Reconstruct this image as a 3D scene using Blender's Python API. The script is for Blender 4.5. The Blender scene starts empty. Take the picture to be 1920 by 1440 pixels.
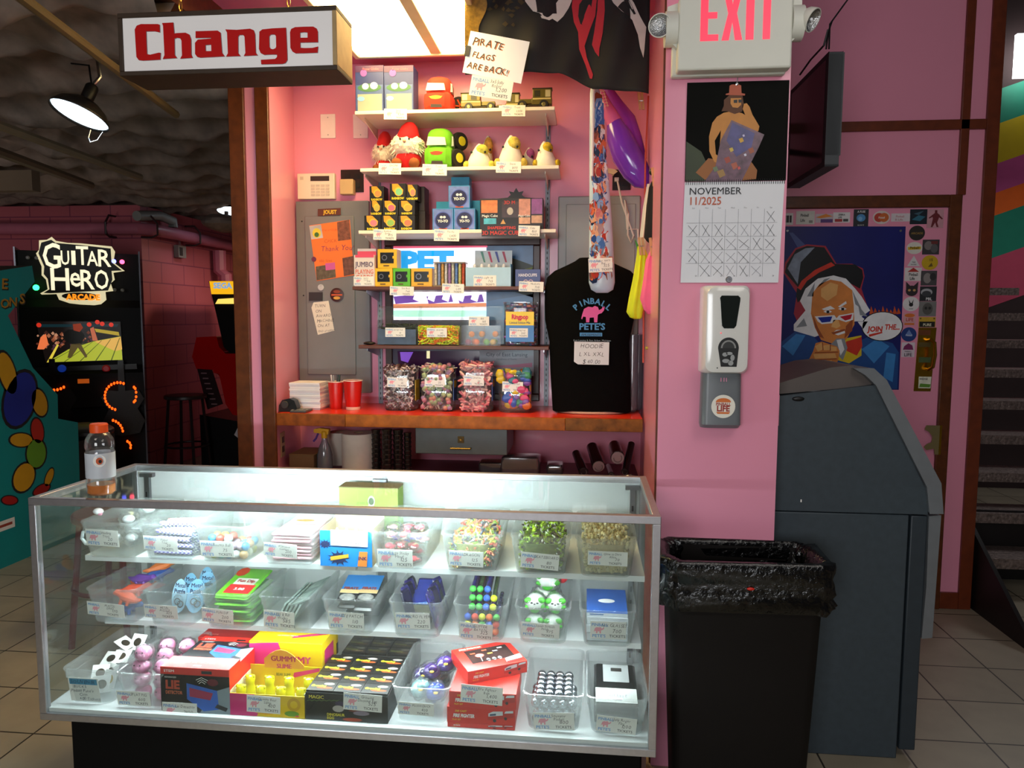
import bpy, math, random
from mathutils import Vector, Matrix, Quaternion
S = bpy.context.scene
COL = S.collection
R_ = random.Random(7)

# ------------------------------------------------------------------ camera, world, exposure, room lamps
FPX = 1384.58; YAW, PITCH, ROLL = 0.0993792, -0.0893770, 0.0039731
CAM = Vector((1.57804, -1.92059, 1.48165))
_cy, _sy = math.cos(YAW), math.sin(YAW)
_f = Vector((-_sy*math.cos(PITCH), _cy*math.cos(PITCH), math.sin(PITCH)))
_r0 = Vector((_cy, _sy, 0)); _u0 = _r0.cross(_f)
_r = math.cos(ROLL)*_r0 + math.sin(ROLL)*_u0
_u = -math.sin(ROLL)*_r0 + math.cos(ROLL)*_u0
cd = bpy.data.cameras.new('camera'); cam = bpy.data.objects.new('camera', cd); COL.objects.link(cam)
cd.sensor_fit = 'HORIZONTAL'; cd.sensor_width = 36; cd.lens = FPX/1920*36; cd.clip_start = .05; cd.clip_end = 100
cam.matrix_world = Matrix(((_r.x, _u.x, -_f.x, CAM.x), (_r.y, _u.y, -_f.y, CAM.y), (_r.z, _u.z, -_f.z, CAM.z), (0, 0, 0, 1)))
S.camera = cam
S.view_settings.view_transform = 'Standard'; S.view_settings.look = 'None'
S.view_settings.exposure = 0.0; S.view_settings.gamma = 1.0; S.view_settings.use_curve_mapping = False
S.cycles.use_denoising = True; S.cycles.max_bounces = 10; S.cycles.diffuse_bounces = 4
S.cycles.transparent_max_bounces = 28; S.cycles.glossy_bounces = 4; S.cycles.sample_clamp_indirect = 4
S.cycles.caustics_reflective = False; S.cycles.caustics_refractive = False
W = bpy.data.worlds.new('world'); S.world = W; W.use_nodes = True
W.node_tree.nodes['Background'].inputs[0].default_value = (.75, .70, .72, 1)
W.node_tree.nodes['Background'].inputs[1].default_value = .05

def lamp(name, loc, size, power, color, rot=(0, 0, 0), sy=None):
    d = bpy.data.lights.new(name, 'AREA'); d.energy = power; d.color = color
    d.shape = 'RECTANGLE'; d.size = size; d.size_y = sy or size
    o = bpy.data.objects.new(name, d); o.location = loc; o.rotation_euler = rot; COL.objects.link(o); return o
# ceiling lights of the arcade floor the photographer stands on; added fills are marked
lamp('arcade_ceiling_light', (2.55, -1.15, 2.6), .9, 9, (1, .94, .87), (math.radians(38), 0, math.radians(-6)))
lamp('arcade_ceiling_light', (0.1, -1.6, 2.6), .6, 5, (1, .84, .72), (math.radians(20), 0, 0))
lamp('added_front_fill', (.75, -4.2, 1.7), 1.4, 70, (.95, .97, 1), (math.radians(84), 0, math.radians(-2)))  # added fill from behind the camera, brightens the case fronts
lamp('arcade_back_light', (-1.3, 5.6, 2.3), .4, 17, (1, .72, .52))
lamp('stair_daylight_fill', (5.0, 3.6, 3.3), .6, 14, (.95, .97, 1), (math.radians(-25), 0, 0))  # added fill near the window, brightens the stairwell
lamp('added_ceiling_uplight', (-3.4, 1.2, 1.2), .8, 27, (1, .86, .8), (math.radians(180), math.radians(-30), 0))  # added uplight for the dark ceiling, mimics glow of unseen machines

# ------------------------------------------------------------------ helpers
def P(px, py, X=None, Y=None, Z=None):
    "a point of the place from where it shows in the photo and one known coordinate"
    d = _r*((px-960)/FPX) - _u*((py-720)/FPX) + _f
    if X is not None: t = (X-CAM.x)/d.x
    elif Y is not None: t = (Y-CAM.y)/d.y
    else: t = (Z-CAM.z)/d.z
    return CAM + d*t

def lin(c):
    if isinstance(c, str): c = tuple(int(c[i:i+2], 16) for i in (0, 2, 4))
    o = []
    for k in c:
        k = k/255; o.append(k/12.92 if k <= .04045 else ((k+.055)/1.055)**2.4)
    return (*o, 1)
_M = {}
def M(c, rough=.5, metal=0, var=.05, scale=14, bump=0, emit=0, coat=0, spec=.5, name=None, sub=0):
    key = (c, rough, metal, var, scale, bump, emit, coat, spec)
    if key in _M: return _M[key]
    m = bpy.data.materials.new(name or 'paint_%s' % (c if isinstance(c, str) else '%02x%02x%02x' % c)); m.use_nodes = True
    nt = m.node_tree; b = nt.nodes['Principled BSDF']; col = lin(c)
    b.inputs['Base Color'].default_value = col; b.inputs['Roughness'].default_value = rough
    b.inputs['Metallic'].default_value = metal; b.inputs['Specular IOR Level'].default_value = spec
    b.inputs['Coat Weight'].default_value = coat; b.inputs['Coat Roughness'].default_value = .1
    if emit:
        b.inputs['Emission Color'].default_value = col; b.inputs['Emission Strength'].default_value = emit
    if var or bump:
        tc = nt.nodes.new('ShaderNodeTexCoord'); n = nt.nodes.new('ShaderNodeTexNoise')
        n.inputs['Scale'].default_value = scale; n.inputs['Detail'].default_value = 4
        nt.links.new(tc.outputs['Object'], n.inputs['Vector'])
        if var:
            mx = nt.nodes.new('ShaderNodeMix'); mx.data_type = 'RGBA'
            mx.inputs[6].default_value = tuple(max(0, k*(1-var*2)) for k in col[:3]) + (1,)
            mx.inputs[7].default_value = tuple(min(1, k*(1+var*2)) for k in col[:3]) + (1,)
            nt.links.new(n.outputs['Fac'], mx.inputs[0]); nt.links.new(mx.outputs[2], b.inputs['Base Color'])
        if bump:
            bp = nt.nodes.new('ShaderNodeBump'); bp.inputs['Strength'].default_value = bump; bp.inputs['Distance'].default_value = .01
            nt.links.new(n.outputs['Fac'], bp.inputs['Height']); nt.links.new(bp.outputs['Normal'], b.inputs['Normal'])
    _M[key] = m; return m
def clear(name, c, alpha, rough=.08, gloss=.06, milk=0.0):
    "thin see-through sheet: clear share, tinted body share, fresnel gloss"
    if name in _M: return _M[name]
    m = bpy.data.materials.new(name); m.use_nodes = True; nt = m.node_tree; nt.nodes.clear()
    o = nt.nodes.new('ShaderNodeOutputMaterial'); tr = nt.nodes.new('ShaderNodeBsdfTransparent')
    tr.inputs[0].default_value = tuple(1-(1-k)*.35 for k in lin(c)[:3]) + (1,)
    df = nt.nodes.new('ShaderNodeBsdfDiffuse'); df.inputs[0].default_value = lin(c)
    tl = nt.nodes.new('ShaderNodeBsdfTranslucent'); tl.inputs[0].default_value = lin(c)
    m0 = nt.nodes.new('ShaderNodeMixShader'); m0.inputs[0].default_value = .5
    nt.links.new(df.outputs[0], m0.inputs[1]); nt.links.new(tl.outputs[0], m0.inputs[2])
    m1 = nt.nodes.new('ShaderNodeMixShader'); m1.inputs[0].default_value = alpha
    nt.links.new(tr.outputs[0], m1.inputs[1]); nt.links.new(m0.outputs[0], m1.inputs[2])
    gl = nt.nodes.new('ShaderNodeBsdfGlossy'); gl.inputs['Roughness'].default_value = rough
    lw = nt.nodes.new('ShaderNodeLayerWeight'); lw.inputs[0].default_value = .25
    mul = nt.nodes.new('ShaderNodeMath'); mul.operation = 'MULTIPLY_ADD'; mul.inputs[1].default_value = gloss*4; mul.inputs[2].default_value = gloss*.4
    nt.links.new(lw.outputs['Fresnel'], mul.inputs[0])
    m2 = nt.nodes.new('ShaderNodeMixShader'); nt.links.new(mul.outputs[0], m2.inputs[0])
    nt.links.new(m1.outputs[0], m2.inputs[1]); nt.links.new(gl.outputs[0], m2.inputs[2])
    nt.links.new(m2.outputs[0], o.inputs[0]); _M[name] = m; return m

class Fr:
    "a flat frame: origin o, unit directions u and v, outward normal n"
    def __init__(s, o, u, v):
        s.o = Vector(o); s.u = Vector(u).normalized(); s.v = Vector(v).normalized(); s.n = s.u.cross(s.v)
    def __call__(s, a, b, h=0): return s.o + s.u*a + s.v*b + s.n*h
def front(x, y, z, tilt=0, lean=0):
    "frame on a surface that faces the camera side, turned by TILT in its plane and leaning back by LEAN"
    c, k = math.cos(tilt), math.sin(tilt); cl, sl = math.cos(lean), math.sin(lean)
    U = Vector((1, 0, 0)); V = Vector((0, sl, cl))
    return Fr((x, y, z), U*c + V*k, V*c - U*k)
def top(x, y, z, rot=0):
    c, k = math.cos(rot), math.sin(rot); return Fr((x, y, z), (c, k, 0), (-k, c, 0))

_T = {}
def glyphs(s, bold):
    k = (s, bold)
    if k not in _T:
        cu = bpy.data.curves.new('t', 'FONT'); cu.body = s; cu.size = 1; cu.resolution_u = 2; cu.offset = 0 if 'M' in s else bold
        ob = bpy.data.objects.new('t', cu); me = ob.to_mesh()
        _T[k] = ([v.co.copy() for v in me.vertices], [tuple(p.vertices) for p in me.polygons])
        ob.to_mesh_clear(); bpy.data.objects.remove(ob); bpy.data.curves.remove(cu)
    return _T[k]
OFF = {}
class MB:
    def __init__(s): s.v = []; s.f = []; s.mi = []; s.m = []; s.X = None
    def add(s, vs, fs, m):
        b = len(s.v); X = s.X
        s.v += [X @ Vector(v) if X else Vector(v) for v in vs]
        if m not in s.m: s.m.append(m)
        i = s.m.index(m)
        for f in fs: s.f.append(tuple(b+k for k in f)); s.mi.append(i)
        return s
    def box(s, x0, x1, y0, y1, z0, z1, m):
        return s.add([(x0, y0, z0), (x1, y0, z0), (x1, y1, z0), (x0, y1, z0), (x0, y0, z1), (x1, y0, z1), (x1, y1, z1), (x0, y1, z1)],
                     [(0, 3, 2, 1), (4, 5, 6, 7), (0, 1, 5, 4), (1, 2, 6, 5), (2, 3, 7, 6), (3, 0, 4, 7)], m)
    def cb(s, c, d, m):
        return s.box(c[0]-d[0]/2, c[0]+d[0]/2, c[1]-d[1]/2, c[1]+d[1]/2, c[2]-d[2]/2, c[2]+d[2]/2, m)
    def poly(s, fr, pts, h, m): return s.add([fr(a, b, h) for a, b in pts], [tuple(range(len(pts)))], m)
    def rect(s, fr, x0, y0, x1, y1, h, m): return s.poly(fr, [(x0, y0), (x1, y0), (x1, y1), (x0, y1)], h, m)
    def ell(s, fr, cx, cy, rx, ry, h, m, n=20, rot=0, a0=0, a1=math.tau):
        c, k = math.cos(rot), math.sin(rot); pts = []
        full = abs(a1-a0-math.tau) < 1e-6
        for i in range(n if full else n+1):
            t = a0+(a1-a0)*i/n; x, y = rx*math.cos(t), ry*math.sin(t); pts.append((cx+x*c-y*k, cy+x*k+y*c))
        return s.poly(fr, pts, h, m)
    def ring(s, fr, cx, cy, r0, r1, h, m, n=24):
        vs = []; fs = []
        for i in range(n):
            t = math.tau*i/n
            vs += [fr(cx+r0*math.cos(t), cy+r0*math.sin(t), h), fr(cx+r1*math.cos(t), cy+r1*math.sin(t), h)]
            j = (i+1) % n; fs.append((2*i, 2*i+1, 2*j+1, 2*j))
        return s.add(vs, fs, m)
    def line(s, fr, pts, w, h, m):
        for (a, b), (c, d) in zip(pts, pts[1:]):
            L = math.hypot(c-a, d-b) or 1e-6; nx, ny = -(d-b)/L*w/2, (c-a)/L*w/2
            s.poly(fr, [(a-nx, b-ny), (c-nx, d-ny), (c+nx, d+ny), (a+nx, b+ny)], h, m)
        return s
    def slab(s, fr, pts, h0, h1, m, side=None):
        n = len(pts); s.add([fr(a, b, h1) for a, b in pts], [tuple(range(n))], m)
        s.add([fr(a, b, h0) for a, b in pts], [tuple(range(n-1, -1, -1))], m)
        return s.add([fr(a, b, h) for h in (h0, h1) for a, b in pts], [(i, (i+1) % n, n+(i+1) % n, n+i) for i in range(n)], side or m)
    def text(s, fr, t, x, y, size, h, m, al='l', bold=0, shear=0, sx=1, depth=0):
        if bold > 0 and 'M' in t and not depth:      # the font's heavy M folds over: lay three thin copies instead
            for j, d in enumerate((-.6, .6)): s.text(fr, t, x+d*bold*size, y, size, h-.00006*(j+1), m, al, 0, shear, sx)
            bold = 0
        vs, fs = glyphs(t, bold)
        if not vs: return s
        xs = [v.x for v in vs]; w = max(xs)
        dx = {'l': 0, 'c': -w/2, 'r': -w}[al]
        pts = [(x+((v.x+dx)*sx+v.y*shear)*size, y+v.y*size) for v in vs]
        s.add([fr(a, b, h+depth) for a, b in pts], fs, m)
        if depth:
            cnt = {}
            for f in fs:
                for a, b in zip(f, f[1:]+f[:1]):
                    cnt[(a, b)] = 1
            ed = [(a, b) for a, b in cnt if (b, a) not in cnt]
            n = len(pts); used = sorted({k for e in ed for k in e}); ix = {k: i for i, k in enumerate(used)}; q = len(used)
            s.add([fr(pts[k][0], pts[k][1], h) for k in used] + [fr(pts[k][0], pts[k][1], h+depth) for k in used],
                  [(ix[a], ix[b], q+ix[b], q+ix[a]) for a, b in ed], m)
        return s
    def hand(s, fr, t, x, y, size, h, m, al='l', bold=-.008, seed=1, sx=.95):
        "hand lettering: each letter a little off"
        r = random.Random(seed+len(t)); wid = []
        for ch in t: wid.append(.3 if ch == ' ' else max(v.x for v in glyphs(ch, bold)[0])+.07)
        x -= {'l': 0, 'c': .5, 'r': 1}[al]*sum(wid)*size*sx
        for ch, w in zip(t, wid):
            if ch != ' ':
                a = r.uniform(-.12, .12); k = size*r.uniform(.9, 1.1); c, d = math.cos(a), math.sin(a); dy = r.uniform(-.05, .05)*size
                vs, fs = glyphs(ch, bold)
                s.add([fr(x+(v.x*c-v.y*d+.15*v.y)*k*sx, y+dy+(v.x*d+v.y*c)*k, h) for v in vs], fs, m)
            x += w*size*sx
        return s
    def loft(s, rings, m, cap0=True, cap1=True):
        n = len(rings[0]); vs = [p for r in rings for p in r]; fs = []
        for k in range(len(rings)-1):
            for i in range(n):
                j = (i+1) % n; fs.append((k*n+i, k*n+j, (k+1)*n+j, (k+1)*n+i))
        if cap0: fs.append(tuple(range(n-1, -1, -1)))
        if cap1: fs.append(tuple((len(rings)-1)*n+i for i in range(n)))
        return s.add(vs, fs, m)
    def lathe(s, prof, c, m, n=20, ax=None, cap0=True, cap1=True):
        c = Vector(c); q = Vector((0, 0, 1)).rotation_difference(Vector(ax).normalized()) if ax else Quaternion()
        return s.loft([[c + q @ Vector((r*math.cos(math.tau*i/n), r*math.sin(math.tau*i/n), z)) for i in range(n)] for r, z in prof], m, cap0, cap1)
    def cyl(s, p0, p1, r, m, n=14, r1=None):
        p0, p1 = Vector(p0), Vector(p1); d = p1-p0
        return s.lathe([(r, 0), (r if r1 is None else r1, d.length)], p0, m, n, d)
    def tube(s, pts, r, m, n=8, closed=False):
        pts = [Vector(p) for p in pts]; rings = []; up = None; N = len(pts)
        for i, p in enumerate(pts):
            t = (pts[(i+1) % N]-pts[i-1]) if closed else (pts[min(i+1, N-1)]-pts[max(i-1, 0)])
            t.normalize()
            if up is None: up = t.orthogonal().normalized()
            up = (up - t*up.dot(t)).normalized(); b = t.cross(up); rr = r[i] if isinstance(r, (list, tuple)) else r
            rings.append([p + (up*math.cos(math.tau*k/n) + b*math.sin(math.tau*k/n))*rr for k in range(n)])
        if closed: rings.append(rings[0])
        return s.loft(rings, m, not closed, not closed)
    def ball(s, c, r, m, n=14, k=9, rot=None, fn=None):
        if not isinstance(r, (tuple, list)): r = (r, r, r)
        c = Vector(c); vs = [Vector((0, 0, -1))]; fs = []
        for j in range(1, k):
            t = math.pi*j/k
            for i in range(n):
                a = math.tau*i/n; vs.append(Vector((math.sin(t)*math.cos(a), math.sin(t)*math.sin(a), -math.cos(t))))
        vs.append(Vector((0, 0, 1)))
        for i in range(n):
            j = (i+1) % n; fs.append((0, 1+j, 1+i)); b = 1+(k-2)*n; fs.append((b+i, b+j, len(vs)-1))
            for q in range(k-2): fs.append((1+q*n+i, 1+q*n+j, 1+(q+1)*n+j, 1+(q+1)*n+i))
        out = []
        for v in vs:
            g = fn(v) if fn else 1.0
            w = Vector((v.x*r[0]*g, v.y*r[1]*g, v.z*r[2]*g))
            out.append(c + (rot @ w if rot else w))
        return s.add(out, fs, m)
    def grid(s, fn, nu, nv, m):
        return s.add([fn(i/nu, j/nv) for j in range(nv+1) for i in range(nu+1)],
                     [(j*(nu+1)+i, j*(nu+1)+i+1, (j+1)*(nu+1)+i+1, (j+1)*(nu+1)+i) for j in range(nv) for i in range(nu)], m)
    def obj(s, name, parent=None, local=False, bevel=0, thick=0, org=None, ang=32):
        if parent is not None and not local: off = OFF[parent.name]
        elif local: off = Vector((0, 0, 0))
        else:
            xs = [v.x for v in s.v]; ys = [v.y for v in s.v]; zs = [v.z for v in s.v]
            off = Vector(org) if org else Vector(((min(xs)+max(xs))/2, (min(ys)+max(ys))/2, min(zs)))
        me = bpy.data.meshes.new(name); me.from_pydata([v-off for v in s.v], [], s.f)
        for m in s.m: me.materials.append(m)
        me.polygons.foreach_set('material_index', s.mi); me.polygons.foreach_set('use_smooth', [True]*len(s.f))
        me.update(); me.set_sharp_from_angle(angle=math.radians(ang))
        o = bpy.data.objects.new(name, me); COL.objects.link(o)
        if parent is not None: o.parent = parent; OFF[o.name] = off
        else: o.location = off; OFF[o.name] = off
        if bevel:
            b = o.modifiers.new('bevel', 'BEVEL'); b.width = bevel; b.segments = 2; b.limit_method = 'ANGLE'; b.angle_limit = math.radians(40)
        if thick:
            k = o.modifiers.new('thickness', 'SOLIDIFY'); k.thickness = thick; k.offset = 0
        return o
def tag(o, label, cat, group=None, kind=None):
    o['label'] = label; o['category'] = cat
    if group: o['group'] = group
    if kind: o['kind'] = kind
    return o
def struct(mb, name, **k):
    o = mb.obj(name, **k); o['kind'] = 'structure'; return o
def thing(name, label, cat, loc, rz=0, group=None, rot=None):
    o = bpy.data.objects.new(name, None); o.empty_display_size = .05; COL.objects.link(o)
    o.location = loc; o.rotation_euler = rot or (0, 0, rz); OFF[o.name] = Vector(loc); return tag(o, label, cat, group)
def dup(o, loc=None, rot=None, label=None, parent=None):
    c = o.copy(); COL.objects.link(c)
    if parent is not None: c.parent = parent
    for ch in list(o.children): dup(ch, parent=c)
    if loc is not None: c.location = loc
    if rot is not None: c.rotation_euler = rot
    if label: c['label'] = label
    return c
def rr(cx, cy, w, d, r, z, n=4):
    "rounded rectangle ring"
    o = []
    for k, (sx, sy) in enumerate(((1, 1), (-1, 1), (-1, -1), (1, -1))):
        for i in range(n+1):
            a = math.pi/2*(k+i/n); o.append(Vector((cx+sx*(w/2-r)+r*math.cos(a), cy+sy*(d/2-r)+r*math.sin(a), z)))
    return o
def fit(x0, x1, yt, Y, zb=None, yb=None):
    "X range and Z range of something whose front stands in the plane Y and shows between these picture lines"
    ym = (yt+(yb or yt+40))/2
    a = P(x0, ym, Y=Y).x; b = P(x1, ym, Y=Y).x; z1 = P((x0+x1)/2, yt, Y=Y).z
    z0 = zb if zb is not None else P((x0+x1)/2, yb, Y=Y).z
    return a, b, z0, z1
WHITE = M('f2f0ea', .55, name='white_paper'); INK = M('1a1a20', .6, name='black_ink'); BLK = M('0c0b0b', .45, name='black_plastic')
CHROME = M('c9ccd0', .22, 1, .03, name='chrome'); STEEL = M('a8aab0', .32, 1, .08, 40, name='brushed_metal')
ELE = [(-.5, .05), (-.42, .3), (-.2, .42), (.02, .38), (.14, .46), (.3, .4), (.36, .24), (.5, .3), (.56, .45), (.66, .42), (.62, .22), (.5, .08), (.36, .04), (.3, -.02),
       (.28, -.4), (.12, -.4), (.1, -.14), (-.12, -.16), (-.14, -.4), (-.3, -.4), (-.32, -.12), (-.46, -.1), (-.52, -.25), (-.56, -.2)]
TAGB = M('6fa0d8', .6, name='light_blue_print'); TAGP = M('f0a0ae', .6, name='pink_print')
def card(mb, fr, w, h, name, num, hh=0, small=False):
    "price card: shop emblem at the left, hand-written prize and price, TICKETS"
    mb.slab(fr, [(-w/2, -h/2), (w/2, -h/2), (w/2, h/2), (-w/2, h/2)], hh, hh+.0008, WHITE)
    e = hh+.0012; k = h
    mb.text(fr, 'PINBALL', -w*.47, h*.22, k*.24, e, TAGB, bold=.02, sx=.95)
    mb.poly(fr, [(-w*.27+a*k*.44, -h*.02+b*k*.44) for a, b in ELE], e, TAGP)
    mb.text(fr, "PETE'S", -w*.45, -h*.42, k*.24, e, TAGB, bold=.02, sx=1.05)
    rows = name.split('/')
    for i, t in enumerate(rows):
        mb.hand(fr, t, w*(.12 if len(rows) > 1 else .16), h*(.25-i*.2 if len(rows) > 1 else .2), k*(.235 if len(rows) > 1 else .26), e, INK, 'c', seed=len(name)*3+i, sx=.85)
    mb.hand(fr, num, w*.24, -h*.14, k*.3, e, INK, 'c', seed=len(num))
    mb.text(fr, 'TICKETS', w*.03, -h*.4, k*.22, e, INK, bold=.005)
    return mb
# ------------------------------------------------------------------ the setting
PINK = M('ec97b0', .28, 0, .025, 3, .02, coat=.15, name='pink_gloss_paint')
PINKD = M('c9688f', .4, 0, .05, 5, .03, name='pink_block_paint')
WOOD = M('5c2e12', .35, 0, .3, 30, .05, name='dark_stained_wood')
TRIM = M('6a2c12', .4, 0, .2, 25, .04, name='red_brown_trim')
def tile_mat():
    m = bpy.data.materials.new('beige_floor_tile'); m.use_nodes = True; nt = m.node_tree; b = nt.nodes['Principled BSDF']
    tc = nt.nodes.new('ShaderNodeTexCoord'); mp = nt.nodes.new('ShaderNodeMapping')
    mp.inputs['Location'].default_value = (-2.99+.305*20-.0035, -1.295+.2975*20-.0035, 0)
    br = nt.nodes.new('ShaderNodeTexBrick'); br.offset = 0; br.squash = 1
    br.inputs['Scale'].default_value = 1; br.inputs['Brick Width'].default_value = .305; br.inputs['Row Height'].default_value = .2975
    br.inputs['Mortar Size'].default_value = .0035; br.inputs['Mortar Smooth'].default_value = .1; br.inputs['Bias'].default_value = -.2
    br.inputs['Color1'].default_value = lin('b3a790'); br.inputs['Color2'].default_value = lin('a89c86'); br.inputs['Mortar'].default_value = lin('3c342a')
    n = nt.nodes.new('ShaderNodeTexNoise'); n.inputs['Scale'].default_value = 7; n.inputs['Detail'].default_value = 5
    mx = nt.nodes.new('ShaderNodeMix'); mx.data_type = 'RGBA'; mx.blend_type = 'MULTIPLY'; mx.inputs[0].default_value = .35
    nt.links.new(tc.outputs['Object'], mp.inputs[0]); nt.links.new(mp.outputs[0], br.inputs['Vector']); nt.links.new(tc.outputs['Object'], n.inputs['Vector'])
    nt.links.new(br.outputs['Color'], mx.inputs[6]); nt.links.new(n.outputs['Fac'], mx.inputs[7]); nt.links.new(mx.outputs[2], b.inputs['Base Color'])
    b.inputs['Roughness'].default_value = .38; return m
b = MB(); b.box(-6, 7, -4, 9, -.1, 0, tile_mat()); struct(b, 'floor', org=(0, 0, 0))
# booth: alcove wall, splayed left wall, right wall that ends as the pillar
YW = 1.74
b = MB(); b.box(.10, 1.9, YW, YW+.12, 0, 2.75, PINK); struct(b, 'wall_alcove')
def prism(pts, z0, z1, m):
    b = MB(); return b.slab(Fr((0, 0, 0), (1, 0, 0), (0, 1, 0)), pts, z0, z1, m)
struct(prism([(.03, 1.29), (.176, 1.29), (.113, YW), (.113, YW+.12), (.0, YW+.12)], 0, 2.72, PINK), 'wall_left')
struct(prism([(1.810, .45), (2.182, .45), (2.182, 1.98), (1.853, 1.98), (1.853, YW)], 0, 2.75, PINK), 'wall_right')
for i, (a, c) in enumerate(((443.5, 466.5), (487, 511.5))):
    b = MB(); b.box(P(a, 600-20, Y=1.272).x-.012*(i == 0), P(c, 600-20, Y=1.272).x, 1.270, 1.29, 0, 2.72, WOOD); struct(b, 'trim_%d' % (i+1), bevel=.003)
b = MB(); b.box(1.853, 1.862, .47, .475, 0, .1, WOOD)
b = MB(); b.box(1.8055, 1.8115, .462, .478, 0, 2.7, WOOD); struct(b, 'trim_3')
b = MB(); b.box(1.840, 1.852, 1.25, 1.275, 1.06, 2.7, WOOD); struct(b, 'trim_4')
# ceilings
b = MB(); b.box(.10, 2.2, .25, YW+.1, 2.72, 2.8, M('c9688f', .5, name='booth_ceiling_paint')); struct(b, 'ceiling_booth')
b = MB(); b.box(.03, .10, .25, 1.29, 2.60, 2.8, WOOD); struct(b, 'trim_5')
# spray-foamed corrugated deck of the arcade
FOAM = M('82746a', .95, 0, .4, 9, .8, name='sprayed_insulation')
from mathutils import noise as NZ
def deck(u, v):
    x = -4.2+u*4.3; y = -.2+v*6.9
    z = 2.50+.13*abs(math.cos(y*math.pi/.40+.5*NZ.noise((x*.9, y*.9, 7))))+.07*NZ.noise((x*2.2, y*3.1, 0))+.05*NZ.noise((x*7, y*9, 3))
    return (x, y, z)
b = MB(); b.grid(deck, 110, 200, FOAM); struct(b, 'ceiling_arcade', ang=180)
# two pipes and a joist under the deck
for q0, q1, rd, c, n in (((20, -20), (330, 215), .018, '6a5a3c', 'thin tan conduit crossing the dark foamed ceiling from the top left corner'), ((-20, 228), (262, 332), .025, '857a62', 'pale conduit low on the dark ceiling behind the shaded lamp'), ((-20, 278), (170, 348), .03, '6a5c48', 'dull conduit under the dark ceiling, lowest and farthest left')):
    b = MB(); b.tube([P(*q0, Z=2.42), P(*q1, Z=2.42)], rd, M(c, .6), 8); tag(b.obj('ceiling_conduit'), n, 'pipe')
b = MB(); b.box(-3.8, -2.3, 3.0, 3.08, 2.36, 2.5, M('6a5a48', .8)); struct(b, 'beam_1')
def block_mat():
    m = bpy.data.materials.new('painted_block'); m.use_nodes = True; nt = m.node_tree; b = nt.nodes['Principled BSDF']
    tc = nt.nodes.new('ShaderNodeTexCoord'); mp = nt.nodes.new('ShaderNodeMapping'); mp.inputs['Rotation'].default_value = (math.radians(90), 0, 0)
    br = nt.nodes.new('ShaderNodeTexBrick'); br.inputs['Scale'].default_value = 1; br.inputs['Brick Width'].default_value = .4; br.inputs['Row Height'].default_value = .2
    br.inputs['Mortar Size'].default_value = .006; br.inputs['Color1'].default_value = lin('bc626c'); br.inputs['Color2'].default_value = lin('b65e68'); br.inputs['Mortar'].default_value = lin('8c4258')
    cx = nt.nodes.new('ShaderNodeCombineXYZ'); sp = nt.nodes.new('ShaderNodeSeparateXYZ'); ad = nt.nodes.new('ShaderNodeMath')
    nt.links.new(tc.outputs['Object'], sp.inputs[0]); nt.links.new(sp.outputs[0], ad.inputs[0]); nt.links.new(sp.outputs[1], ad.inputs[1])
    nt.links.new(ad.outputs[0], cx.inputs[0]); nt.links.new(sp.outputs[2], cx.inputs[1]); nt.links.new(cx.outputs[0], br.inputs['Vector'])
    nt.links.new(br.outputs['Color'], b.inputs['Base Color']); b.inputs['Roughness'].default_value = .45; return m
BLOCK = block_mat()
b = MB(); b.box(-6, -2.51, 4.6, 4.75, 0, 2.5, BLOCK); struct(b, 'wall_arcade_front', org=(0, 0, 0))
b = MB(); b.box(-2.66, -2.51, 4.75, 6.9, 0, 2.5, BLOCK); struct(b, 'wall_arcade_side', org=(0, 0, 0))
b = MB(); b.box(-2.51, .1, 6.9, 7.05, 0, 2.5, BLOCK); struct(b, 'wall_arcade_back', org=(0, 0, 0))
# wall with the door, right
YD = 1.98
zt = P(1640, 368, Y=YD).z; xl = P(1470, 700, Y=YD).x; xo = P(1800, 372, Y=YD).x; xi = P(1775, 400, Y=YD).x
xe = P(1843, 700, Y=YD).x
b = MB(); b.box(2.182, xe, YD, YD+.1, 0, 3.4, PINK); struct(b, 'wall_back', bevel=0)
def strip(n, x0, x1, z0, z1, m=TRIM, y=YD-.018):
    b = MB(); b.box(x0, x1, y, YD-.0005, z0, z1, m); struct(b, n, bevel=.002)
strip('trim_6', P(1805, 260, Y=YD).x-.018, P(1805, 260, Y=YD).x+.022, zt, 3.4)
strip('trim_7', xe-.06, xe, .0, 3.4)
strip('trim_8', 2.182, xe-.061, P(1700, 238, Y=YD).z-.02, P(1700, 232, Y=YD).z+.012)
strip('baseboard_back', xo+.004, xe-.061, 0, .085)
# stair side beyond the door wall
b = MB(); b.box(xe-.02, xe+.0, YD+.1, 5.4, 0, 3.4, PINKD); struct(b, 'wall_stair')
def mural():
    b = MB(); Y = 4.9; C = ['1f8a6e', 'c8b012', 'c0508c', 'f06a18', '1f8a6e', 'd0506c']
    b.box(4.2, 8.2, Y, Y+.1, 0, 4.2, M('3a2a2a', .8))
    ys = [158, 222, 296, 350, 392, 470, 560]
    fr = Fr((0, Y, 0), (1, 0, 0), (0, 0, 1))
    for i, c in enumerate(C):
        q = []
        for px, k in ((1840, 0), (1980, 0), (1980, 1), (1840, 1)):
            yy = ys[i+k] + (1900-px)*.35; p = P(px, yy, Y=Y); q.append((p.x, p.z))
        b.poly(fr, q[::-1], .003, M(c, .6))
    return b
struct(mural(), 'wall_mural')
a = P(1903, 145, Y=4.7); c = P(1990, 60, Y=4.7)
b = MB(); b.box(a.x, c.x, 4.7, 4.74, a.z, c.z, M('ffffff', .5, emit=5, var=0, name='bright_daylight_pane')); struct(b, 'window_1')
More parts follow.
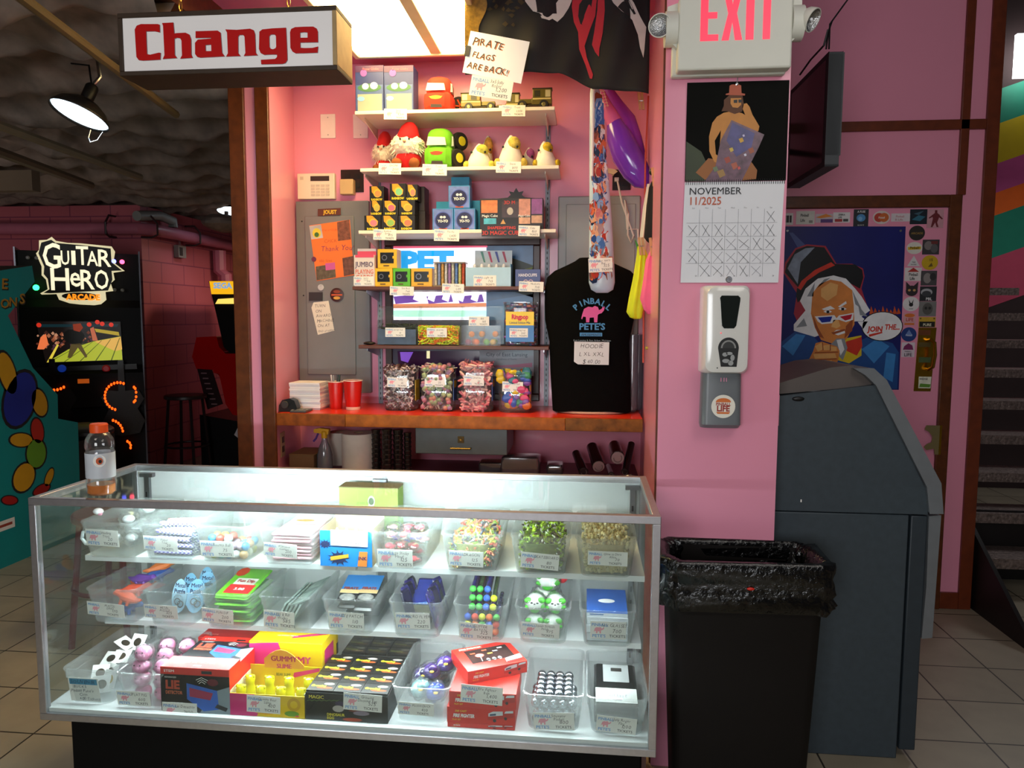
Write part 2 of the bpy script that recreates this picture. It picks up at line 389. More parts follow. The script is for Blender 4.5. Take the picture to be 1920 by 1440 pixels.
# stairs
t = thing('staircase', 'steel staircase with diamond-plate treads going up beyond the pink door wall', 'staircase', (4.15, 2.5, 0))
TREAD = M('8a7a74', .38, .6, .5, 60, .6, name='diamond_plate'); DK = M('120c0c', .5, name='black_steel')
for k in range(9):
    y = 2.20+.225*k; z = .39+.19*(k-1)
    b = MB(); b.box(xe+.01, 4.8, y, y+.24, z-.012, z, TREAD); b.box(xe+.01, 4.8, y-.004, y, z-.055, z, TREAD)
    b.obj('tread', t)
b = MB(); fr = Fr((xe+.012, 0, 0), (0, 1, 0), (0, 0, 1))
b.slab(fr, [(1.45, 0), (2.05, 0), (4.2, 1.75), (4.2, 2.1), (2.15, .50), (1.5, .06)], 0, .02, DK); b.obj('stringer', t)
b = MB(); b.box(xe+.05, 4.8, 2.46, 2.47, 0, .4, DK); b.obj('kick_plate', t)
# door with frame
DP = M('e894ae', .35, 0, .03, 4, name='pink_door_paint')
b = MB(); b.box(2.2, xi, YD-.012, YD-.0006, .01, P(1600, 392, Y=YD).z, DP); dr = struct(b, 'door_1')
b = MB(); b.box(xi, xo, YD-.03, YD-.0006, 0, zt, WOOD); b.box(2.182, xi, YD-.03, YD-.0006, P(1600, 391, Y=YD).z, zt, WOOD); struct(b, 'trim_9', bevel=.004)
# ------------------------------------------------------------------ glass display case
CW, CD, CH, RZ = 1.78, .504, .965, .3235
GL = clear('case_glass', 'e4f2ee', .012, .03, .05)
WLAM = M('eef0f0', .35, 0, .02, name='white_laminate')
case = thing('display_case', 'glass display case of prize bins with a metal frame, on a black base', 'display case', (CW/2, CD/2, 0))
r = .021; FRM = M('c4c2c6', .42, 1, .06, 60, name='case_frame_metal')
b = MB()
for z in (CH-r, RZ-r):
    b.box(0, CW, 0, r, z, z+r, FRM); b.box(0, CW, CD-r, CD, z, z+r, FRM)
    b.box(0, r, r, CD-r, z, z+r, FRM); b.box(CW-r, CW, r, CD-r, z, z+r, FRM)
for x in (0, CW-r):
    for y in (0, CD-r): b.box(x, x+r, y, y+r, RZ, CH-r, FRM)
b.obj('frame', case, bevel=.0015)
b = MB(); b.box(r, CW-r, r, CD-r, CH-.012, CH-.006, GL); b.obj('glass_top', case)
b = MB(); b.box(r, CW-r, .006, .011, RZ, CH-r, GL); b.obj('glass_front', case)
for x in (.008, CW-.013):
    b = MB(); b.box(x, x+.005, r, CD-r, RZ, CH-r, GL); b.obj('glass_side', case)
b = MB(); b.box(r, CW-r, CD-.018, CD-.012, RZ-.01, CH-r, WLAM); b.box(.9, .912, CD-.022, CD-.018, RZ, CH-r, STEEL); b.obj('sliding_back', case)
DZ = .335
b = MB(); b.box(.009, CW-.009, .012, CD-.02, RZ-.015, DZ, WLAM); b.obj('deck', case)
b = MB(); b.box(.058, CW-.035, .05, CD-.02, 0, RZ-r, M('050404', .7, var=.02, spec=.15, name='black_base_laminate')); b.obj('base', case, bevel=.004)
b = MB(); b.box(CW-.034, CW-.022, .045, CD-.02, .0, RZ-r, M('4a2f2c', .6)); b.obj('base_end_panel', case)
Z1, Z2 = .772, .545
b = MB(); b.box(.10, 1.748, .09, .47, Z1-.016, Z1, WLAM); b.obj('shelf', case)
b = MB(); b.box(.10, 1.748, .165, .47, Z2-.016, Z2, WLAM); b.obj('shelf', case)
STRIP = M('f2fcff', .5, emit=95, var=0, name='added_strip_glow')  # added strips under the shelves, put in to brighten the lower tubs
for z, y in ((Z1, .106), (Z2, .181)):
    b = MB(); b.box(.14, 1.70, y-.004, y+.004, z-.0195, z-.0165, STRIP); b.obj('added_light_strip', case)
for px in (275, 712, 1187):
    x = P(px, 905, Y=.47).x; b = MB(); b.box(x-.009, x+.009, .468, .482, DZ, .925, STEEL); b.box(x-.024, x+.024, .466, .484, .925, .938, STEEL)
    for z in range(12): b.box(x-.003, x+.003, .4665, .468, .36+z*.045, .378+z*.045, BLK)
    b.obj('shelf_standard', case)
for x in (.3, .9, 1.6):
    for z, y0 in ((Z1, .10), (Z2, .17)):
        b = MB(); b.slab(Fr((x, 0, 0), (0, 1, 0), (0, 0, 1)), [(y0+.05, z-.0165), (.468, z-.0165), (.468, z-.06), (y0+.05, z-.024)], 0, .004, STEEL); b.obj('shelf_bracket', case)
b = MB(); b.box(.04, CW-.04, .0215, .036, .9545, .9575, WHITE); b.obj('lamp_holder', case)
b = MB(); b.cyl((.28, .0285, .947), (1.34, .0285, .947), .0065, M('e6fbff', .5, emit=215, var=0, name='lit_case_tube'), 10); b.obj('lamp_tube', case)

# ------------------------------------------------------------------ booth ceiling light
L0 = P(665, 96, Z=2.7); 
fx0, fx1, fy1, fy0 = .505, 1.13, 1.515, .32
t = thing('ceiling_light', 'long fluorescent ceiling light with a cream frame over the prize booth', 'ceiling light', ((fx0+fx1)/2, (fy0+fy1)/2, 2.66))
FC = M('f4e2b4', .5, name='cream_enamel')
b = MB(); w = .022
b.box(fx0, fx0+w, fy0, fy1, 2.665, 2.72, FC); b.box(fx1-w, fx1, fy0, fy1, 2.665, 2.72, FC)
b.box(fx0+w, fx1-w, fy1-w, fy1, 2.665, 2.72, FC); b.box(fx0+w, fx1-w, fy0, fy0+w, 2.665, 2.72, FC)
xm = P(812, 88, Z=2.68).x; b.box(xm-.025, xm+.025, fy0+w, fy1-w, 2.672, 2.72, FC); b.obj('frame', t, bevel=.003)
LENS = M('ffe19e', .5, emit=16, var=0, name='lit_lamp_lens')
for x0, x1 in ((fx0+w, xm-.025), (xm+.025, fx1-w)):
    b = MB(); b.box(x0, x1, fy0+w, fy1-w, 2.682, 2.69, LENS); b.obj('lens', t)

# ------------------------------------------------------------------ counter of the booth
ZC = 1.045
YC = 1.288
LAM = M('d8341a', .3, 0, .06, 6, coat=.1, name='red_counter_laminate'); OAK = M('a05410', .5, 0, .35, 26, .05, spec=.2, name='oak_edge')
t = thing('counter', 'red laminate counter with a brown wood front edge in the pink booth', 'counter', (1.0, 1.5, ZC-.05))
b = MB(); b.box(.183, 1.828, YC+.02, YW-.001, ZC-.03, ZC, LAM); b.obj('counter_top', t)
b = MB(); x1 = P(647, 790, Y=YC).x; x2 = P(1060, 790, Y=YC).x; ze = P(850, 804, Y=YC).z
b.box(.183, x1, YC, YC+.02, ze, ZC, M('8a4412', .5, 0, .35, 30, spec=.2)); b.box(x1+.001, x2-.001, YC, YC+.02, ze, ZC, OAK); b.box(x2, 1.828, YC, YC+.02, ze, ZC, M('7a4a1a', .55, 0, .4, 30, spec=.2)); b.obj('wood_edge', t, bevel=.002)
ZL = .76
b = MB(); b.box(.18, 1.825, 1.31, YW-.001, ZL-.02, ZL, M('7a3a4a', .6)); tag(b.obj('under_shelf'), 'dusky shelf under the booth counter holding cups and towels', 'shelf')
# wall shelves
WS = M('f0e6d4', .45, 0, .03, name='cream_melamine'); BS = M('5e3222', .45, 0, .2, 30, name='brown_melamine')
YS = 1.46
SH = []
for i, (x0, y0, x1, y1, th, m, n) in enumerate(((665, 208.5, 1040, 199, .016, WS, 'topmost white wall shelf, carrying snow globe boxes and toy trucks'),
      (675, 315.5, 1048, 309.5, .016, WS, 'second white wall shelf, carrying plush toys'), (672, 432, 1042.5, 429.5, .016, WS, 'third white wall shelf, carrying boxed puzzles and springs'),
      (660.5, 537, 1022, 537, .016, BS, 'upper brown wall shelf, carrying yellow cubes and cards'), (672, 648.6, 1029, 648.6, .016, BS, 'lower brown wall shelf, carrying clear candy bins'))):
    a = P(x0, y0, Y=YS); c = P(x1, y1, Y=YS); z = (a.z+c.z)/2; SH.append(z)
    t = thing('wall_shelf', n, 'shelf', ((a.x+c.x)/2, 1.6, z-th), group='shelves on the booth wall')
    b = MB(); b.box(a.x, c.x, YS, YW-.012, z-th, z, m); b.obj('board', t, bevel=.002)
    for px in (712, 1026):
        x = P(px, 500, Y=YW).x; b = MB(); b.slab(Fr((x, 0, 0), (0, 1, 0), (0, 0, 1)), [(YS+.05, z-th-.0005), (YW-.012, z-th-.0005), (YW-.012, z-th-.05), (YS+.05, z-th-.012)], -.002, .002, WS if i < 3 else STEEL); b.obj('bracket', t)
for px, z1 in ((712, SH[1]+.12), (1026, SH[0]+.06)):
    x = P(px, 500, Y=YW).x; b = MB(); b.box(x-.011, x+.011, YW-.011, YW-.0005, ZC+.001, z1, M('7a7c82', .5, .8, .15, 40, name='galvanised_upright'))
    z = ZC+.02
    while z < z1-.03: b.box(x-.0025, x+.0025, YW-.0116, YW-.011, z, z+.012, BLK); z += .026
    tag(b.obj('slotted_upright'), 'slotted metal upright on the booth wall, %s' % ('beside the grey panel' if px < 900 else 'beside the black hoodie form'), 'shelf upright')
# ------------------------------------------------------------------ trash can and liner
YT0, YT1 = .215, .445
t = thing('trash_can', 'tall dark brown trash can with a black liner, right of the display case', 'trash can', (2.04, .33, 0))
CAN = M('14100e', .65, 0, .1, 8, spec=.2, name='dark_brown_plastic')
b = MB(); rings = []
for z, k in ((0, .80), (.02, .82), (.4, .89), (.74, .95), (.755, .99), (.762, .99)): rings.append(rr(2.055, (YT0+YT1)/2+.0, .472*k, .226*k, .035, z))
for z, k in ((.762, .95), (.5, .9), (.05, .8)): rings.append(rr(2.055, (YT0+YT1)/2, .472*k-.01, .226*k-.01, .03, z))
b.loft(rings, CAN); b.obj('can', t)
LIN = M('050506', .22, 0, .1, 38, 1.0, coat=.3, name='black_liner_film')
b = MB(); rings = []; rn = random.Random(4)
prof = [(.628, 1.0, .006), (.64, 1.008, .010), (.655, 1.012, .012), (.67, 1.008, .008), (.69, 1.018, .010), (.705, 1.012, .007), (.72, 1.02, .007), (.735, 1.028, .006), (.75, 1.03, .008), (.765, 1.028, .006), (.778, 1.01, .006), (.780, .985, .006), (.770, .955, .010), (.75, .935, .014), (.72, .925, .016), (.69, .915, .018), (.65, .905, .02), (.6, .89, .024), (.5, .86, .03)]
for j, (z, k, a) in enumerate(prof):
    rg = []
    for i, p in enumerate(rr(2.055, (YT0+YT1)/2, .474*k, .232*k, .05, z, 40)):
        d = Vector((p.x-2.055, p.y-.33, 0)).normalized()
        q = abs(NZ.noise((p.x*30, p.y*30, z*22)))*a*3.2 + abs(NZ.noise((p.x*90+z*40, p.y*90, z*120)))*a*1.8
        rg.append(p + d*q*(1 if j < 11 else -1) + Vector((0, 0, NZ.noise((p.x*14, p.y*14, 5))*.012 + NZ.noise((p.x*60, p.y*60, z*50))*.004)))
    rings.append(rg)
b.loft(rings, LIN, False, True); b.obj('liner', t, ang=180)
b = MB(); p = P(1408, 1105, Y=.202); b.ball((p.x, .205, p.z), (.011, .004, .005), M('d02818', .4), 12, 7); b.X = None
o = b.obj('drawstring', t); o['label'] = 'red drawstring end poking out of the liner'

# ------------------------------------------------------------------ cash machine seen from its side
t = thing('cash_machine', 'dark grey cash machine seen from its side, against the pink pillar', 'cash machine', (2.42, .85, 0))
GRY = M('39434a', .5, 0, .12, 40, .05, name='charcoal_powder_coat'); GRL = M('74787c', .4, .2, .06, 30, name='silver_grey_plastic')
ya, yb = .575, 1.02
def q(px, py): p = P(px, py, Y=ya); return (p.x, p.z)
frA = Fr((0, ya, 0), (1, 0, 0), (0, 0, 1))
seam = q(1600, 962)[1]
b = MB(); xr = q(1716, 1000)[0]
b.slab(frA, [(2.19, seam+.002), q(1740, 965), q(1735, 915), q(1640, 722), (2.19, q(1480, 745)[1])], -(yb-ya), 0, GRY); b.obj('upper_cabinet', t, bevel=.004)
b = MB(); xl = q(1684, 1250)[0]; b.box(2.19, xl+.01, ya, yb, .0, seam-.002, GRY); b.obj('lower_cabinet', t, bevel=.004)
b = MB(); b.box(xl+.018, xl+.07, ya+.004, yb-.004, .03, seam-.004, M('2c353c', .5, 0, .1, 30)); b.obj('door', t, bevel=.004)
b = MB(); pts = [q(1598, 690), q(1636, 690), q(1660, 712), q(1762, 905), q(1766, 962), q(1740, 962), q(1735, 912), q(1640, 722), q(1620, 703)]
b.slab(frA, pts, -(yb-ya)-.02, .012, GRL); b.obj('console', t, bevel=.006)
b = MB(); b.slab(frA, [q(1742, 968), q(1765, 966), q(1748, 1196), q(1728, 1198), q(1737, 1100)], -(yb-ya)-.02, .0, GRL); b.obj('door_trim', t, bevel=.004)
b = MB(); b.box(2.19, q(1625, 700)[0], ya+.02, yb-.02, q(1500, 735)[1], q(1500, 735)[1]+.004, GRL)
b.slab(frA, [(2.19, q(1480, 742)[1]), (2.19, q(1480, 725)[1]), q(1560, 690), q(1600, 686), q(1640, 705), q(1638, 724)], -(yb-ya)+.01, -.02, M('5c5450', .45)); b.obj('top_hood', t, bevel=.006)
b = MB(); p = P(1497, 748, Y=ya-.002); b.ball((p.x, ya-.001, p.z), (.02, .006, .008), BLK); b.obj('lock', t)
b = MB(); p = P(1502, 939, Y=ya-.001); b.cb((p.x, ya-.0008, p.z), (.004, .001, .009), WHITE); o = b.obj('chip_mark', t); o['label'] = 'small white chip in the paint'
# ------------------------------------------------------------------ flat screen turned edge-on
t = thing('television', 'black flat television on a wall arm seen nearly edge on, above the poster door', 'television', (2.45, 1.1, 2.02))
p0, p1, p2 = P(1548, 96, Y=.95), P(1546, 312, Y=.95), P(1476, 348, Y=1.42)
dv = Vector((p2.x-p1.x, p2.y-p1.y, 0)); L = dv.length; dv.normalize(); fr = Fr((p1.x, p1.y, p1.z), -dv, (0, 0, 1))
TVB = M('120b0c', .6, 0, .05, 10, name='black_tv_plastic')
H = p0.z-p1.z
b = MB(); b.slab(fr, [(-L, 0), (0, 0), (0, H), (-L, H)], -.05, 0, TVB, M('3c4044', .5)); b.obj('housing', t, bevel=.008)
b = MB(); b.rect(fr, -L+.02, .02, -.03, H-.02, .0006, M('1d0d10', .12, 0, .02)); b.obj('screen', t)
b = MB(); b.slab(Fr(fr(-.02, 0, -.051), fr.n, (0, 0, 1)), [(-.004, .04), (.05, .04), (.05, H-.005), (-.004, H-.005)], -.02, .0, M('44484a', .55)); b.obj('edge_panel', t)
b = MB(); c = fr(-L*.96, H*.5, -.05); b.tube([c, (c.x-.03, c.y+.2, c.z), (2.186, 1.74, c.z)], .014, BLK); b.obj('wall_arm', t)
b = MB(); a = P(1549, 92, Y=.97); b.tube([a, P(1553, 60, Y=.98), P(1560, 40, Y=1.0), P(1600, -15, Y=1.3)], .003, BLK, 6); b.tube([a+Vector((.01, 0, 0)), P(1556, 45, Y=.99), P(1585, 5, Y=1.2), P(1612, -30, Y=1.4)], .003, BLK, 6)
b.tube([P(1500, 140, Y=1.3), P(1520, 112, Y=1.2), P(1545, 85, Y=1.0), P(1553, 55, Y=.98)], .004, BLK, 6); tag(b.obj('television_cable'), 'dark cables running from the ceiling down to the black television', 'cable')
b = MB(); x = 2.184; z0, z1 = P(1462, 798, X=x).z, P(1462, 737, X=x).z; p = P(1452, 770, Y=.52)
b.box(2.183, 2.197, .50, .56, P(1460, 797, Y=.52).z, P(1460, 739, Y=.52).z, PINK); b.lathe([(.003, 0), (.003, .003)], (2.197, .53, 1.25), BLK, 8, (1, 0, 0)); tag(b.obj('hinge_plate', bevel=.001), 'pink painted metal plate on the pillar corner beside the cash machine', 'hinge plate')

# ------------------------------------------------------------------ exit sign
YP = .45
ye = .375
XS = M('dcdcd0', .5, 0, .02, name='off_white_sign_plastic'); RED = M('ff3a55', .4, emit=.75, var=0, name='lit_red_letters')
def pe(px, py, y=ye): p = P(px, py, Y=y); return (p.x, p.z)
x0, z0 = pe(1270, 132); x1 = pe(1484, 128)[0]; zT = z0+.205
t = thing('exit_sign', 'off-white emergency exit sign with red letters and two round lamps on the pillar', 'exit sign', ((x0+x1)/2, .41, z0))
b = MB(); b.box(x0, x1, ye, YP-.028, z0, zT, XS); b.box(x0-.012, x1-.004, YP-.030, YP-.001, z0-.004, zT, XS); b.obj('housing', t, bevel=.006)
fr = Fr((0, ye, 0), (1, 0, 0), (0, 0, 1)); b = MB(); zb = pe(1330, 77)[1]; h = .152
def xz(px): return pe(px, 60)[0]
e = xz(1313); b.poly(fr, [(e, zb), (xz(1347), zb), (xz(1347), zb+.018), (xz(1327), zb+.018), (xz(1327), zb+.063), (xz(1344), zb+.063), (xz(1344), zb+.081), (xz(1327), zb+.081), (xz(1327), zb+h-.018), (xz(1347), zb+h-.018), (xz(1347), zb+h), (e, zb+h)], .0008, RED)
xa, xb, xc = xz(1353), xz(1392), xz(1372.5); w = .021
for s_ in (1,):
    b.poly(fr, [(xa, zb), (xa+w, zb), (xc, zb+.052), (xb-w, zb), (xb, zb), (xc+.0125, zb+h/2), (xb, zb+h), (xb-w, zb+h), (xc, zb+h-.052), (xa+w, zb+h), (xa, zb+h), (xc-.0125, zb+h/2)], .0008, RED)
b.rect(fr, xz(1398), zb, xz(1413), zb+h, .0008, RED)
b.rect(fr, xz(1430), zb, xz(1444), zb+h-.018, .0008, RED); b.rect(fr, xz(1421), zb+h-.018, xz(1453), zb+h, .0008, RED)
b.obj('letters', t)
for k, (px, py, ax) in enumerate(((1238, 49, (-.25, -1, -.12)), (1520, 36, (.75, -.55, -.55)))):
    c = Vector(P(px, py, Y=ye+.01)); A = Vector(ax).normalized()
    sx = x0 if k == 0 else x1
    b = MB(); b.cyl((sx+(-.035 if k == 0 else .0), YP-.035, c.z), (sx+(0 if k == 0 else .035), YP-.035, c.z), .05, XS, 24, r1=.05)
    b.slab(Fr((sx, YP-.04, c.z), (1, 0, 0), (0, 0, 1)), [(0, -.06), ((-1 if k == 0 else 1)*.03, -.03), ((-1 if k == 0 else 1)*.03, .06), (0, .07)][::(-1 if k == 0 else 1)], -.02, .01, XS); b.obj('lamp_bracket', t)
    b = MB(); b.lathe([(.004, -.034), (.02, -.028), (.031, -.012), (.034, .004), (.034, .010), (.0315, .010)], c, XS, 24, A, True, False); lh = b.obj('lamp_head', t)
    b = MB(); n = 24; prof = [(.004, -.012), (.012, -.008), (.02, -.003), (.027, .003), (.031, .009)]
    b.lathe(prof, c+A*.001, M('dfe6ec', .12, 1, .3, 260, .5, name='faceted_reflector'), 28, A, True, False); b.obj('reflector', lh)
    b = MB(); b.ball(c+A*.002, .005, M('f8f8ff', .2)); b.obj('bulb', lh)

# ------------------------------------------------------------------ wall calendar
yc = YP-.004
def pc(px, py): p = P(px, py, Y=yc); return (p.x, p.z)
xL, zM = pc(1284, 342); xR = pc(1473, 345)[0]; zt_ = pc(1380, 153)[1]; zb_ = pc(1375, 530)[1]; cw = xR-xL
t = thing('wall_calendar', 'spiral wall calendar open at November 2025 hanging on the pink pillar', 'calendar', ((xL+xR)/2, yc, zb_))
fr = Fr((xL, yc, zM), (1, 0, 0), (0, 0, 1))
b = MB(); H = zt_-zM
b.slab(fr, [(0, .002), (cw, .002), (cw, H), (0, H)], 0, .0015, M('0c0c09', .7, 0, .3, 5, spec=.1, name='photo_black'))
SK = M('c88436', .5, 0, .12, 20, name='photo_skin'); SKD = M('9a5c24', .5, name='photo_skin_shade')
def U(a, c): return (a/690*cw, (705-c)/665*H)   # zoomed crop pixels (x from 90, y from 45) to the page
def pg(pts, h, m): b.poly(fr, [U(x-92, y) for x, y in pts][::-1], h, m)
pg([(95, 430), (200, 500), (300, 700), (95, 700)], .0018, M('2f3a1c', .5, 0, .3, 8))
pg([(165, 640), (250, 545), (330, 560), (310, 690), (230, 690)], .0020, SKD)
pg([(470, 700), (540, 570), (585, 630), (580, 690)], .0020, SKD)
pg([(300, 270), (345, 245), (400, 235), (470, 250), (520, 280), (590, 340), (580, 375), (520, 370), (480, 420), (480, 560), (320, 560), (330, 360), (290, 430), (300, 520), (360, 560), (340, 590), (290, 570), (255, 500), (250, 400), (270, 310)], .0022, SK)
pg([(590, 340), (585, 370), (550, 375), (505, 290), (470, 215), (475, 190), (500, 185), (520, 210), (540, 260)], .0024, SK)
pg([(345, 160), (380, 130), (470, 135), (480, 190), (470, 240), (420, 255), (370, 235), (330, 235), (345, 200)], .0024, M('5c3418', .6))
pg([(390, 150), (462, 150), (462, 195), (440, 215), (405, 210), (390, 185)], .0026, SK)
pg([(410, 162), (436, 160), (436, 182), (412, 182)], .0028, BLK); pg([(442, 160), (464, 160), (464, 180), (444, 182)], .0028, BLK)
pg([(355, 128), (485, 135), (487, 124), (462, 118), (458, 68), (440, 60), (395, 60), (380, 68), (378, 115), (357, 120)], .0028, M('b05030', .5))
pg([(400, 295), (625, 395), (590, 480), (480, 705), (225, 705), (300, 600), (330, 430)], .003, M('6a4a5c', .35, 0, .5, 40))
pg([(405, 310), (560, 385), (540, 480), (440, 540), (370, 430)], .0032, M('46427e', .35, 0, .3, 30))
for x, y, s_, c in ((470, 430, 18, 'd0a030'), (405, 492, 16, 'd0b040'), (500, 528, 10, 'd8d8e8'), (485, 400, 9, 'c8c0e0'), (380, 560, 24, 'a04030'), (430, 600, 26, 'b05840'), (340, 650, 30, 'a07a40'), (300, 620, 20, '6a7a58'), (460, 615, 12, 'd05050'), (540, 500, 22, 'a05030')):
    pg([(x-s_, y-s_*.5), (x+s_*.4, y-s_), (x+s_, y+s_*.4), (x-s_*.3, y+s_)], .0034, M(c, .4))
b.obj('photo_page', t)
b = MB(); hb = zM-zb_; fl = Fr((xL, yc, zb_), (1, 0, 0), (0, 0, 1)); PG = M('e6e6ea', .5, 0, .01, name='calendar_page')
b.add([fl(-.006, 0, .003), fl(cw-.012, 0, .003), fl(cw-.003, hb, .001), fl(0, hb, .001), fl(-.006, 0, .001), fl(cw-.012, 0, .001), fl(cw-.003, hb, 0), fl(0, hb, 0)], [(0, 1, 2, 3), (7, 6, 5, 4), (0, 4, 5, 1), (1, 5, 6, 2), (2, 6, 7, 3), (3, 7, 4, 0)], PG)
h0 = .0042
b.text(fl, 'NOVEMBER', .013, hb-.038, .030, h0, INK, bold=.002, sx=1.02); b.text(fl, '11/2025', .012, hb-.069, .034, h0, M('c0552e', .5), bold=.008, sx=.9)
gx0, gx1, gy1, gy0 = .008, cw-.022, hb-.083, .018; cw7 = (gx1-gx0)/7; rh = (gy1-gy0)/5
LNE = M('8a8a90', .6, name='thin_grey_rule')
for i in range(1, 7): b.rect(fl, gx0+i*cw7-.0004, gy0, gx0+i*cw7+.0004, gy1, h0, LNE)
for j in range(1, 5): b.rect(fl, gx0, gy0+j*rh-.0004, gx1, gy0+j*rh+.0004, h0, LNE)
for i, d in enumerate(('Sun', 'Mon', 'Tue', 'Wed', 'Thu', 'Fri', 'Sat')): b.text(fl, d, gx0+(i+.4)*cw7, gy1+.002, .006, h0, LNE)
rn = random.Random(3)
for k in range(1, 31):
    i = (6+k-1) % 7; j = (6+k-1)//7; cy_ = gy1-(min(j, 4)+.55)*rh; cx_ = gx0+(i+.5)*cw7
    if j > 4: continue
    b.text(fl, str(k), cx_+cw7*.25, cy_-rh*.43, .006, h0, INK)
    if k < 29 and k not in (23,):
        a = cw7*rn.uniform(.28, .44); c = rh*rn.uniform(.3, .42); m = INK if rn.random() < .6 else LNE
        b.line(fl, [(cx_-a, cy_+c), (cx_+a, cy_-c)], .0011, h0, m); b.line(fl, [(cx_+a*.8, cy_+c), (cx_-a*.8, cy_-c)], .0011, h0, m)
b.obj('month_page', t)
b = MB()
for i in range(46):
    x = .004+i*(cw-.008)/45; b.tube([fr(x, .008, .001), fr(x, .004, .004), fr(x, -.004, .004), fr(x, -.008, .002)], .0009, INK, 5)
b.obj('spiral_binding', t)
b = MB(); x = cw*.49; b.tube([fr(x, H-.006, .003), fr(x, H+.004, .004), fr(x+.002, H+.018, .001)], .0012, CHROME, 6); b.lathe([(.004, 0), (.0045, .002), (.002, .003)], fr(x, H-.008, .0012), CHROME, 12, (0, -1, 0)); b.obj('hook', t)
# ------------------------------------------------------------------ hand sanitizer dispenser
yd = .35
def pd(px, py, y=yd): p = P(px, py, Y=y); return (p.x, p.z)
x0, z0 = pd(1318, 702); x1, z1 = pd(1411, 534); xm = (x0+x1)/2
t = thing('sanitizer_dispenser', 'white wall hand sanitizer dispenser with a grey drip tray under the calendar', 'dispenser', (xm, .40, z0-.1))
WPL = M('e4e2dc', .18, 0, .01, coat=.5, name='glossy_white_plastic'); w = x1-x0; h = z1-z0
b = MB(); rings = []
for y, k, kz, rd in ((YP-.001, 1, 1, .008), (YP-.05, 1, 1, .012), (yd+.02, .98, .985, .02), (yd+.004, .9, .95, .025), (yd, .74, .9, .03)):
    rings.append([Vector((p.x, y, p.y)) for p in rr(xm, z0+h/2, w*k, h*kz, rd, 0, 5)])
b.loft([r_[::-1] for r_ in rings], WPL); b.obj('cover', t)
fr = Fr((xm, yd-.0006, z0), (1, 0, 0), (0, 0, 1)); k = h/168
b = MB(); pts = []
for x, y in ((-15, 148), (15, 148), (19, 144), (19, 138), (13, 92), (9, 87), (-9, 87), (-13, 92), (-17, 138), (-18, 144)): pts.append((x*k+.004, y*k))
b.slab(fr, pts[::-1], 0, .0015, M('1c211e', .12)); b.obj('window', t)
b = MB(); b.ell(fr, .004, 50*k, 19*k, 20*k, .0008, BLK, 20, 0, 0, math.pi); b.poly(fr, [(.004-19*k, 50*k), (.004-13*k, 15*k), (.004+16*k, 15*k), (.004+19*k, 50*k)], .0008, BLK)
b.ell(fr, .004, 50*k, 14*k, 15*k, .0011, M('8a8a88', .5), 16, 0, 0, math.pi); b.ell(fr, .004, 50*k, 11*k, 12*k, .0014, M('2a2a2a', .5), 16, 0, 0, math.pi)
for a, c, d, e_ in ((-6, 38, 5, 4), (2, 40, 6, 3), (8, 32, 4, 6), (-4, 26, 7, 4), (5, 22, 5, 5)): b.ell(fr, .004+a*k, c*k, d*k, e_*k, .0012, M('9a9c9c', .5), 10)
b.obj('sticker', t)
for x, z, m in ((-.027, .02, BLK), (-.019, .125, M('ff5060', .4, emit=.8, var=0)), (.022, .125, WHITE)):
    b = MB(); b.ball((xm+x, yd-.001, z0+z), .002, m, 8, 6); b.obj('indicator_light', t)
yt = .385; x0t, zt0 = P(1314, 806, Y=yt).x, P(1350, 804, Y=yt).z; x1t = P(1391, 790, Y=yt).x
b = MB(); TR = M('6e7276', .35, 0, .03, name='grey_tray_plastic')
rings = [[Vector((p.x, p.y, z)) for p in rr((x0t+x1t)/2, (yt+YP)/2+.008*f_, (x1t-x0t)*g_, (YP-yt)-.016*f_, .02, 0, 4)] for z, f_, g_ in ((zt0, 1, .95), (zt0+.012, 0, 1), (z0+.02, .4, .97))]
b.loft(rings, TR)
for x in (-.009, .0, .007): b.rect(Fr(((x0t+x1t)/2+.004, yt-.0006, zt0), (1, 0, 0), (0, 0, 1)), x-.0015, z0-zt0-.024, x+.0015, z0-zt0-.012, .001, M('d88aa8', .5))
tr = b.obj('drip_tray', t)
fr = Fr(((x0t+x1t)/2+.004, yt-.0006, zt0), (1, 0, 0), (0, 0, 1)); b = MB(); cy_ = P(1350, 762, Y=yt).z-zt0; R1 = .036
b.ell(fr, 0, cy_, R1, R1, .0008, M('ece6d8', .5), 32)
OR = M('d8702c', .5, name='orange_print'); DR = M('a03228', .5, name='brick_red_print')
b.ell(fr, 0, cy_+.013, .023, .013, .0012, OR, 16, 0, 0, math.pi); b.poly(fr, [(-.021, cy_-.017), (-.017, cy_-.023), (.017, cy_-.023), (.021, cy_-.017)], .0012, OR)
b.text(fr, 'PINBALL', 0, cy_+.003, .0125, .0014, DR, 'c', bold=.03, sx=.95); b.text(fr, 'LIFE', 0, cy_-.0145, .024, .0014, DR, 'c', bold=.04, sx=.95)
o = b.obj('sticker', t); o['label'] = 'round orange and cream bun-shaped emblem sticker on the drip tray'
b = MB(); p = P(1367, 524, Y=YP-.01); b.lathe([(.010, 0), (.010, .006), (.008, .008), (.004, .008), (.003, .006)], (p.x, YP-.002, p.z), STEEL, 18, (0, -1, 0)); tag(b.obj('wall_bumper'), 'small round metal bumper on the pillar at the foot of the calendar', 'bumper')
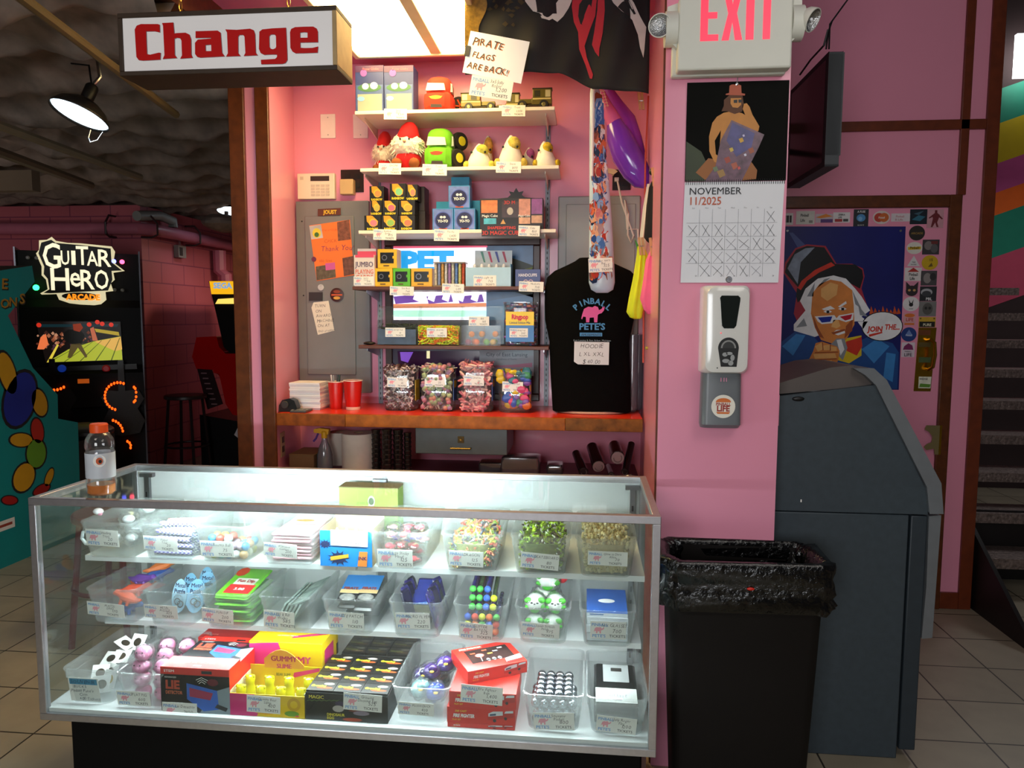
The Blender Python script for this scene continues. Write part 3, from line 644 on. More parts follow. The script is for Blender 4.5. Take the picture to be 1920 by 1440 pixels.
# ------------------------------------------------------------------ door: poster, stickers, handle
yp = YD-.0135
frP = Fr((0, yp, 0), (1, 0, 0), (0, 0, 1))
def pp(px, py): p = P(px, py, Y=yp); return (p.x, p.z)
def zz(x, y): return pp(1440+x/3.428, 340+y/3.428)         # from the enlarged crop of the door
def ppoly(b, pts, h, m):
    q = [zz(*p) for p in pts]; A = sum(q[i][0]*q[(i+1) % len(q)][1]-q[(i+1) % len(q)][0]*q[i][1] for i in range(len(q)))
    b.poly(frP, q if A > 0 else q[::-1], h, m)
b = MB()
q = [zz(*p) for p in ((70, 1330), (840, 1340), (885, 290), (105, 290))]; b.slab(frP, q, 0, .001, M('181c66', .35, 0, .25, 3, name='navy_print'))
K = dict(blk='0b0c12', red='d03420', skin='d8843e', skl='f0b068', skd='9a4a20', wht='f0f0f4', gry='8c9096', blu='1c4a8c', blm='3a84c8', yel='e0c020', navy='15184e', cyan='4a98c0')
K = {a: M(v, .4, 0, .12, 18) for a, v in K.items()}
ppoly(b, [(135, 330), (160, 330), (250, 420), (190, 425)], .0013, M('4a5890', .5))
OUT = M('a8283c', .4)
ppoly(b, [(100, 590), (110, 520), (175, 430), (250, 405), (370, 415), (440, 530), (540, 530), (610, 560), (620, 610), (600, 690), (640, 810), (560, 900), (200, 930), (165, 850), (185, 720)], .0014, OUT)
ppoly(b, [(108, 585), (120, 530), (180, 440), (250, 415), (362, 425), (430, 530), (420, 560), (200, 690)], .0016, K['blk'])
ppoly(b, [(125, 560), (170, 470), (240, 430), (300, 425), (210, 520), (190, 660)], .0018, M('8a96a8', .35, 0, .4, 20))
ppoly(b, [(185, 690), (260, 590), (400, 530), (560, 535), (605, 570), (612, 620), (590, 690), (500, 640), (380, 630), (290, 680), (190, 780), (180, 740)], .0018, K['blk'])
ppoly(b, [(190, 685), (215, 640), (300, 570), (405, 520), (430, 540), (330, 585), (250, 640), (210, 700)], .0020, K['red'])
ppoly(b, [(205, 770), (240, 690), (320, 625), (420, 605), (500, 625), (560, 690), (600, 740), (655, 830), (600, 870), (640, 900), (560, 900), (300, 1000), (165, 960), (165, 920), (240, 830)], .0020, K['wht'])
for i, pts in enumerate((((300, 650), (250, 740), (290, 740)), ((540, 700), (600, 820), (560, 790)), ((230, 880), (180, 940), (250, 930)), ((580, 800), (640, 870), (590, 860)), ((360, 630), (310, 690), (400, 620)))): ppoly(b, pts, .0022, K['gry'])
ppoly(b, [(285, 720), (330, 660), (400, 632), (470, 645), (540, 700), (550, 800), (555, 920), (500, 1020), (420, 1045), (340, 1020), (300, 940), (275, 850)], .0022, K['skin'])
ppoly(b, [(340, 690), (400, 650), (450, 665), (440, 730), (380, 770), (340, 740)], .0024, K['skl'])
ppoly(b, [(285, 850), (320, 940), (360, 1010), (330, 1000), (300, 930)], .0024, K['skd']); ppoly(b, [(500, 930), (545, 880), (540, 960), (490, 1010)], .0024, K['skd'])
ppoly(b, [(345, 820), (400, 800), (430, 820), (360, 830)], .0024, K['wht']); ppoly(b, [(450, 805), (500, 770), (505, 785), (460, 812)], .0024, K['wht'])
for x, y in ((385, 838), (480, 820)): ppoly(b, [(x-30, y), (x, y-14), (x+25, y), (x, y+12)], .0024, K['wht']); ppoly(b, [(x-10, y-8), (x+8, y-8), (x+8, y+10), (x-10, y+10)], .0026, K['blk'])
ppoly(b, [(300, 868), (425, 860), (440, 880), (455, 862), (550, 845), (545, 890), (500, 905), (455, 890), (435, 890), (410, 912), (345, 918), (318, 900)], .0026, K['wht'])
ppoly(b, [(318, 875), (412, 868), (400, 902), (345, 908)], .0028, M('2a3a9c', .2)); ppoly(b, [(460, 870), (540, 854), (530, 885), (495, 895)], .0028, M('c0283a', .2))
ppoly(b, [(420, 890), (450, 890), (465, 930), (440, 945), (405, 935)], .0026, K['skl'])
ppoly(b, [(410, 975), (440, 955), (490, 955), (495, 975), (450, 990)], .0026, K['wht']); ppoly(b, [(405, 972), (490, 948), (500, 958), (420, 985)], .0028, K['skd'])
ppoly(b, [(75, 1040), (180, 960), (270, 975), (330, 1040), (440, 1100), (520, 1160), (560, 1040), (640, 1000), (800, 1040), (840, 1100), (830, 1335), (120, 1335), (75, 1200)], .0018, K['blu'])
for pts in (((90, 1060), (180, 980), (240, 990), (160, 1120)), ((600, 1080), (700, 1010), (780, 1060), (680, 1170)), ((760, 1100), (820, 1110), (800, 1290), (740, 1260))): ppoly(b, pts, .0020, K['blm'])
ppoly(b, [(440, 1020), (600, 990), (600, 1120), (520, 1170), (450, 1150)], .0021, K['yel']); ppoly(b, [(500, 1030), (600, 1000), (605, 1060), (570, 1120), (505, 1090)], .0023, K['red'])
ppoly(b, [(400, 1050), (440, 1010), (490, 1010), (510, 1070), (480, 1150), (460, 1130), (420, 1090)], .0025, K['gry']); ppoly(b, [(440, 1020), (470, 1015), (490, 1080), (465, 1120)], .0026, K['wht'])
ppoly(b, [(120, 1310), (200, 1210), (260, 1220), (240, 1290)], .0022, K['wht'])
ppoly(b, [(245, 1180), (290, 1090), (305, 1040), (345, 1030), (440, 1060), (460, 1090), (450, 1150), (420, 1200), (330, 1230), (250, 1270)], .0028, K['skin'])
for pts in (((300, 1060), (345, 1035), (350, 1080), (320, 1095)), ((350, 1055), (400, 1050), (395, 1085), (350, 1085)), ((400, 1060), (440, 1065), (440, 1090), (400, 1092)), ((290, 1110), (430, 1105), (440, 1135), (300, 1140)), ((300, 1160), (410, 1150), (400, 1185), (300, 1190))): ppoly(b, pts, .0030, K['skl'])
for pts in (((300, 1098), (450, 1094), (450, 1100), (300, 1104)), ((300, 1144), (440, 1138), (440, 1144), (300, 1150)), ((345, 1035), (351, 1035), (356, 1085), (350, 1085)), ((396, 1050), (402, 1050), (402, 1088), (396, 1088))): ppoly(b, pts, .0032, K['skd'])
for i in range(8): x = 650+i*25; ppoly(b, [(x, 855), (x+12, 800+(i % 3)*12), (x+28, 850)], .0021, M('c8501c', .4))
cx_, cz_ = zz(732, 932); rx = zz(860, 932)[0]-cx_; rz = cz_-zz(732, 1022)[1]
b.ell(frP, cx_, cz_, rx*1.05, rz*1.06, .0029, K['blk'], 30); b.ell(frP, cx_, cz_, rx, rz, .0031, K['wht'], 30); ppoly(b, [(575, 903), (640, 900), (610, 950)], .0031, K['wht'])
x_, z_ = zz(640, 965); b.text(frP, 'JOIN', x_, z_, .036, .0034, K['red'], bold=.045, shear=.1, sx=.92); x_, z_ = zz(748, 952); b.text(frP, 'THE...', x_, z_, .036, .0034, K['red'], bold=.04, shear=.1, sx=.8)
ppoly(b, [(645, 985), (730, 966), (735, 975), (650, 1000)], .0034, K['red'])
for x, y in ((125, 318), (852, 318)): a, c = zz(x, y); b.ell(frP, a, c, .006, .006, .0016, CHROME, 12)
tag(b.obj('door_poster'), 'navy poster of a white-haired man in a top hat pointing, taped on the pink door', 'poster')
# stickers on the door: (outline kind, crop box, colours, text)
def stk(x0, y0, x1, y1, bg, label, txt=(), shape='r', extra=None):
    b = MB(); a0, c1 = zz(x0, y0); a1, c0 = zz(x1, y1); w, h = a1-a0, c1-c0
    bgm = M(bg, .45, 0, .08, 30)
    if shape == 'o': b.slab(frP, [(a0+w/2+w/2*math.cos(k*math.tau/28), c0+h/2+h/2*math.sin(k*math.tau/28)) for k in range(28)], 0, .0008, bgm)
    elif shape == 't': b.slab(frP, [(a0, c0), (a1, c0), (a0+w/2, c1)], 0, .0008, bgm)
    else: b.slab(frP, [(a0, c0), (a1, c0), (a1, c1), (a0, c1)], 0, .0008, bgm)
    for i, (k, *r) in enumerate(extra or []):
        m = M(r[-1], .5); hh = .0011+.0002*i
        if k == 'e': b.ell(frP, a0+w*r[0], c0+h*r[1], w*r[2], h*r[3], hh, m, 16)
        elif k == 'b': b.rect(frP, a0+w*r[0], c0+h*r[1], a0+w*r[2], c0+h*r[3], hh, m)
        else: b.poly(frP, [(a0+w*x, c0+h*y) for x, y in r[0]], hh, m)
    for s_, u, v, sz, cc, sx in txt: b.text(frP, s_, a0+w*u, c0+h*v, h*sz, .0024, M(cc, .5), 'c', bold=.02, sx=sx)
    tag(b.obj('sticker'), label, 'sticker', 'stickers on the pink door')
stk(96, 205, 160, 280, 'd8d4d0', 'sticker with dark bars at the left end of the top row on the door', extra=[('b', .1, .2, .3, .8, '222222'), ('b', .35, .2, .6, .8, '222222'), ('b', .65, .2, .85, .8, '222222')])
stk(182, 192, 298, 276, 'cfcdc4', 'square pale sticker with two lines of pencil-like letters above the poster', [('Pinball', .45, .58, .3, '333333', .8), ('Life', .35, .2, .3, '333333', .8)], extra=[('b', .7, .1, .9, .3, '888880')])
stk(306, 210, 415, 265, 'c8b8c0', 'sticker with orange and violet bands above the poster', extra=[('p', [(.0, .6), (.6, 1), (1, .7), (.3, .5)], 'e08830'), ('b', .3, .0, 1, .4, '5a3a78')])
stk(420, 200, 525, 265, 'dcd8d8', 'sticker with black letters over a red bar above the poster', [('ZEBRA', .5, .68, .24, '222222', .9), ('LIFE', .4, .42, .24, '222222', .9)], extra=[('b', .1, .08, .55, .36, 'a82c2c'), ('b', .6, .1, .9, .36, '444444')])
stk(552, 180, 643, 290, '23262c', 'dark sticker reading A FUSE with a blue figure above the poster', [('A FUSE', .5, .8, .17, 'e0e0e0', .85), ('BLOW IT', .5, .04, .1, 'cccccc', .9)], extra=[('e', .5, .5, .3, .22, '4a8ac0'), ('e', .45, .45, .14, .12, '7ab0d8')])
stk(675, 190, 783, 275, 'd8c8c4', 'white-edged oval sticker with two overlapping orange circles above the poster', [('Pinball', .5, .42, .2, 'e8e0d8', .9)], 'o', [('e', .36, .5, .28, .34, 'b83a2a'), ('e', .64, .5, .28, .34, 'c86428')])
stk(793, 207, 912, 258, 'd6ccd0', 'long pale sticker with faint pink lettering above the poster', [('Pinball', .45, .5, .36, 'c08a90', 1.1), ('& Life', .4, .12, .36, 'c08a90', 1.1)])
stk(915, 180, 1020, 275, '0e1c28', 'dark square sticker with a teal swirl near the top right of the door', extra=[('p', [(.1, .3), (.5, .6), (.9, .5), (.6, .2)], '2a6a80'), ('p', [(.2, .7), (.8, .9), (.5, .6)], '3a5a6a')])
stk(1025, 180, 1125, 300, 'c8929c', 'clear sticker of a dark red devil-like figure at the top right corner of the door', extra=[('p', [(.35, .5), (.3, .7), (.45, .8), (.45, .95), (.6, .95), (.6, .8), (.75, .7), (.7, .5), (.62, .3), (.72, .05), (.6, .05), (.5, .3), (.35, .05), (.25, .05)], '6a1c24'), ('p', [(.3, .7), (.1, .55), (.12, .5), (.35, .6)], '6a1c24'), ('p', [(.72, .7), (.95, .5), (.9, .45), (.7, .58)], '6a1c24')])
stk(908, 285, 1006, 380, '2a2420', 'round black sticker with dull gold lettering below the teal sticker', [('ARCADE', .5, .42, .18, '9a7a38', 1.1)], 'o')
stk(892, 390, 990, 468, 'dcd8cc', 'oval sticker with a yellow pinball ribbon right of the poster', [('Pinball!', .5, .42, .28, '201808', .95)], 'o', [('p', [(.1, .35), (.9, .4), (.92, .62), (.08, .58)], 'd8b020')])
stk(995, 375, 1098, 470, '3a3538', 'uppermost grey picture sticker in the right column of the door', extra=[('e', .35, .6, .25, .3, '7a7270'), ('e', .7, .4, .22, .3, '5a5658'), ('b', .5, .7, .9, .9, '6a2a28')])
stk(897, 478, 975, 545, 'd8d4d4', 'white triangular sticker with small grey letters right of the poster', [('THIS', .5, .3, .2, '555555', .8), ('MACHINE', .5, .1, .15, '555555', .8)], 't')
stk(990, 475, 1090, 570, 'c8a418', 'round yellow sticker in the right column of the door', [('15', .55, .6, .25, '5a4410', 1)], 'o', [('p', [(.4, .2), (.7, .25), (.6, .5)], '6a5214')])
stk(880, 555, 985, 640, 'dcd4d2', 'white sticker with black letters under a red roof shape, right of the poster', [('Pinball', .5, .38, .3, '1c1c1c', .85), ('Life', .45, .08, .3, '1c1c1c', .85)], extra=[('p', [(.15, .68), (.5, 1), (.85, .68)], 'b02820')])
stk(985, 575, 1082, 670, '4a4648', 'second grey picture sticker in the right column, under the round yellow one', extra=[('e', .4, .5, .25, .35, '8a8280'), ('e', .75, .6, .2, .25, '2c2a2c')])
stk(880, 645, 968, 740, 'd48aa4', 'sticker of a dark horned cat head right of the poster', extra=[('e', .5, .38, .42, .36, '2a2024'), ('p', [(.1, .5), (.08, 1), (.4, .7)], '2a2024'), ('p', [(.9, .5), (.92, 1), (.6, .7)], '2a2024'), ('e', .33, .42, .1, .08, 'c89a60'), ('e', .67, .42, .1, .08, 'c89a60')])
stk(978, 675, 1080, 770, '26282c', 'dark sticker with pale letters PBL in the right column', [('PBL', .55, .06, .26, 'e0e0e0', 1)], extra=[('e', .4, .6, .35, .25, 'a8a8ac'), ('e', .4, .5, .28, .2, '3a3c40')])
stk(868, 742, 970, 835, 'dedada', 'round white sticker with a black rabbit head right of the poster', [('pinball', .5, .14, .1, '444444', 1)], 'o', [('e', .5, .45, .13, .13, '141414'), ('p', [(.4, .52), (.34, .82), (.48, .56)], '141414'), ('p', [(.52, .54), (.64, .84), (.6, .5)], '141414')])
stk(972, 772, 1078, 868, '7a7876', 'grey sketch sticker of a face in the right column under the PBL sticker', extra=[('e', .5, .5, .3, .4, '55524f'), ('e', .4, .55, .08, .1, '222222'), ('e', .62, .55, .08, .1, '222222')])
stk(872, 848, 946, 925, 'd8a0a4', 'sticker of an orange bun reading LIFE right of the poster', [('LIFE', .5, .34, .38, 'b03020', .95)], extra=[('e', .5, .82, .42, .16, 'd8702c'), ('b', .1, .02, .9, .18, 'd8702c')])
stk(970, 872, 1075, 938, 'c8a030', 'brass-coloured sticker with a black band reading PURE in the right column', [('PURE', .5, .12, .36, 'e8e0c0', .95)], extra=[('b', .04, .02, .96, .55, '1a1612'), ('e', .1, .85, .05, .08, '5a4410'), ('e', .9, .85, .05, .08, '5a4410')])
stk(858, 938, 952, 1030, '1c3a7c', 'round blue sticker with a pale mountain shape right of the speech bubble', [('Pinball', .5, .38, .16, 'c8d0e0', 1)], 'o', [('p', [(.25, .42), (.5, .85), (.75, .42)], '6a84b8')])
stk(860, 1035, 940, 1130, 'd8c8d2', 'sticker of a magenta bell over the word LIFE, lowest in its column', [('LIFE', .5, .06, .3, '2a1a2a', 1), ('PINBALL', .5, .34, .12, '2a1a2a', 1)], extra=[('p', [(.1, .5), (.2, .75), (.5, .95), (.8, .8), (.9, .5)], '7a1c5a')])
# pull plate and handle
a0, c1 = zz(962, 940); a1, c0 = zz(1060, 1350)
t = thing('door_pull', 'brass door pull on a long brass plate with stickers, on the pink door', 'door pull', ((a0+a1)/2, yp, c0))
BR = M('c89a2c', .25, 1, .2, 12, name='polished_brass')
b = MB(); b.slab(frP, [(a0-.004, c0), (a1-.012, c0), (a1, c1), (a0+.004, c1)], 0, .0025, BR); b.obj('plate', t, bevel=.001)
b = MB(); x = (a0+a1)/2+.012; zt1, zb1 = zz(1010, 1020)[1], zz(1010, 1205)[1]
b.tube([frP(x-.006, zt1, .002), frP(x-.004, zt1+.004, .03), frP(x+.008, zt1-.012, .045), frP(x+.012, (zt1+zb1)/2, .048), frP(x+.006, zb1+.012, .045), frP(x-.006, zb1-.002, .03), frP(x-.008, zb1, .002)], .0085, BR, 10); b.obj('handle', t)
for (y0_, y1_, cc, lab) in ((955, 990, '6a3a1c', 'dark red lettering sticker'), (1035, 1065, '5a4a20', 'small brown sticker'), (1130, 1165, '4a5a38', 'dull green sticker'), (1255, 1330, 'e0dcc8', 'white sticker with a green wedge')):
    q0, w1 = zz(968, y0_); q1, w0 = zz(1050, y1_); b = MB(); b.slab(frP, [(q0, w0), (q1-.006, w0), (q1-.004, w1), (q0, w1)], .0026, .0032, M(cc, .4, 0, .2, 30))
    if y0_ == 1255: b.poly(frP, [(q0+.004, w0+.006), (q1-.01, w0+.004), (q1-.006, w0+.02), (q0+.008, w0+.024)], .0036, M('5a8a2c', .5)); b.text(frP, 'WEDGE', q0+.003, w1-.016, .014, .0036, INK, bold=.02, sx=.8)
    o = b.obj('sticker', t); o['label'] = lab
b = MB(); p0 = P(1733, 797, Y=yp-.012); p1 = P(1758, 852, Y=yp-.012)
x0, x1, z0, z1 = p0.x, p1.x, p1.z, p0.z; fr = Fr((x0, yp-.017, z0), (1, 0, 0), (0, 0, 1)); w, h = x1-x0, z1-z0
b.slab(fr, [(w*.75, 0), (w, 0), (w, h), (w*.1, h), (0, h*.85), (w*.3, h*.78), (w*.55, h*.6), (w*.5, h*.42), (w*.2, h*.36), (0, h*.25), (w*.2, h*.15), (w*.7, h*.2)], 0, .003, M('b8a878', .3, .8)); b.box(x1-.004, x1+.012, yp-.017, YD-.031, z0, z1, BR); tag(b.obj('latch_guard'), 'shaped metal latch guard on the door edge above the cash machine base', 'latch')
# ------------------------------------------------------------------ pirate flag, clipped sign
yf = .98
FB = M('0d0d0e', .75, 0, .2, 30, name='black_flag_cloth'); FW = M('c8c6be', .7, 0, .1, 20, name='flag_white'); FR = M('b01c2c', .7, 0, .1, 20, name='flag_red')
def pf(px, py): p = P(px, py, Y=yf); return (p.x, p.z)
def fold(x, z): return yf + .012*math.sin(x*19+z*4)+.008*math.sin(x*41-z*13)
edge = [(872, 60), (876, 140), (985, 137), (1050, 138), (1082, 150), (1112, 166), (1160, 170), (1215, 177)]
left = [pf(872, y) for y in (-60, 0, 60)]
b = MB(); xs0, xs1 = pf(872, 60)[0], pf(1232, 60)[0]; bot = [pf(*e) for e in edge[1:]]
def zbot(x):
    for (x0, z0), (x1, z1) in zip(bot, bot[1:]):
        if x <= x1: return z0+(z1-z0)*max(0, (x-x0))/(x1-x0)
    return bot[-1][1]
zt = 2.71
def fl_(u, v):
    x = xs0+(pf(1216, 170)[0]-xs0)*u; z = zbot(x)+(zt-zbot(x))*v; x += .0*v; return (x, fold(x, z), z)
t = thing('pirate_flag', 'black pirate flag hanging from the booth ceiling', 'flag', ((xs0+xs1)/2, yf, 2.33))
b.grid(fl_, 60, 24, FB); b.obj('cloth', t, thick=.0012)
b = MB()
THIN = clear('thin_lit_cloth', '6a5a20', .75, .6, .0)
def patch(pts, m, h=.004):
    q = [pf(*p) for p in pts]; n = []
    for (x0, z0), (x1, z1) in zip(q, q[1:]+q[:1]):
        for k in range(4): n.append((x0+(x1-x0)*k/4, z0+(z1-z0)*k/4))
    b.add([(x, fold(x, z)-h, z) for x, z in n], [tuple(range(len(n)))], m)
patch([(982, -30), (985, 4), (1000, 24), (1012, 28), (1016, 38), (1030, 40), (1036, 36), (1045, 40), (1056, 28), (1066, 12), (1072, -2), (1072, -30)], FW)
patch([(1007, 30), (1013, 34), (1017, 33), (1012, 29)], FB, .006); patch([(1023, 16), (1027, 26), (1036, 31), (1028, 28), (1022, 20)], FB, .006)
patch([(1076, -30), (1072, 10), (1076, 40), (1084, 60), (1086, 92), (1098, 120), (1106, 145), (1110, 146), (1112, 138), (1100, 105), (1096, 85), (1106, 55), (1116, 30), (1120, -10), (1118, -30)], FR)
patch([(1086, 8), (1084, 30), (1088, 45), (1096, 50), (1106, 30), (1112, -5), (1100, -10)], FB, .006)
patch([(1122, -30), (1120, 20), (1114, 60), (1110, 82), (1116, 96), (1123, 106), (1124, 90), (1130, 62), (1134, 20), (1132, -30)], FR)
patch([(1132, -30), (1150, 8), (1165, 25), (1185, 40), (1196, 65), (1200, 90), (1206, 110), (1208, 95), (1210, 70), (1212, 50), (1200, 30), (1188, 8), (1172, -12), (1160, -30)], FW)
patch([(1150, -20), (1170, 6), (1188, 30), (1192, 28), (1176, 0), (1160, -22)], FB, .006)
rn = random.Random(9)
for i in range(16): x, y = rn.uniform(910, 985), rn.uniform(0, 50); patch([(x-rn.uniform(3, 9), y), (x, y-rn.uniform(2, 6)), (x+rn.uniform(3, 9), y), (x, y+rn.uniform(2, 6))], M('3a3014', .8), .003)  # dull gold flecks painted for lamp light through the weave
b.obj('print', t)
b = MB()
def backlit_edge(u, v):
    x = xs0+.001+(pf(912, 0)[0]-xs0)*u*(.8+.2*math.sin(v*9)); z = zbot(x)+.02+(zt-zbot(x)-.02)*v; return (x, fold(x, z)-.006, z)
b.grid(backlit_edge, 6, 24, M('8a6a20', .5, 0, .6, 60, name='painted_lamp_glow')); b.obj('painted_backlight', t)  # lamp light through the flag's edge, painted as a gold strip
# sign clipped to the flag's edge
ys = .93
p0, p1, p2, p3 = (P(x, y, Y=ys) for x, y in ((867, 136), (977, 157), (991, 78), (876, 57)))
fr = Fr(p0, p1-p0, Vector((0, 0, 1))); w = (p1-p0).length; h = (p3-p0).length
fr = Fr(p0, p1-p0, (p3-p0)-(p1-p0).normalized()*(p3-p0).dot((p1-p0).normalized()))
t = thing('flag_sign', 'hand-lettered white sign about pirate flags clipped to the edge of the flag', 'sign', ((p0.x+p1.x)/2, ys, p0.z-.05))
b = MB(); b.slab(fr, [(0, 0), (w, 0), (w, h), (0, h)], 0, .001, M('e6eaf2', .6, 0, .01))
OG = M('c87a3c', .6)
for s_, x, y, k in (('PIRATE', .06, .70, .185), ('FLAGS', .10, .41, .15), ('ARE BACK!', .05, .13, .155)):
    b.hand(fr, s_, w*x+.0016, h*y-.0016, h*k*1.35, .0014, OG, bold=.008, seed=2, sx=.92); b.hand(fr, s_, w*x, h*y, h*k*1.35, .0018, INK, bold=-.004, seed=2, sx=.92)
b.obj('paper', t)
q0, q1, q3 = (P(x, y, Y=ys-.004) for x, y in ((879, 178), (957, 190), (884, 140)))
fr2 = Fr(q0, q1-q0, (q3-q0)-(q1-q0).normalized()*(q3-q0).dot((q1-q0).normalized())); w2 = (q1-q0).length; h2 = (q3-q0).length
b = MB(); fc = Fr(fr2(w2/2, h2/2), fr2.u, fr2.v); card(b, fc, w2, h2, '3x5 Jolly/Roger', '1,200'); o = b.obj('price_tag', t)
b = MB(); c = P(877, 96, Y=ys); fr3 = Fr((c.x, ys-.003, c.z), fr.u, fr.v)
b.slab(fr3, [(-.009, -.018), (.009, -.018), (.009, .018), (-.009, .018)], -.012, .004, BLK); b.tube([fr3(-.009, .012, -.004), fr3(-.022, .008, -.004), fr3(-.022, -.008, -.004), fr3(-.009, -.012, -.004)], .001, CHROME, 5); o = b.obj('binder_clip', t, bevel=.001)

# ------------------------------------------------------------------ change sign
yg = .30
A, B_, C_, D_ = (P(x, y, Y=yg) for x, y in ((218, 20), (633, 14), (630, 137), (225, 136)))
x0, x1, z0, z1 = (A.x+D_.x)/2, (B_.x+C_.x)/2, (C_.z+D_.z)/2, (A.z+B_.z)/2
t = thing('change_sign', 'white light box sign reading Change in red, hung on chains at the booth front', 'sign', ((x0+x1)/2, yg+.07, z0))
b = MB(); BRN = M('3a2a1c', .6, 0, .2, 20, name='brown_sign_case'); fw = .014
b.box(x0, x1, yg, yg+.148, z0, z0+fw, BRN); b.box(x0, x1, yg, yg+.148, z1-fw, z1, BRN); b.box(x0, x0+fw, yg, yg+.148, z0+fw, z1-fw, BRN); b.box(x1-fw, x1, yg, yg+.148, z0+fw, z1-fw, M('b89a6a', .55, 0, .15, 20, name='tan_side_panel'))
b.box(x0+fw, x1-fw, yg+.12, yg+.148, z0+fw, z1-fw, BRN); b.obj('case', t, bevel=.002)
b = MB(); b.box(x0+fw, x1-fw, yg+.005, yg+.009, z0+fw, z1-fw, M('d8d4d2', .3, 0, .03, 6, emit=.28, name='white_acrylic')); b.obj('face', t)
GLY = [[(200, 160), (235, 148), (370, 150), (385, 155), (385, 215), (345, 205), (275, 205), (275, 380), (300, 385), (370, 370), (385, 372), (380, 425), (240, 430), (205, 425), (188, 400), (183, 190)],
 [(405, 143), (495, 140), (500, 225), (520, 222), (590, 220), (620, 235), (632, 270), (630, 390), (640, 415), (540, 420), (555, 395), (555, 280), (545, 262), (520, 258), (500, 265), (498, 390), (515, 415), (400, 420), (415, 390), (412, 165)],
 [(670, 210), (845, 208), (868, 225), (875, 380), (895, 408), (790, 412), (790, 262), (668, 262)],
 [(790, 268), (685, 275), (662, 300), (660, 385), (675, 408), (700, 415), (790, 412), (790, 365), (745, 365), (745, 318), (790, 315)],
 [(905, 200), (995, 205), (1100, 198), (1128, 210), (1138, 240), (1140, 385), (1155, 405), (1045, 408), (1058, 385), (1055, 260), (1045, 245), (1015, 245), (1005, 258), (1002, 385), (1020, 408), (905, 410), (920, 385), (918, 225)],
 [(1275, 198), (1195, 205), (1172, 222), (1165, 355), (1178, 388), (1205, 402), (1275, 400), (1275, 360), (1255, 355), (1248, 340), (1248, 260), (1258, 247), (1275, 245)],
 [(1275, 198), (1380, 195), (1385, 400), (1385, 445), (1370, 468), (1345, 475), (1180, 475), (1178, 440), (1290, 435), (1305, 420), (1305, 402), (1275, 400), (1275, 360), (1295, 352), (1300, 340), (1300, 260), (1292, 247), (1275, 245)],
 [(1520, 190), (1450, 192), (1420, 205), (1410, 230), (1410, 350), (1425, 380), (1450, 395), (1520, 395), (1520, 355), (1488, 352), (1488, 312), (1520, 312), (1520, 275), (1488, 275), (1488, 235), (1520, 232)],
 [(1520, 190), (1590, 190), (1615, 205), (1625, 230), (1625, 312), (1520, 312), (1520, 275), (1545, 275), (1545, 235), (1520, 232)], [(1520, 355), (1580, 355), (1625, 345), (1620, 393), (1520, 395)]]
fx0, fx1, fz0, fz1 = x0+fw, x1-fw, z0+fw, z1-fw
fr = Fr((0, yg+.005, 0), (1, 0, 0), (0, 0, 1)); b = MB(); RD = M('cc1212', .5, 0, .04, spec=.2, name='red_sign_letters'); OL = M('8a8088', .5)
for g in GLY:
    q = []
    for x, y in g:
        yt = 100-.021*(x-80); yb = 510-.012*(x-85); q.append((fx0+(fx1-fx0)*(x-82)/1653, fz0+(fz1-fz0)*(yb-y)/(yb-yt)))
    b.slab(fr, q[::-1], .0, .004, RD, OL)
b.obj('letters', t)
b = MB()
for px in (338, 541):
    x = P(px, 10, Y=yg+.07).x
    for k in range(8):
        z = z1+.002+k*.026; u = Vector((1, 0, 0)) if k % 2 else Vector((0, 1, 0))
        if px == 338 or True: b.tube([Vector((x, yg+.07, z+.015))+u*.005*math.cos(a)+Vector((0, 0, .015*math.sin(a))) for a in [i*math.tau/10 for i in range(10)]], .0018, M('b88a40', .3, .9), 5, True)
    b.obj('chain', t); b = MB()

# ------------------------------------------------------------------ clamp lamps
def clamp_lamp(c, A, R, label, e):
    c = Vector(c); A = Vector(A).normalized()
    t = thing('hanging_lamp', label, 'lamp', c+Vector((0, 0, .12)))
    b = MB(); prof = [(.022, -.62*R), (.03, -.60*R), (.5*R, -.50*R), (.82*R, -.28*R), (R, 0), (1.03*R, .01)]
    b.lathe(prof, c, M('3a3632', .4, .6, .1, 20, name='dark_aluminium'), 28, A, True, False)
    b.obj('shade', t, thick=.0015)
    b = MB(); b.lathe([(.1*R, -.52*R), (.5*R, -.46*R), (.80*R, -.25*R), (.985*R, 0)], c, M('d8f0ff', .3, 0, .25, 26, emit=e, name='lit_reflector'), 28, A, True, False); b.obj('lit_reflector', t)
    b = MB(); b.lathe([(.02, -.62*R-.07), (.026, -.62*R-.06), (.026, -.62*R)], c, BLK, 14, A); b.obj('socket', t)
    d = bpy.data.lights.new('lamp_light', 'SPOT'); d.energy = 14; d.color = (.9, .96, 1); d.spot_size = math.radians(120); d.spot_blend = .6; d.shadow_soft_size = R*.6
    o = bpy.data.objects.new('lamp_light', d); o.location = c+A*.01; o.rotation_euler = A.to_track_quat('-Z', 'Y').to_euler(); COL.objects.link(o)
    return t, c, A
t, c, A = clamp_lamp(P(150, 214, Y=1.05), (-.23, -.32, -.92), .113, 'metal clamp lamp with a lit reflector shade hanging under the dark foamed ceiling', 2.2)
b = MB(); q = c-A*.14; b.tube([q, q+Vector((.02, .02, .04)), q+Vector((.0, .03, .16))], .008, CHROME, 8); b.obj('swivel_arm', t)
b = MB(); g = c+A*.012; b.tube([g+Vector((.05, 0, -.055)), g+Vector((.045, -.01, -.09)), g+Vector((.06, -.02, -.11)), g+Vector((.085, -.01, -.10)), g+Vector((.09, .02, -.06))], .0025, CHROME, 6); b.obj('spring_clamp', t)
b = MB(); b.tube([c-A*.13, c-A*.13+Vector((-.03, .03, .1)), c+Vector((-.1, .1, .24))], .004, BLK, 6); b.obj('cord', t)
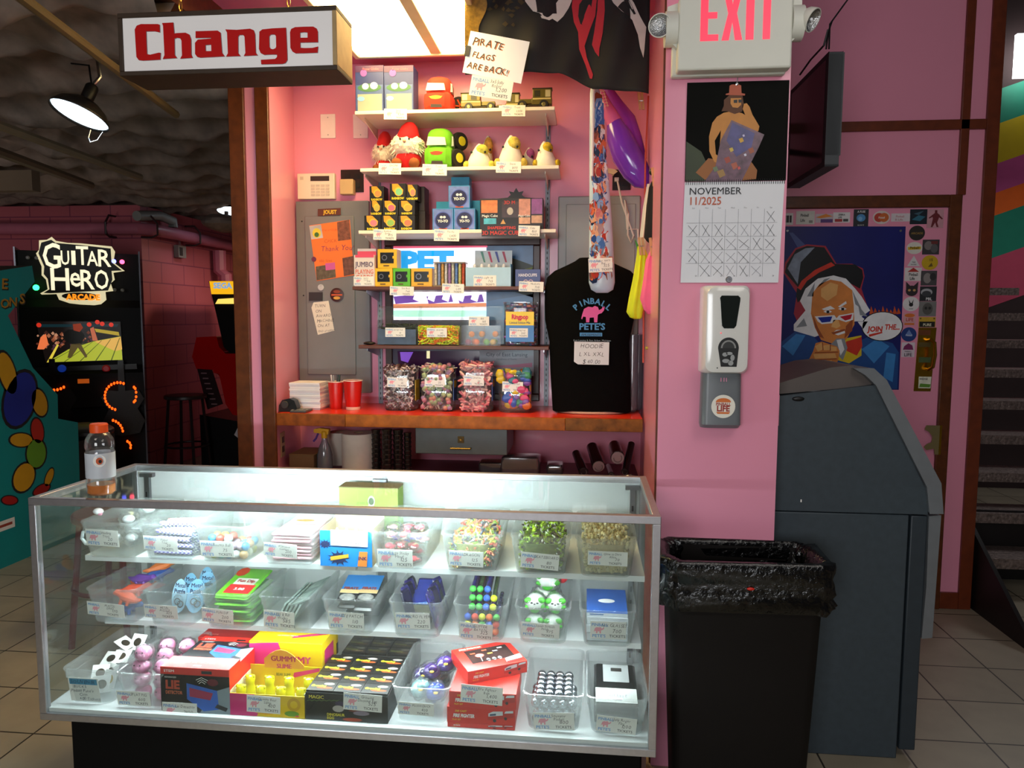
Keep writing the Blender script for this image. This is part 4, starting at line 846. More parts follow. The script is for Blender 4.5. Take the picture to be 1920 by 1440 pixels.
clamp_lamp(P(437, 396, Y=5.2), (.05, -.2, -1), .15, 'small distant lamp with a lit shade beside the left booth post', 4)

# ------------------------------------------------------------------ music game cabinet
yG = 3.7
AG = math.radians(33); OG_ = Vector((-2.42, 3.60, 0)); UG = Vector((math.cos(AG), math.sin(AG), 0)); VG = Vector((-math.sin(AG), math.cos(AG), 0))
XG = Matrix(((UG.x, VG.x, 0, OG_.x-VG.x*yG), (UG.y, VG.y, 0, OG_.y-VG.y*yG), (0, 0, 1, 0), (0, 0, 0, 1)))
def GB(): b = MB(); b.X = XG; return b
def pg_(px, py, y=yG):
    d = P(px, py, Y=5)-CAM; o = OG_+VG*(y-yG); k = (o-CAM).dot(VG)/d.dot(VG); p = CAM+d*k; return ((p-OG_).dot(UG), p.z)
def z3(x, y): return pg_(20+x/3.063, 430+y/3.063)
t = thing('arcade_machine', 'black guitar game arcade machine with a lit white logo and a lit stage screen', 'arcade machine', (-2.6, 3.9, 0))
CB = M('08080a', .6, 0, .1, 12, spec=.2, name='black_cabinet_laminate')
xl, xr = pg_(33, 560)[0], pg_(268, 700)[0]; zt = pg_(150, 472)[1]
b = GB(); frS = Fr((xr, 0, 0), (0, 1, 0), (0, 0, 1))
side = [(yG+.02, 0), (4.3, 0), (4.3, zt), (yG+.06, zt), (yG+.1, pg_(0, 560)[1]), (yG+.06, pg_(0, 575)[1]), (yG+.05, pg_(0, 690)[1]), (yG-.02, pg_(0, 705)[1]), (yG-.03, pg_(0, 770)[1]), (yG+.04, .8)]
b.slab(frS, side, -(xr-xl), 0, CB); b.obj('cabinet', t)
b = GB()
for x in (xl-.012, xr+.001): b.slab(Fr((x, 0, 0), (0, 1, 0), (0, 0, 1)), [(y-.02, z) for y, z in side[-1:]+side[:1]]+[(4.25, 0), (4.25, zt+.02), (yG+.0, zt+.02), (yG+.03, 1.45), (yG-.03, 1.1)], 0, .011, M('55555c', .3, .7)); b.obj('side_trim', t); b = GB()

# logo plate
b = GB(); frG = Fr((0, yG-.02, 0), (1, 0, 0), (0, 0, 1))
CRM = M('e8dcae', .5, emit=.75, var=0, name='lit_cream_logo'); BKL = M('14120c', .5, name='logo_black')
def gpoly(pts, h, m, d=.0):
    q = [z3(*p) for p in pts]; A_ = sum(q[i][0]*q[(i+1) % len(q)][1]-q[(i+1) % len(q)][0]*q[i][1] for i in range(len(q)))
    q = q if A_ > 0 else q[::-1]
    if d: b.slab(frG, q, h-d, h, m)
    else: b.poly(frG, q, h, m)
PL = [(165, 65), (210, 62), (238, 45), (262, 68), (330, 80), (400, 82), (580, 100), (600, 130), (590, 190), (655, 240), (590, 250), (598, 290), (575, 310), (590, 355), (545, 360), (550, 405), (520, 430), (480, 436), (400, 432), (340, 425), (280, 405), (265, 372), (180, 375), (172, 368), (215, 345), (205, 290), (180, 265), (180, 215), (148, 140), (165, 120)]
gpoly(PL, .01, CRM, .02)
def inset(P_, k):
    cx = sum(p[0] for p in P_)/len(P_); cy = sum(p[1] for p in P_)/len(P_); return [(cx+(x-cx)*k, cy+(y-cy)*k) for x, y in P_]
gpoly([(178, 78), (235, 62), (260, 80), (400, 92), (575, 112), (580, 190), (640, 238), (580, 240), (585, 290), (560, 352), (230, 368), (190, 366), (225, 345), (215, 285), (192, 258), (195, 215), (162, 140)], .0104, BKL)
b.obj('logo_plate', t)
b = GB(); LW = M('f6ecc8', .5, emit=1.05, var=0, name='lit_logo_letters')
def gl(ch, x0, x1, y0, y1, sh=0):
    a0, c0 = z3(x0, y1); a1, c1 = z3(x1, y0); vs, fs = glyphs(ch, .012); X0 = min(v.x for v in vs); X1 = max(v.x for v in vs); Y0 = min(v.y for v in vs); Y1 = max(v.y for v in vs)
    b.add([frG(a0+(v.x-X0)/(X1-X0)*(a1-a0)+sh*(v.y-Y0), c0+(v.y-Y0)/(Y1-Y0)*(c1-c0), .0125) for v in vs], fs, LW)
for ch, x0, x1, y0, y1 in (('G', 190, 285, 82, 225), ('U', 292, 336, 125, 205), ('I', 352, 372, 125, 205), ('T', 380, 445, 100, 205), ('A', 440, 500, 128, 210), ('R', 505, 575, 120, 215),
                           ('H', 235, 335, 225, 350), ('e', 345, 400, 250, 330), ('R', 405, 480, 235, 345), ('O', 485, 560, 235, 345)): gl(ch, x0, x1, y0, y1)
b.obj('logo_lettering', t)
b = GB(); x_, z_ = z3(300, 400); b.ell(frG, z3(400, 385)[0], z3(400, 385)[1], .125, .03, .0128, M('20180c', .5), 20)
b.text(frG, 'ARCADE', z3(400, 0)[0], z3(0, 400)[1], .062, .0135, M('f08a18', .5, emit=1.2, var=0), 'c', bold=.05, sx=.95); b.obj('arcade_lettering', t)
# round marquee lamps
for (x, y), cc, e, r_ in (((592, 185), '5a60ff', 8, .018), ((640, 188), 'ff3a5a', 8, .018), ((148, 335), '20ff60', 9, .022), ((100, 163), '8a8a88', 0, .014), ((150, 165), '8a8a88', 0, .014), ((598, 348), '8a8a80', 0, .014), ((642, 350), '8a8a80', 0, .014)):
    p = z3(x, y); b = GB(); b.ball((p[0], yG-.026, p[1]), (r_, .008, r_), M(cc, .3, emit=e, var=0), 14, 8); b.obj('marquee_lamp', t)
# screen
b = GB(); frQ = Fr((0, yG+.03, 0), (1, 0, 0), (0, 0, 1)); q = [z3(*p) for p in ((200, 768), (645, 752), (630, 530), (142, 528))]
b.slab(frQ, q, 0, .004, M('1a1210', .2, emit=.6, var=0))
def sp(pts, c, e=1.0, h=.0045):
    q = [z3(*p) for p in pts]; A_ = sum(q[i][0]*q[(i+1) % len(q)][1]-q[(i+1) % len(q)][0]*q[i][1] for i in range(len(q))); b.poly(frQ, q if A_ > 0 else q[::-1], h, M(c, .4, emit=e, var=0))
sp([(205, 765), (642, 750), (632, 615), (470, 645), (330, 690)], 'a8b030', .9); sp([(480, 645), (632, 617), (640, 690), (600, 700)], 'd8a850', .9, .0048)
for a in range(5): sp([(215+a*90, 764-a*3), (222+a*90, 764-a*3), (420+a*52, 655-a*8), (416+a*52, 655-a*8)], '5a6a18', .5, .0050)
sp([(205, 765), (225, 765), (275, 665), (265, 660)], 'd8c040', 1, .0052)
rn = random.Random(5)
for i in range(70):
    x, y = rn.uniform(150, 470), rn.uniform(590, 690)
    if y > 690-(x-330)*.3: continue
    s_ = rn.uniform(5, 14); sp([(x-s_, y), (x, y-s_), (x+s_, y), (x, y+s_)], rn.choice(('8a4a30', 'b06a48', '6a3020', 'c89070', '40201a', '503040')), .7, .0047)
sp([(150, 690), (170, 620), (200, 600), (215, 660), (190, 690)], 'e07040', 1.0, .0049)
sp([(300, 600), (330, 575), (400, 580), (425, 610), (410, 650), (395, 665), (350, 660), (310, 640)], '141210', .2, .0055); sp([(355, 545), (400, 540), (415, 565), (395, 590), (360, 580)], '8a3018', .8, .0057)
sp([(345, 660), (400, 655), (440, 730), (430, 740), (385, 680), (345, 740), (325, 738)], '6a5a30', .5, .0055)
sp([(150, 545), (620, 545), (610, 560), (155, 562)], '103038', .6, .0046)
for x, y in ((160, 550), (450, 547), (497, 533), (525, 543), (577, 548)): b.ell(frQ, *z3(x, y), .017, .018, .006, M('d8301c', .4, emit=.8, var=0), 12)
sp([(480, 570), (620, 590), (625, 612), (490, 590)], 'b8a030', .7, .005); sp([(455, 570), (475, 560), (500, 640), (470, 640)], 'c86a4a', .7, .005)
b.obj('screen', t)
b = GB(); q = [pg_(x, y, yG+.02) for x, y in ((50, 600), (245, 600), (250, 690), (62, 695))]
b.slab(Fr((0, yG+.03, 0), (1, 0, 0), (0, 0, 1)), [pg_(40, 705), pg_(258, 700), pg_(256, 682), pg_(50, 690)], 0, .02, M('111114', .3)); b.obj('bezel', t)
for px, cc in ((116, '1e4ac8'), (199, '8a1418')):
    p = pg_(px, 691); b = GB(); b.lathe([(.03, 0), (.03, .01), (.02, .02)], (p[0], yG+.01, p[1]), M(cc, .3, emit=.25, var=0), 14, (0, -1, 0)); b.obj('start_button', t)
b = GB(); p = pg_(157, 714); b.cb((p[0], yG-.036, p[1]), (.08, .01, .035), M('c85a14', .4, emit=.5, var=0)); b.obj('price_plate', t)
# guitar controllers with orange lights
def led(cx, cy, r_, a0, a1, n, sx=1):
    for i in range(n):
        a = a0+(a1-a0)*i/(n-1); p = z3(cx+r_*sx*math.cos(a), cy-r_*math.sin(a)); b = GB(); b.ball((p[0], yG-.055, p[1]), (.0085, .008, .012), M('ff4a0c', .3, emit=3.2, var=0), 8, 6); b.obj('orange_light', t)
led(620, 955, 78, math.pi*.38, math.pi*1.42, 15); led(250, 830, 90, -math.pi*.62, -math.pi*.3, 6, 1.1); led(708, 945, 42, math.pi*.5, -math.pi*.5, 6, .3); led(570, 1165, 75, math.pi*.05, math.pi*.42, 6); led(660, 1240, 30, -.3, 1.2, 4)
for k, cx in enumerate((640, 250)):
    b = GB(); c0 = z3(cx, 960); fr_ = Fr((c0[0], yG-.05, c0[1]), (1, 0, 0), (0, 0, 1))
    b.slab(fr_, [(-.02, .3), (.02, .3), (.025, .05), (.12, .06), (.16, -.02), (.11, -.1), (.16, -.2), (.12, -.3), (0, -.32), (-.12, -.3), (-.15, -.2), (-.1, -.1), (-.15, 0), (-.1, .06), (-.025, .05)][::-1], -.03, .0, M('160a0a', .25, name='dark_guitar_body')); b.obj('guitar_controller', t, bevel=.004)

# ------------------------------------------------------------------ teal cabinet at the left edge
xS = -1.825
def ps(px, py): p = P(px, py, X=xS); return (p.y, p.z)
TEAL = M('0c8f92', .4, 0, .04, 8, name='teal_side_laminate')
t = thing('arcade_machine', 'teal arcade cabinet side at the left edge, with black outlined lettering', 'arcade machine', (-2.1, 2.0, 0))
prof = [ps(x, y) for x, y in ((-30, 512), (60, 498), (65, 528), (15, 592), (62, 690), (108, 740), (109, 785), (146, 792), (148, 850), (152, 1001), (120, 1017), (0, 1067), (-60, 1090))]
prof[-4] = (prof[-4][0], 0); prof[-3] = (prof[-3][0], 0); prof[-2] = (prof[-2][0], 0); prof[-1] = (prof[-1][0], 0)
prof = [p for i, p in enumerate(prof) if i != 10]
frT = Fr((xS, 0, 0), (0, 1, 0), (0, 0, 1)); b = MB(); b.slab(frT, prof[::-1], -.6, 0, TEAL, M('101214', .5)); b.obj('side_panel', t, bevel=.003)
b = MB()
def tx(s_, px, py, size, m, sh=.0, sx=1.2):
    y, z = ps(px, py); b.text(frT, s_, y, z, size, .001, m, bold=.03, sx=sx, shear=sh); 
LB = [MB(), MB()]; GO = M('b8862c', .5); y, z = ps(2, 548)
for off, m, h in ((.004, INK, .0008), (0, GO, .0014)):
    for s_, px, py, sz in (('E', 2, 541, .085), ('O', 0, 577, .075), ('N', 16, 574, .075), ('S', 36, 569, .085)):
        y, z = ps(px, py); LB[s_ == 'E'].text(frT, s_, y+off, z-off, sz, h, m, bold=.02 if h > .001 else .06, sx=1.15, shear=.1)
for b in LB: b.obj('lettering', t)
# loose bright shapes of the side art, no figures
b = MB(); rn = random.Random(12)
for px, py, rx, rz, cc, ro in ((14, 700, .06, .13, 'd8a020', .3), (38, 748, .12, .17, '1c2f9c', -.5), (74, 755, .06, .09, 'd8a020', .4), (70, 808, .05, .08, 'c02c20', .2), (40, 825, .09, .04, 'd8a020', -.2), (68, 850, .08, .09, '6aa02c', .2), (45, 895, .09, .08, 'd8a020', .6), (92, 895, .03, .06, 'd8a020', -.6), (78, 918, .07, .03, 'b0201c', .1), (18, 938, .06, .025, 'b0201c', -.3)):
    y, z = ps(px, py); b.ell(frT, y, z, rx*1.12+.004, rz*1.1+.004, .0006, INK, 20, ro); b.ell(frT, y, z, rx, rz, .0012, M(cc, .5), 20, ro)
y, z = ps(8, 985); b.rect(frT, y-.12, z-.03, y+.08, z+.03, .0012, WHITE); b.rect(frT, y-.09, z-.008, y+.06, z+.008, .0018, M('a04030', .5))
b.obj('side_art', t)
b = MB(); b.box(-2.25, -1.9, ps(150, 900)[0]+.05, ps(150, 900)[0]+.5, 0, .62, M('15181c', .5)); b.ball((-2.0, ps(150, 900)[0]+.3, .66), (.2, .2, .06), M('20242c', .4)); tag(b.obj('seat_cushion'), 'dark padded seat beside the teal cabinet, behind the drink bottle', 'seat')

# ------------------------------------------------------------------ back of the arcade
def stool(name, label, c, r_, h, m, mt, legs=4, sq=False):
    t = thing(name, label, 'stool', (c[0], c[1], 0))
    b = MB(); b.lathe([(r_*.97, h-.035), (r_, h-.03), (r_, h-.008), (r_*.96, h)], (c[0], c[1], 0), mt, 28); b.obj('seat', t)
    for k in range(legs):
        a = math.tau*(k+.5)/legs; q = Vector((math.cos(a), math.sin(a), 0)); cc = Vector((c[0], c[1], 0))
        b = MB(); b.tube([cc+q*r_*.8+Vector((0, 0, h-.036)), cc+q*r_*1.12], .014, m, 10); b.obj('leg', t)
    b = MB(); b.tube([Vector((c[0]+r_*1.02*math.cos(a), c[1]+r_*1.02*math.sin(a), .26)) for a in [i*math.tau/28 for i in range(28)]], .010, m, 8, True); b.obj('foot_ring', t)
    return t
p = P(342, 740, Y=4.72)
stool('bar_stool', 'dark round bar stool against the pink block wall', (p.x+.03, 4.72), .19, p.z, M('241618', .35, .4), M('281a1a', .4))
MAR = M('7a1020', .35, .3, .05, 10, name='maroon_metal')
stool('bar_stool', 'maroon metal stool seen through the left end of the glass case', (-.56, 1.19), .17, .60, MAR, MAR, 4)
# racing cabinet
t = thing('racing_machine', 'red racing arcade machine with a yellow lit marquee, half behind the booth post', 'arcade machine', (-1.7, 5.3, 0))
yr = 5.1
def pr(px, py, y=yr): p = P(px, py, Y=y); return (p.x, p.z)
frR = Fr((0, yr, 0), (1, 0, 0), (0, 0, 1)); RR = M('c01414', .15, 0, .04, 6, coat=.5, name='glossy_red_fibreglass')
b = MB(); b.slab(frR, [pr(x, y) for x, y in ((397, 528), (520, 530), (520, 690), (440, 665), (425, 650))][::-1], -.7, .06, CB); b.obj('monitor_housing', t)
b = MB(); q0, q1 = pr(403, 530), pr(500, 570); b.slab(Fr((0, yr-.07, 0), (1, 0, 0), (0, 0, 1)), [pr(404, 552), pr(500, 552), pr(500, 528), pr(400, 528)], 0, .01, M('f0b018', .4, emit=1.0, var=0, name='lit_yellow_marquee'))
b.slab(Fr((0, yr-.07, 0), (1, 0, 0), (0, 0, 1)), [pr(411, 570), pr(500, 570), pr(500, 556), pr(416, 561)], 0, .008, M('f8d060', .4, emit=1.2, var=0)); b.obj('marquee', t)
b = MB(); f_ = Fr((0, yr-.081, 0), (1, 0, 0), (0, 0, 1)); x_, z_ = pr(408, 541); b.text(f_, 'SEGA', x_, z_, .075, .001, M('8ab0d8', .5, emit=.8, var=0), bold=.05, sx=1.05); b.obj('marquee_lettering', t)
b = MB(); pts = [pr(x, y) for x, y in ((378, 632), (415, 630), (420, 650), (432, 662), (460, 662), (470, 690), (470, 780), (445, 775), (432, 755), (420, 700), (378, 690), (370, 668))]
b.slab(frR, pts[::-1], -.5, .1, RR); b.obj('body', t, bevel=.03)
b = MB(); b.slab(Fr((0, yr-.105, 0), (1, 0, 0), (0, 0, 1)), [pr(x, y) for x, y in ((381, 690), (408, 692), (428, 755), (400, 765))][::-1], 0, .01, M('2a1216', .4))
for i in range(7):
    p = pr(388+i*3.2, 697+i*9.5); b.rect(Fr((0, yr-.116, 0), (1, 0, 0), (0, 0, 1)), p[0], p[1]-.012, p[0]+.06, p[1], .0004, M('8a6a70', .5))
b.obj('side_decal', t)
b = MB(); b.slab(frR, [pr(x, y) for x, y in ((384, 775), (470, 790), (470, 870), (388, 868))][::-1], -.5, .1, M('0a0a0c', .4)); b.obj('pedestal', t, bevel=.02)
b = MB(); b.slab(Fr((0, yr-.6, 0), (1, 0, 0), (0, 0, 1)), [pr(x, y, yr-.6) for x, y in ((440, 815), (462, 770), (470, 770), (470, 840))][::-1], 0, .01, M('c8c4c8', .4)); o = b.obj('seat_side', t)
b = MB(); f_ = Fr((0, 6.88, 0), (1, 0, 0), (0, 0, 1)); pts = [P(x, y, Y=6.88) for x, y in ((438, 522), (500, 522), (500, 458), (438, 458))]
b.slab(f_, [(p.x, p.z) for p in pts], 0, .02, M('a02a20', .5)); pts = [P(x, y, Y=6.88) for x, y in ((441, 518), (500, 518), (500, 462), (441, 462))]; b.slab(f_, [(p.x, p.z) for p in pts], .02, .024, M('e0c060', .5, emit=.3, var=0))
x_, z_ = (lambda p: (p.x, p.z))(P(443, 512, Y=6.85)); b.text(f_, '1', x_, z_, .36, .027, M('1c6ac0', .5, emit=.3, var=0), bold=.06, sx=1.1); tag(b.obj('wall_sign'), 'framed yellow sign with a blue numeral on the far pink wall', 'sign')
# pipes on the block wall
PPK = M('b8687c', .4, name='pink_painted_pipe')
zp = P(262, 428, Y=4.5).z
b = MB(); b.tube([(-5.5, 4.5, zp+.02), (-2.7, 4.5, zp), (-2.48, 4.52, zp), (-2.40, 4.62, zp), (-2.40, 4.9, zp), (-2.40, 6.75, zp), (-2.38, 6.83, zp-.05), (-2.38, 6.83, zp-.55)], .055, PPK, 14)
tag(b.obj('wall_pipe'), 'pink painted pipe running along the top of the block wall and turning down', 'pipe')
b = MB(); g = P(325, 440, X=-2.40); b.tube([(-2.40, g.y, zp+.062), (-2.40, g.y, zp+.12), (-2.43, g.y-.18, zp+.15), (-2.45, g.y-.5, 2.38)], .045, M('8a8a86', .5), 12); tag(b.obj('branch_pipe'), 'grey elbow pipe dropping from the ceiling onto the pink wall pipe', 'pipe')
for px in (205, 284, 365):
    if px < 262: p = P(px, 425, Y=4.5); c = Vector((p.x, 4.5, zp)); q = Vector((0, .09, 0)); up = Vector((1, 0, 0))
    else: p = P(px, 440, X=-2.40); c = Vector((-2.40, p.y, zp)); q = Vector((-.1, 0, 0)); up = Vector((0, 1, 0))
    b = MB(); b.tube([c+q+Vector((0, 0, .12)), c+Vector((0, 0, .12)), c+q*-.6+Vector((0, 0, .05)), c+q*-.6+Vector((0, 0, -.05)), c+Vector((0, 0, -.075)), c+q+Vector((0, 0, -.07))], .01, M('3a2426', .5), 6)
    tag(b.obj('pipe_bracket'), 'dark bracket holding the wall pipe, %s' % {205: 'above the guitar game machine', 284: 'beside the grey elbow pipe near the corner', 365: 'farthest along the pipe towards the booth post'}[px], 'bracket')
p = P(334, 472, X=-2.505); b = MB(); b.box(-2.508, -2.46, p.y-.07, p.y+.07, p.z-.06, p.z+.06, M('8a8480', .5)); b.box(-2.46, -2.455, p.y-.05, p.y+.0, p.z-.04, p.z+.04, M('2a2626', .5)); b.tube([(-2.485, p.y, p.z+.06), (-2.485, p.y, zp)], .012, M('8a5a60', .5), 6)
tag(b.obj('junction_box'), 'grey electrical outlet box under the wall pipe', 'outlet')
b = MB(); b.ball(P(425, 420, Y=5.0), (.2, .3, .08), FOAM, 16, 10, None, lambda v: 1+.2*NZ.noise(v*3)); q = P(425, 420, Y=5.0); b.tube([q, q+Vector((0, 0, .12))], .02, FOAM, 8); tag(b.obj('insulated_duct'), 'lumpy foam-covered duct hanging near the far lamp', 'duct')
b = MB(); p = P(412, 500, Y=5.9); b.tube([(p.x, 5.9, 2.2), (p.x, 5.9, 1.98), (p.x+.06, 5.9, 1.93), (p.x+.06, 5.9, 1.75)], .07, PPK, 10); tag(b.obj('pipe_trap'), 'stubby pink painted pipe fitting near the far corner', 'pipe')
# ------------------------------------------------------------------ goods on the wall shelves
def fbox(b, x0, x1, y0, y1, z0, z1, m): b.box(x0, x1, y0, y1, z0, z1, m)
def price(px0, px1, py0, py1, Y, name, num, label, tilt=0):
    p0, p1 = P(px0, (py0+py1)/2, Y=Y), P(px1, (py0+py1)/2, Y=Y); za, zb = P((px0+px1)/2, py1, Y=Y).z, P((px0+px1)/2, py0, Y=Y).z
    fr = front((p0.x+p1.x)/2, Y, (za+zb)/2, tilt); b = MB(); card(b, fr, p1.x-p0.x, zb-za, name, num); tag(b.obj('price_tag'), label, 'price tag', 'price tags on the wall shelves')
yt = YS-.0016
for a in ((720, 763, 204, 224, 'Snow/Globe', '4,000', 'white price tag under the snow globe boxes on the top shelf'), (941, 985, 197, 218, 'Truck', '1,000', 'white price tag under the toy trucks on the top shelf'),
          (710, 752, 306, 327, 'GNOME', '2550', 'white price tag reading GNOME under the bearded plush'), (792, 838, 308, 329, 'Truck', '250', 'white price tag under the green plush truck'), (930, 977, 303, 324, 'Shark', '1600', 'white price tag under the plush sharks'),
          (700, 743, 430, 450, 'Rainbow/Spring', '475', 'white price tag under the black spring boxes'), (814, 861, 430, 452, 'Yo-Yo', '1,400', 'white price tag under the blue yo-yo boxes'), (972, 1012, 423, 443, 'Cube', '850', 'white price tag on the lip of the cube display'),
          (731, 776, 537, 554, 'Safe Bank', '740', 'white price tag hanging under the yellow and green cubes'), (829, 870, 532, 550, 'Tubes', '1,150', 'white price tag under the patterned tubes'), (973, 1019, 528, 547, 'Handcuffs', '700', 'white price tag under the handcuffs box')):
    price(*a[:4], yt if a[0] != 972 else YS-.02, *a[4:], tilt=-.03)
def put(name, label, cat, x0, x1, ytop, Y, zb, d, m, group=None, bev=.0008):
    a, c, _, z1 = fit(x0, x1, ytop, Y, zb+.0005); z0 = zb+.0005
    t = thing(name, label, cat, ((a+c)/2, Y+d/2, z0), group=group)
    b = MB(); b.box(a, c, Y, Y+d, z0, z1, m); b.obj('carton', t, bevel=bev)
    return t, Fr((a, Y-.0002, z0), (1, 0, 0), (0, 0, 1)), c-a, z1-z0
# snow globe boxes
for i, (x0, x1, lab) in enumerate(((666, 719, 'tall blue snow globe box at the left end of the top shelf'), (720, 775, 'tall blue snow globe box second from the left end of the top shelf'))):
    t, f, w, h = put('snow_globe_box', lab, 'box', x0, x1, 123, 1.475, SH[0], .1, M('2a3870', .4, 0, .15, 12), 'snow globe boxes')
    b = MB(); b.rect(f, .004, .003, w-.004, h*.58, .0004, M('465e94', .4, 0, .2, 20)); b.rect(f, w*.08, h*.02, w*.94, h*.38, .0008, M('9c9c90', .5)); b.rect(f, 0, h*.86, w, h, .0008, M('4a2c54', .4))  # box colours darkened to carry the shade they stand in
    b.ell(f, w*.5, h*.52, w*.42, h*.09, .001, M('3a6a48', .5), 18); b.ell(f, w*.36, h*.55, w*.12, h*.07, .0014, WHITE, 12); b.ell(f, w*.66, h*.56, w*.14, h*.08, .0014, M('b8c4dc', .5), 12); b.ell(f, w*.3, h*.84, w*.12, h*.08, .0014, M('7a4a9c', .5), 12)
    b.text(f, 'Snow Globe', w*.55, h*.9, h*.075, .0014, M('d85a6a', .5), 'c', bold=.02); b.ell(f, w*.2, h*.28, w*.13, h*.055, .0014, M('7aaad8', .5), 12); b.obj('print', t)
# plush cars and trucks
def plush_car(label, px0, px1, py0, zb, Y, body, trim, wheel=None, glass='d8d4cc'):
    a, c, _, z1 = fit(px0, px1, py0, Y, zb); w, h = c-a, z1-zb
    t = thing('plush_car', label, 'plush toy', ((a+c)/2, Y+.07, zb+.001))
    m = M(body, .85, 0, .06, 40, .05); x = (a+c)/2; b = MB()
    b.ball((x, Y+.075, zb+h*.27), (w*.5, .085, h*.28), m, 18, 12, None, lambda v: 1/(abs(v.x)**4+abs(v.y)**4+abs(v.z)**4)**.25)
    b.ball((x, Y+.09, zb+h*.66), (w*.45, .075, h*.34), m, 18, 12, None, lambda v: 1/(abs(v.x)**3+abs(v.y)**3+abs(v.z)**3)**.33); b.obj('body', t)
    f = front(x, Y-.004, zb, 0, .0); b = MB(); fy = h
    b.slab(f, [(-w*.36, h*.52), (w*.3, h*.52), (w*.26, h*.70), (-w*.3, h*.72)], -.01, .004, M(glass, .4)); b.obj('windscreen', t)
    b = MB(); b.slab(front(x+w*.36, Y+.05, zb, 0, .1), [(0, h*.55), (w*.12, h*.55), (w*.1, h*.78), (w*.02, h*.8)], -.02, .012, M('9aa09a', .4)); b.obj('side_window', t)
    b = MB(); f2 = front(x, Y-.006, zb); b.ell(f2, -w*.02, h*.33, w*.2, h*.05, .004, M(trim, .6), 16); b.poly(f2, [(-w*.26, h*.36), (w*.22, h*.36), (w*.0, h*.24)], .003, M(trim, .6)); b.poly(f2, [(-w*.2, h*.06), (w*.2, h*.05), (w*.18, h*.14), (-w*.18, h*.15)], .004, M('2a1a14', .6)); b.obj('badge', t)
    if wheel:
        for zz_, yy in ((.26, .05), (.74, .12)):
            b = MB(); c_ = Vector((c+.012, Y+yy, zb+h*zz_)); b.lathe([(.012, -.018), (.040, -.016), (.044, 0), (.040, .016), (.02, .02)], c_, M('14120f', .9, 0, .1, 30), 20, (.75, -.6, 0)); b.lathe([(.0245, .018), (.02, .021)], c_, M(wheel, .5), 16, (.75, -.6, 0)); b.obj('wheel', t)
    return t
plush_car('red plush race car standing on its tail on the top shelf', 791, 846, 136, SH[0], 1.475, 'd03018', 'd8a020')
plush_car('green plush monster truck with fat black tyres on the second shelf', 792, 848, 234, SH[1], 1.47, '6ab81c', 'a03a18', 'c8c020')
b = MB(); a, c, _, z1 = fit(828, 862, 233, 1.66, SH[1]); b.ball(((a+c)/2, 1.685, SH[1]+.085), (.04, .035, .0845), M('b8b828', .85, 0, .2, 30), 14, 10); tag(b.obj('plush_car'), 'yellow-green plush truck half hidden behind the green one', 'plush toy')
p = P(862, 190, Y=1.62); b = MB(); c_ = Vector((p.x, 1.62, SH[0]+.05)); b.lathe([(.02, -.012), (.046, -.011), (.049, 0), (.046, .011), (.02, .012)], c_, M('1c1614', .8), 22, (.5, -.86, 0))
for k in range(6): a = k*math.pi/3; v = Vector((.86*math.cos(a), .5*math.cos(a), math.sin(a))); b.tube([c_+Vector((.007, -.012, 0))+v*.005, c_+Vector((.007, -.012, 0))+v*.034], .004, M('b84a20', .5), 6)
tag(b.obj('spoked_toy'), 'black toy wheel with orange spokes behind the red plush car', 'toy')
# tin trucks
def tin_truck(label, px0, px1, py0, Y, zb, flip=1):
    a, c, _, z1 = fit(px0, px1, py0, Y, zb); L, h = c-a, z1-zb; t = thing('toy_truck', label, 'toy truck', ((a+c)/2, Y+.03, zb), group='olive toy trucks')
    x = (lambda u: (a+c)/2+flip*(u-.5)*L); OL_ = M('6a6028', .35, .3, .1, 20, name='olive_tin'); DKO = M('2c2a14', .4)
    def bx(u0, u1, v0, v1, y0, y1, m, b): b.box(min(x(u0), x(u1)), max(x(u0), x(u1)), Y+y0, Y+y1, zb+h*v0, zb+h*v1, m)
    b = MB(); bx(.42, .98, .25, .55, .004, .05, OL_, b); bx(.45, .97, .55, .95, .006, .048, OL_, b); bx(.44, .99, .95, 1, .004, .05, DKO, b); b.obj('cab', t, bevel=.002)
    b = MB(); bx(.05, .42, .3, .52, .012, .042, OL_, b); bx(.0, .9, .2, .25, .006, .048, DKO, b); b.obj('bonnet', t, bevel=.002)
    b = MB(); f = Fr((min(x(.5), x(.7)), Y+.0055, zb), (1, 0, 0), (0, 0, 1)); w_ = L*.2; b.rect(f, 0, h*.6, w_*.8, h*.88, .0004, DKO); b.obj('cab_window', t)
    b = MB(); f = Fr((min(x(.8), x(.94)), Y+.0055, zb), (1, 0, 0), (0, 0, 1)); b.rect(f, 0, h*.58, L*.14, h*.9, .0004, M('b8b088', .5)); b.rect(Fr((min(x(.45), x(.95)), Y+.0035, zb), (1, 0, 0), (0, 0, 1)), 0, h*.46, L*.5, h*.53, .0004, M('c8b878', .5)); b.obj('decal', t)
    for u in (.16, .76):
        for y in (.002, .05):
            b = MB(); b.lathe([(h*.2, -.004), (h*.22, 0), (h*.2, .004)], (x(u), Y+y, zb+h*.225), BLK, 16, (0, 1, 0)); b.lathe([(h*.1, .0045), (h*.08, .006)], (x(u), Y+y, zb+h*.225), M('8a8454', .3, .6), 12, (0, -1, 0)); b.obj('wheel', t)
tin_truck('olive toy truck on the top shelf, nose to the right, left of the price tag', 862, 931, 172, 1.50, SH[0], -1)
tin_truck('olive toy truck at the right end of the top shelf, nose to the left', 968, 1036, 164, 1.50, SH[0], 1)
tin_truck('dark toy truck at the back of the top shelf, mostly behind the hand-lettered sign', 928, 975, 173, 1.60, SH[0], 1)
b = MB(); p = P(947, 193, Y=1.47); b.cb((p.x, 1.47, SH[0]+.006), (.055, .004, .011), WHITE); tag(b.obj('shelf_card'), 'small bright white card lying before the toy trucks', 'card')
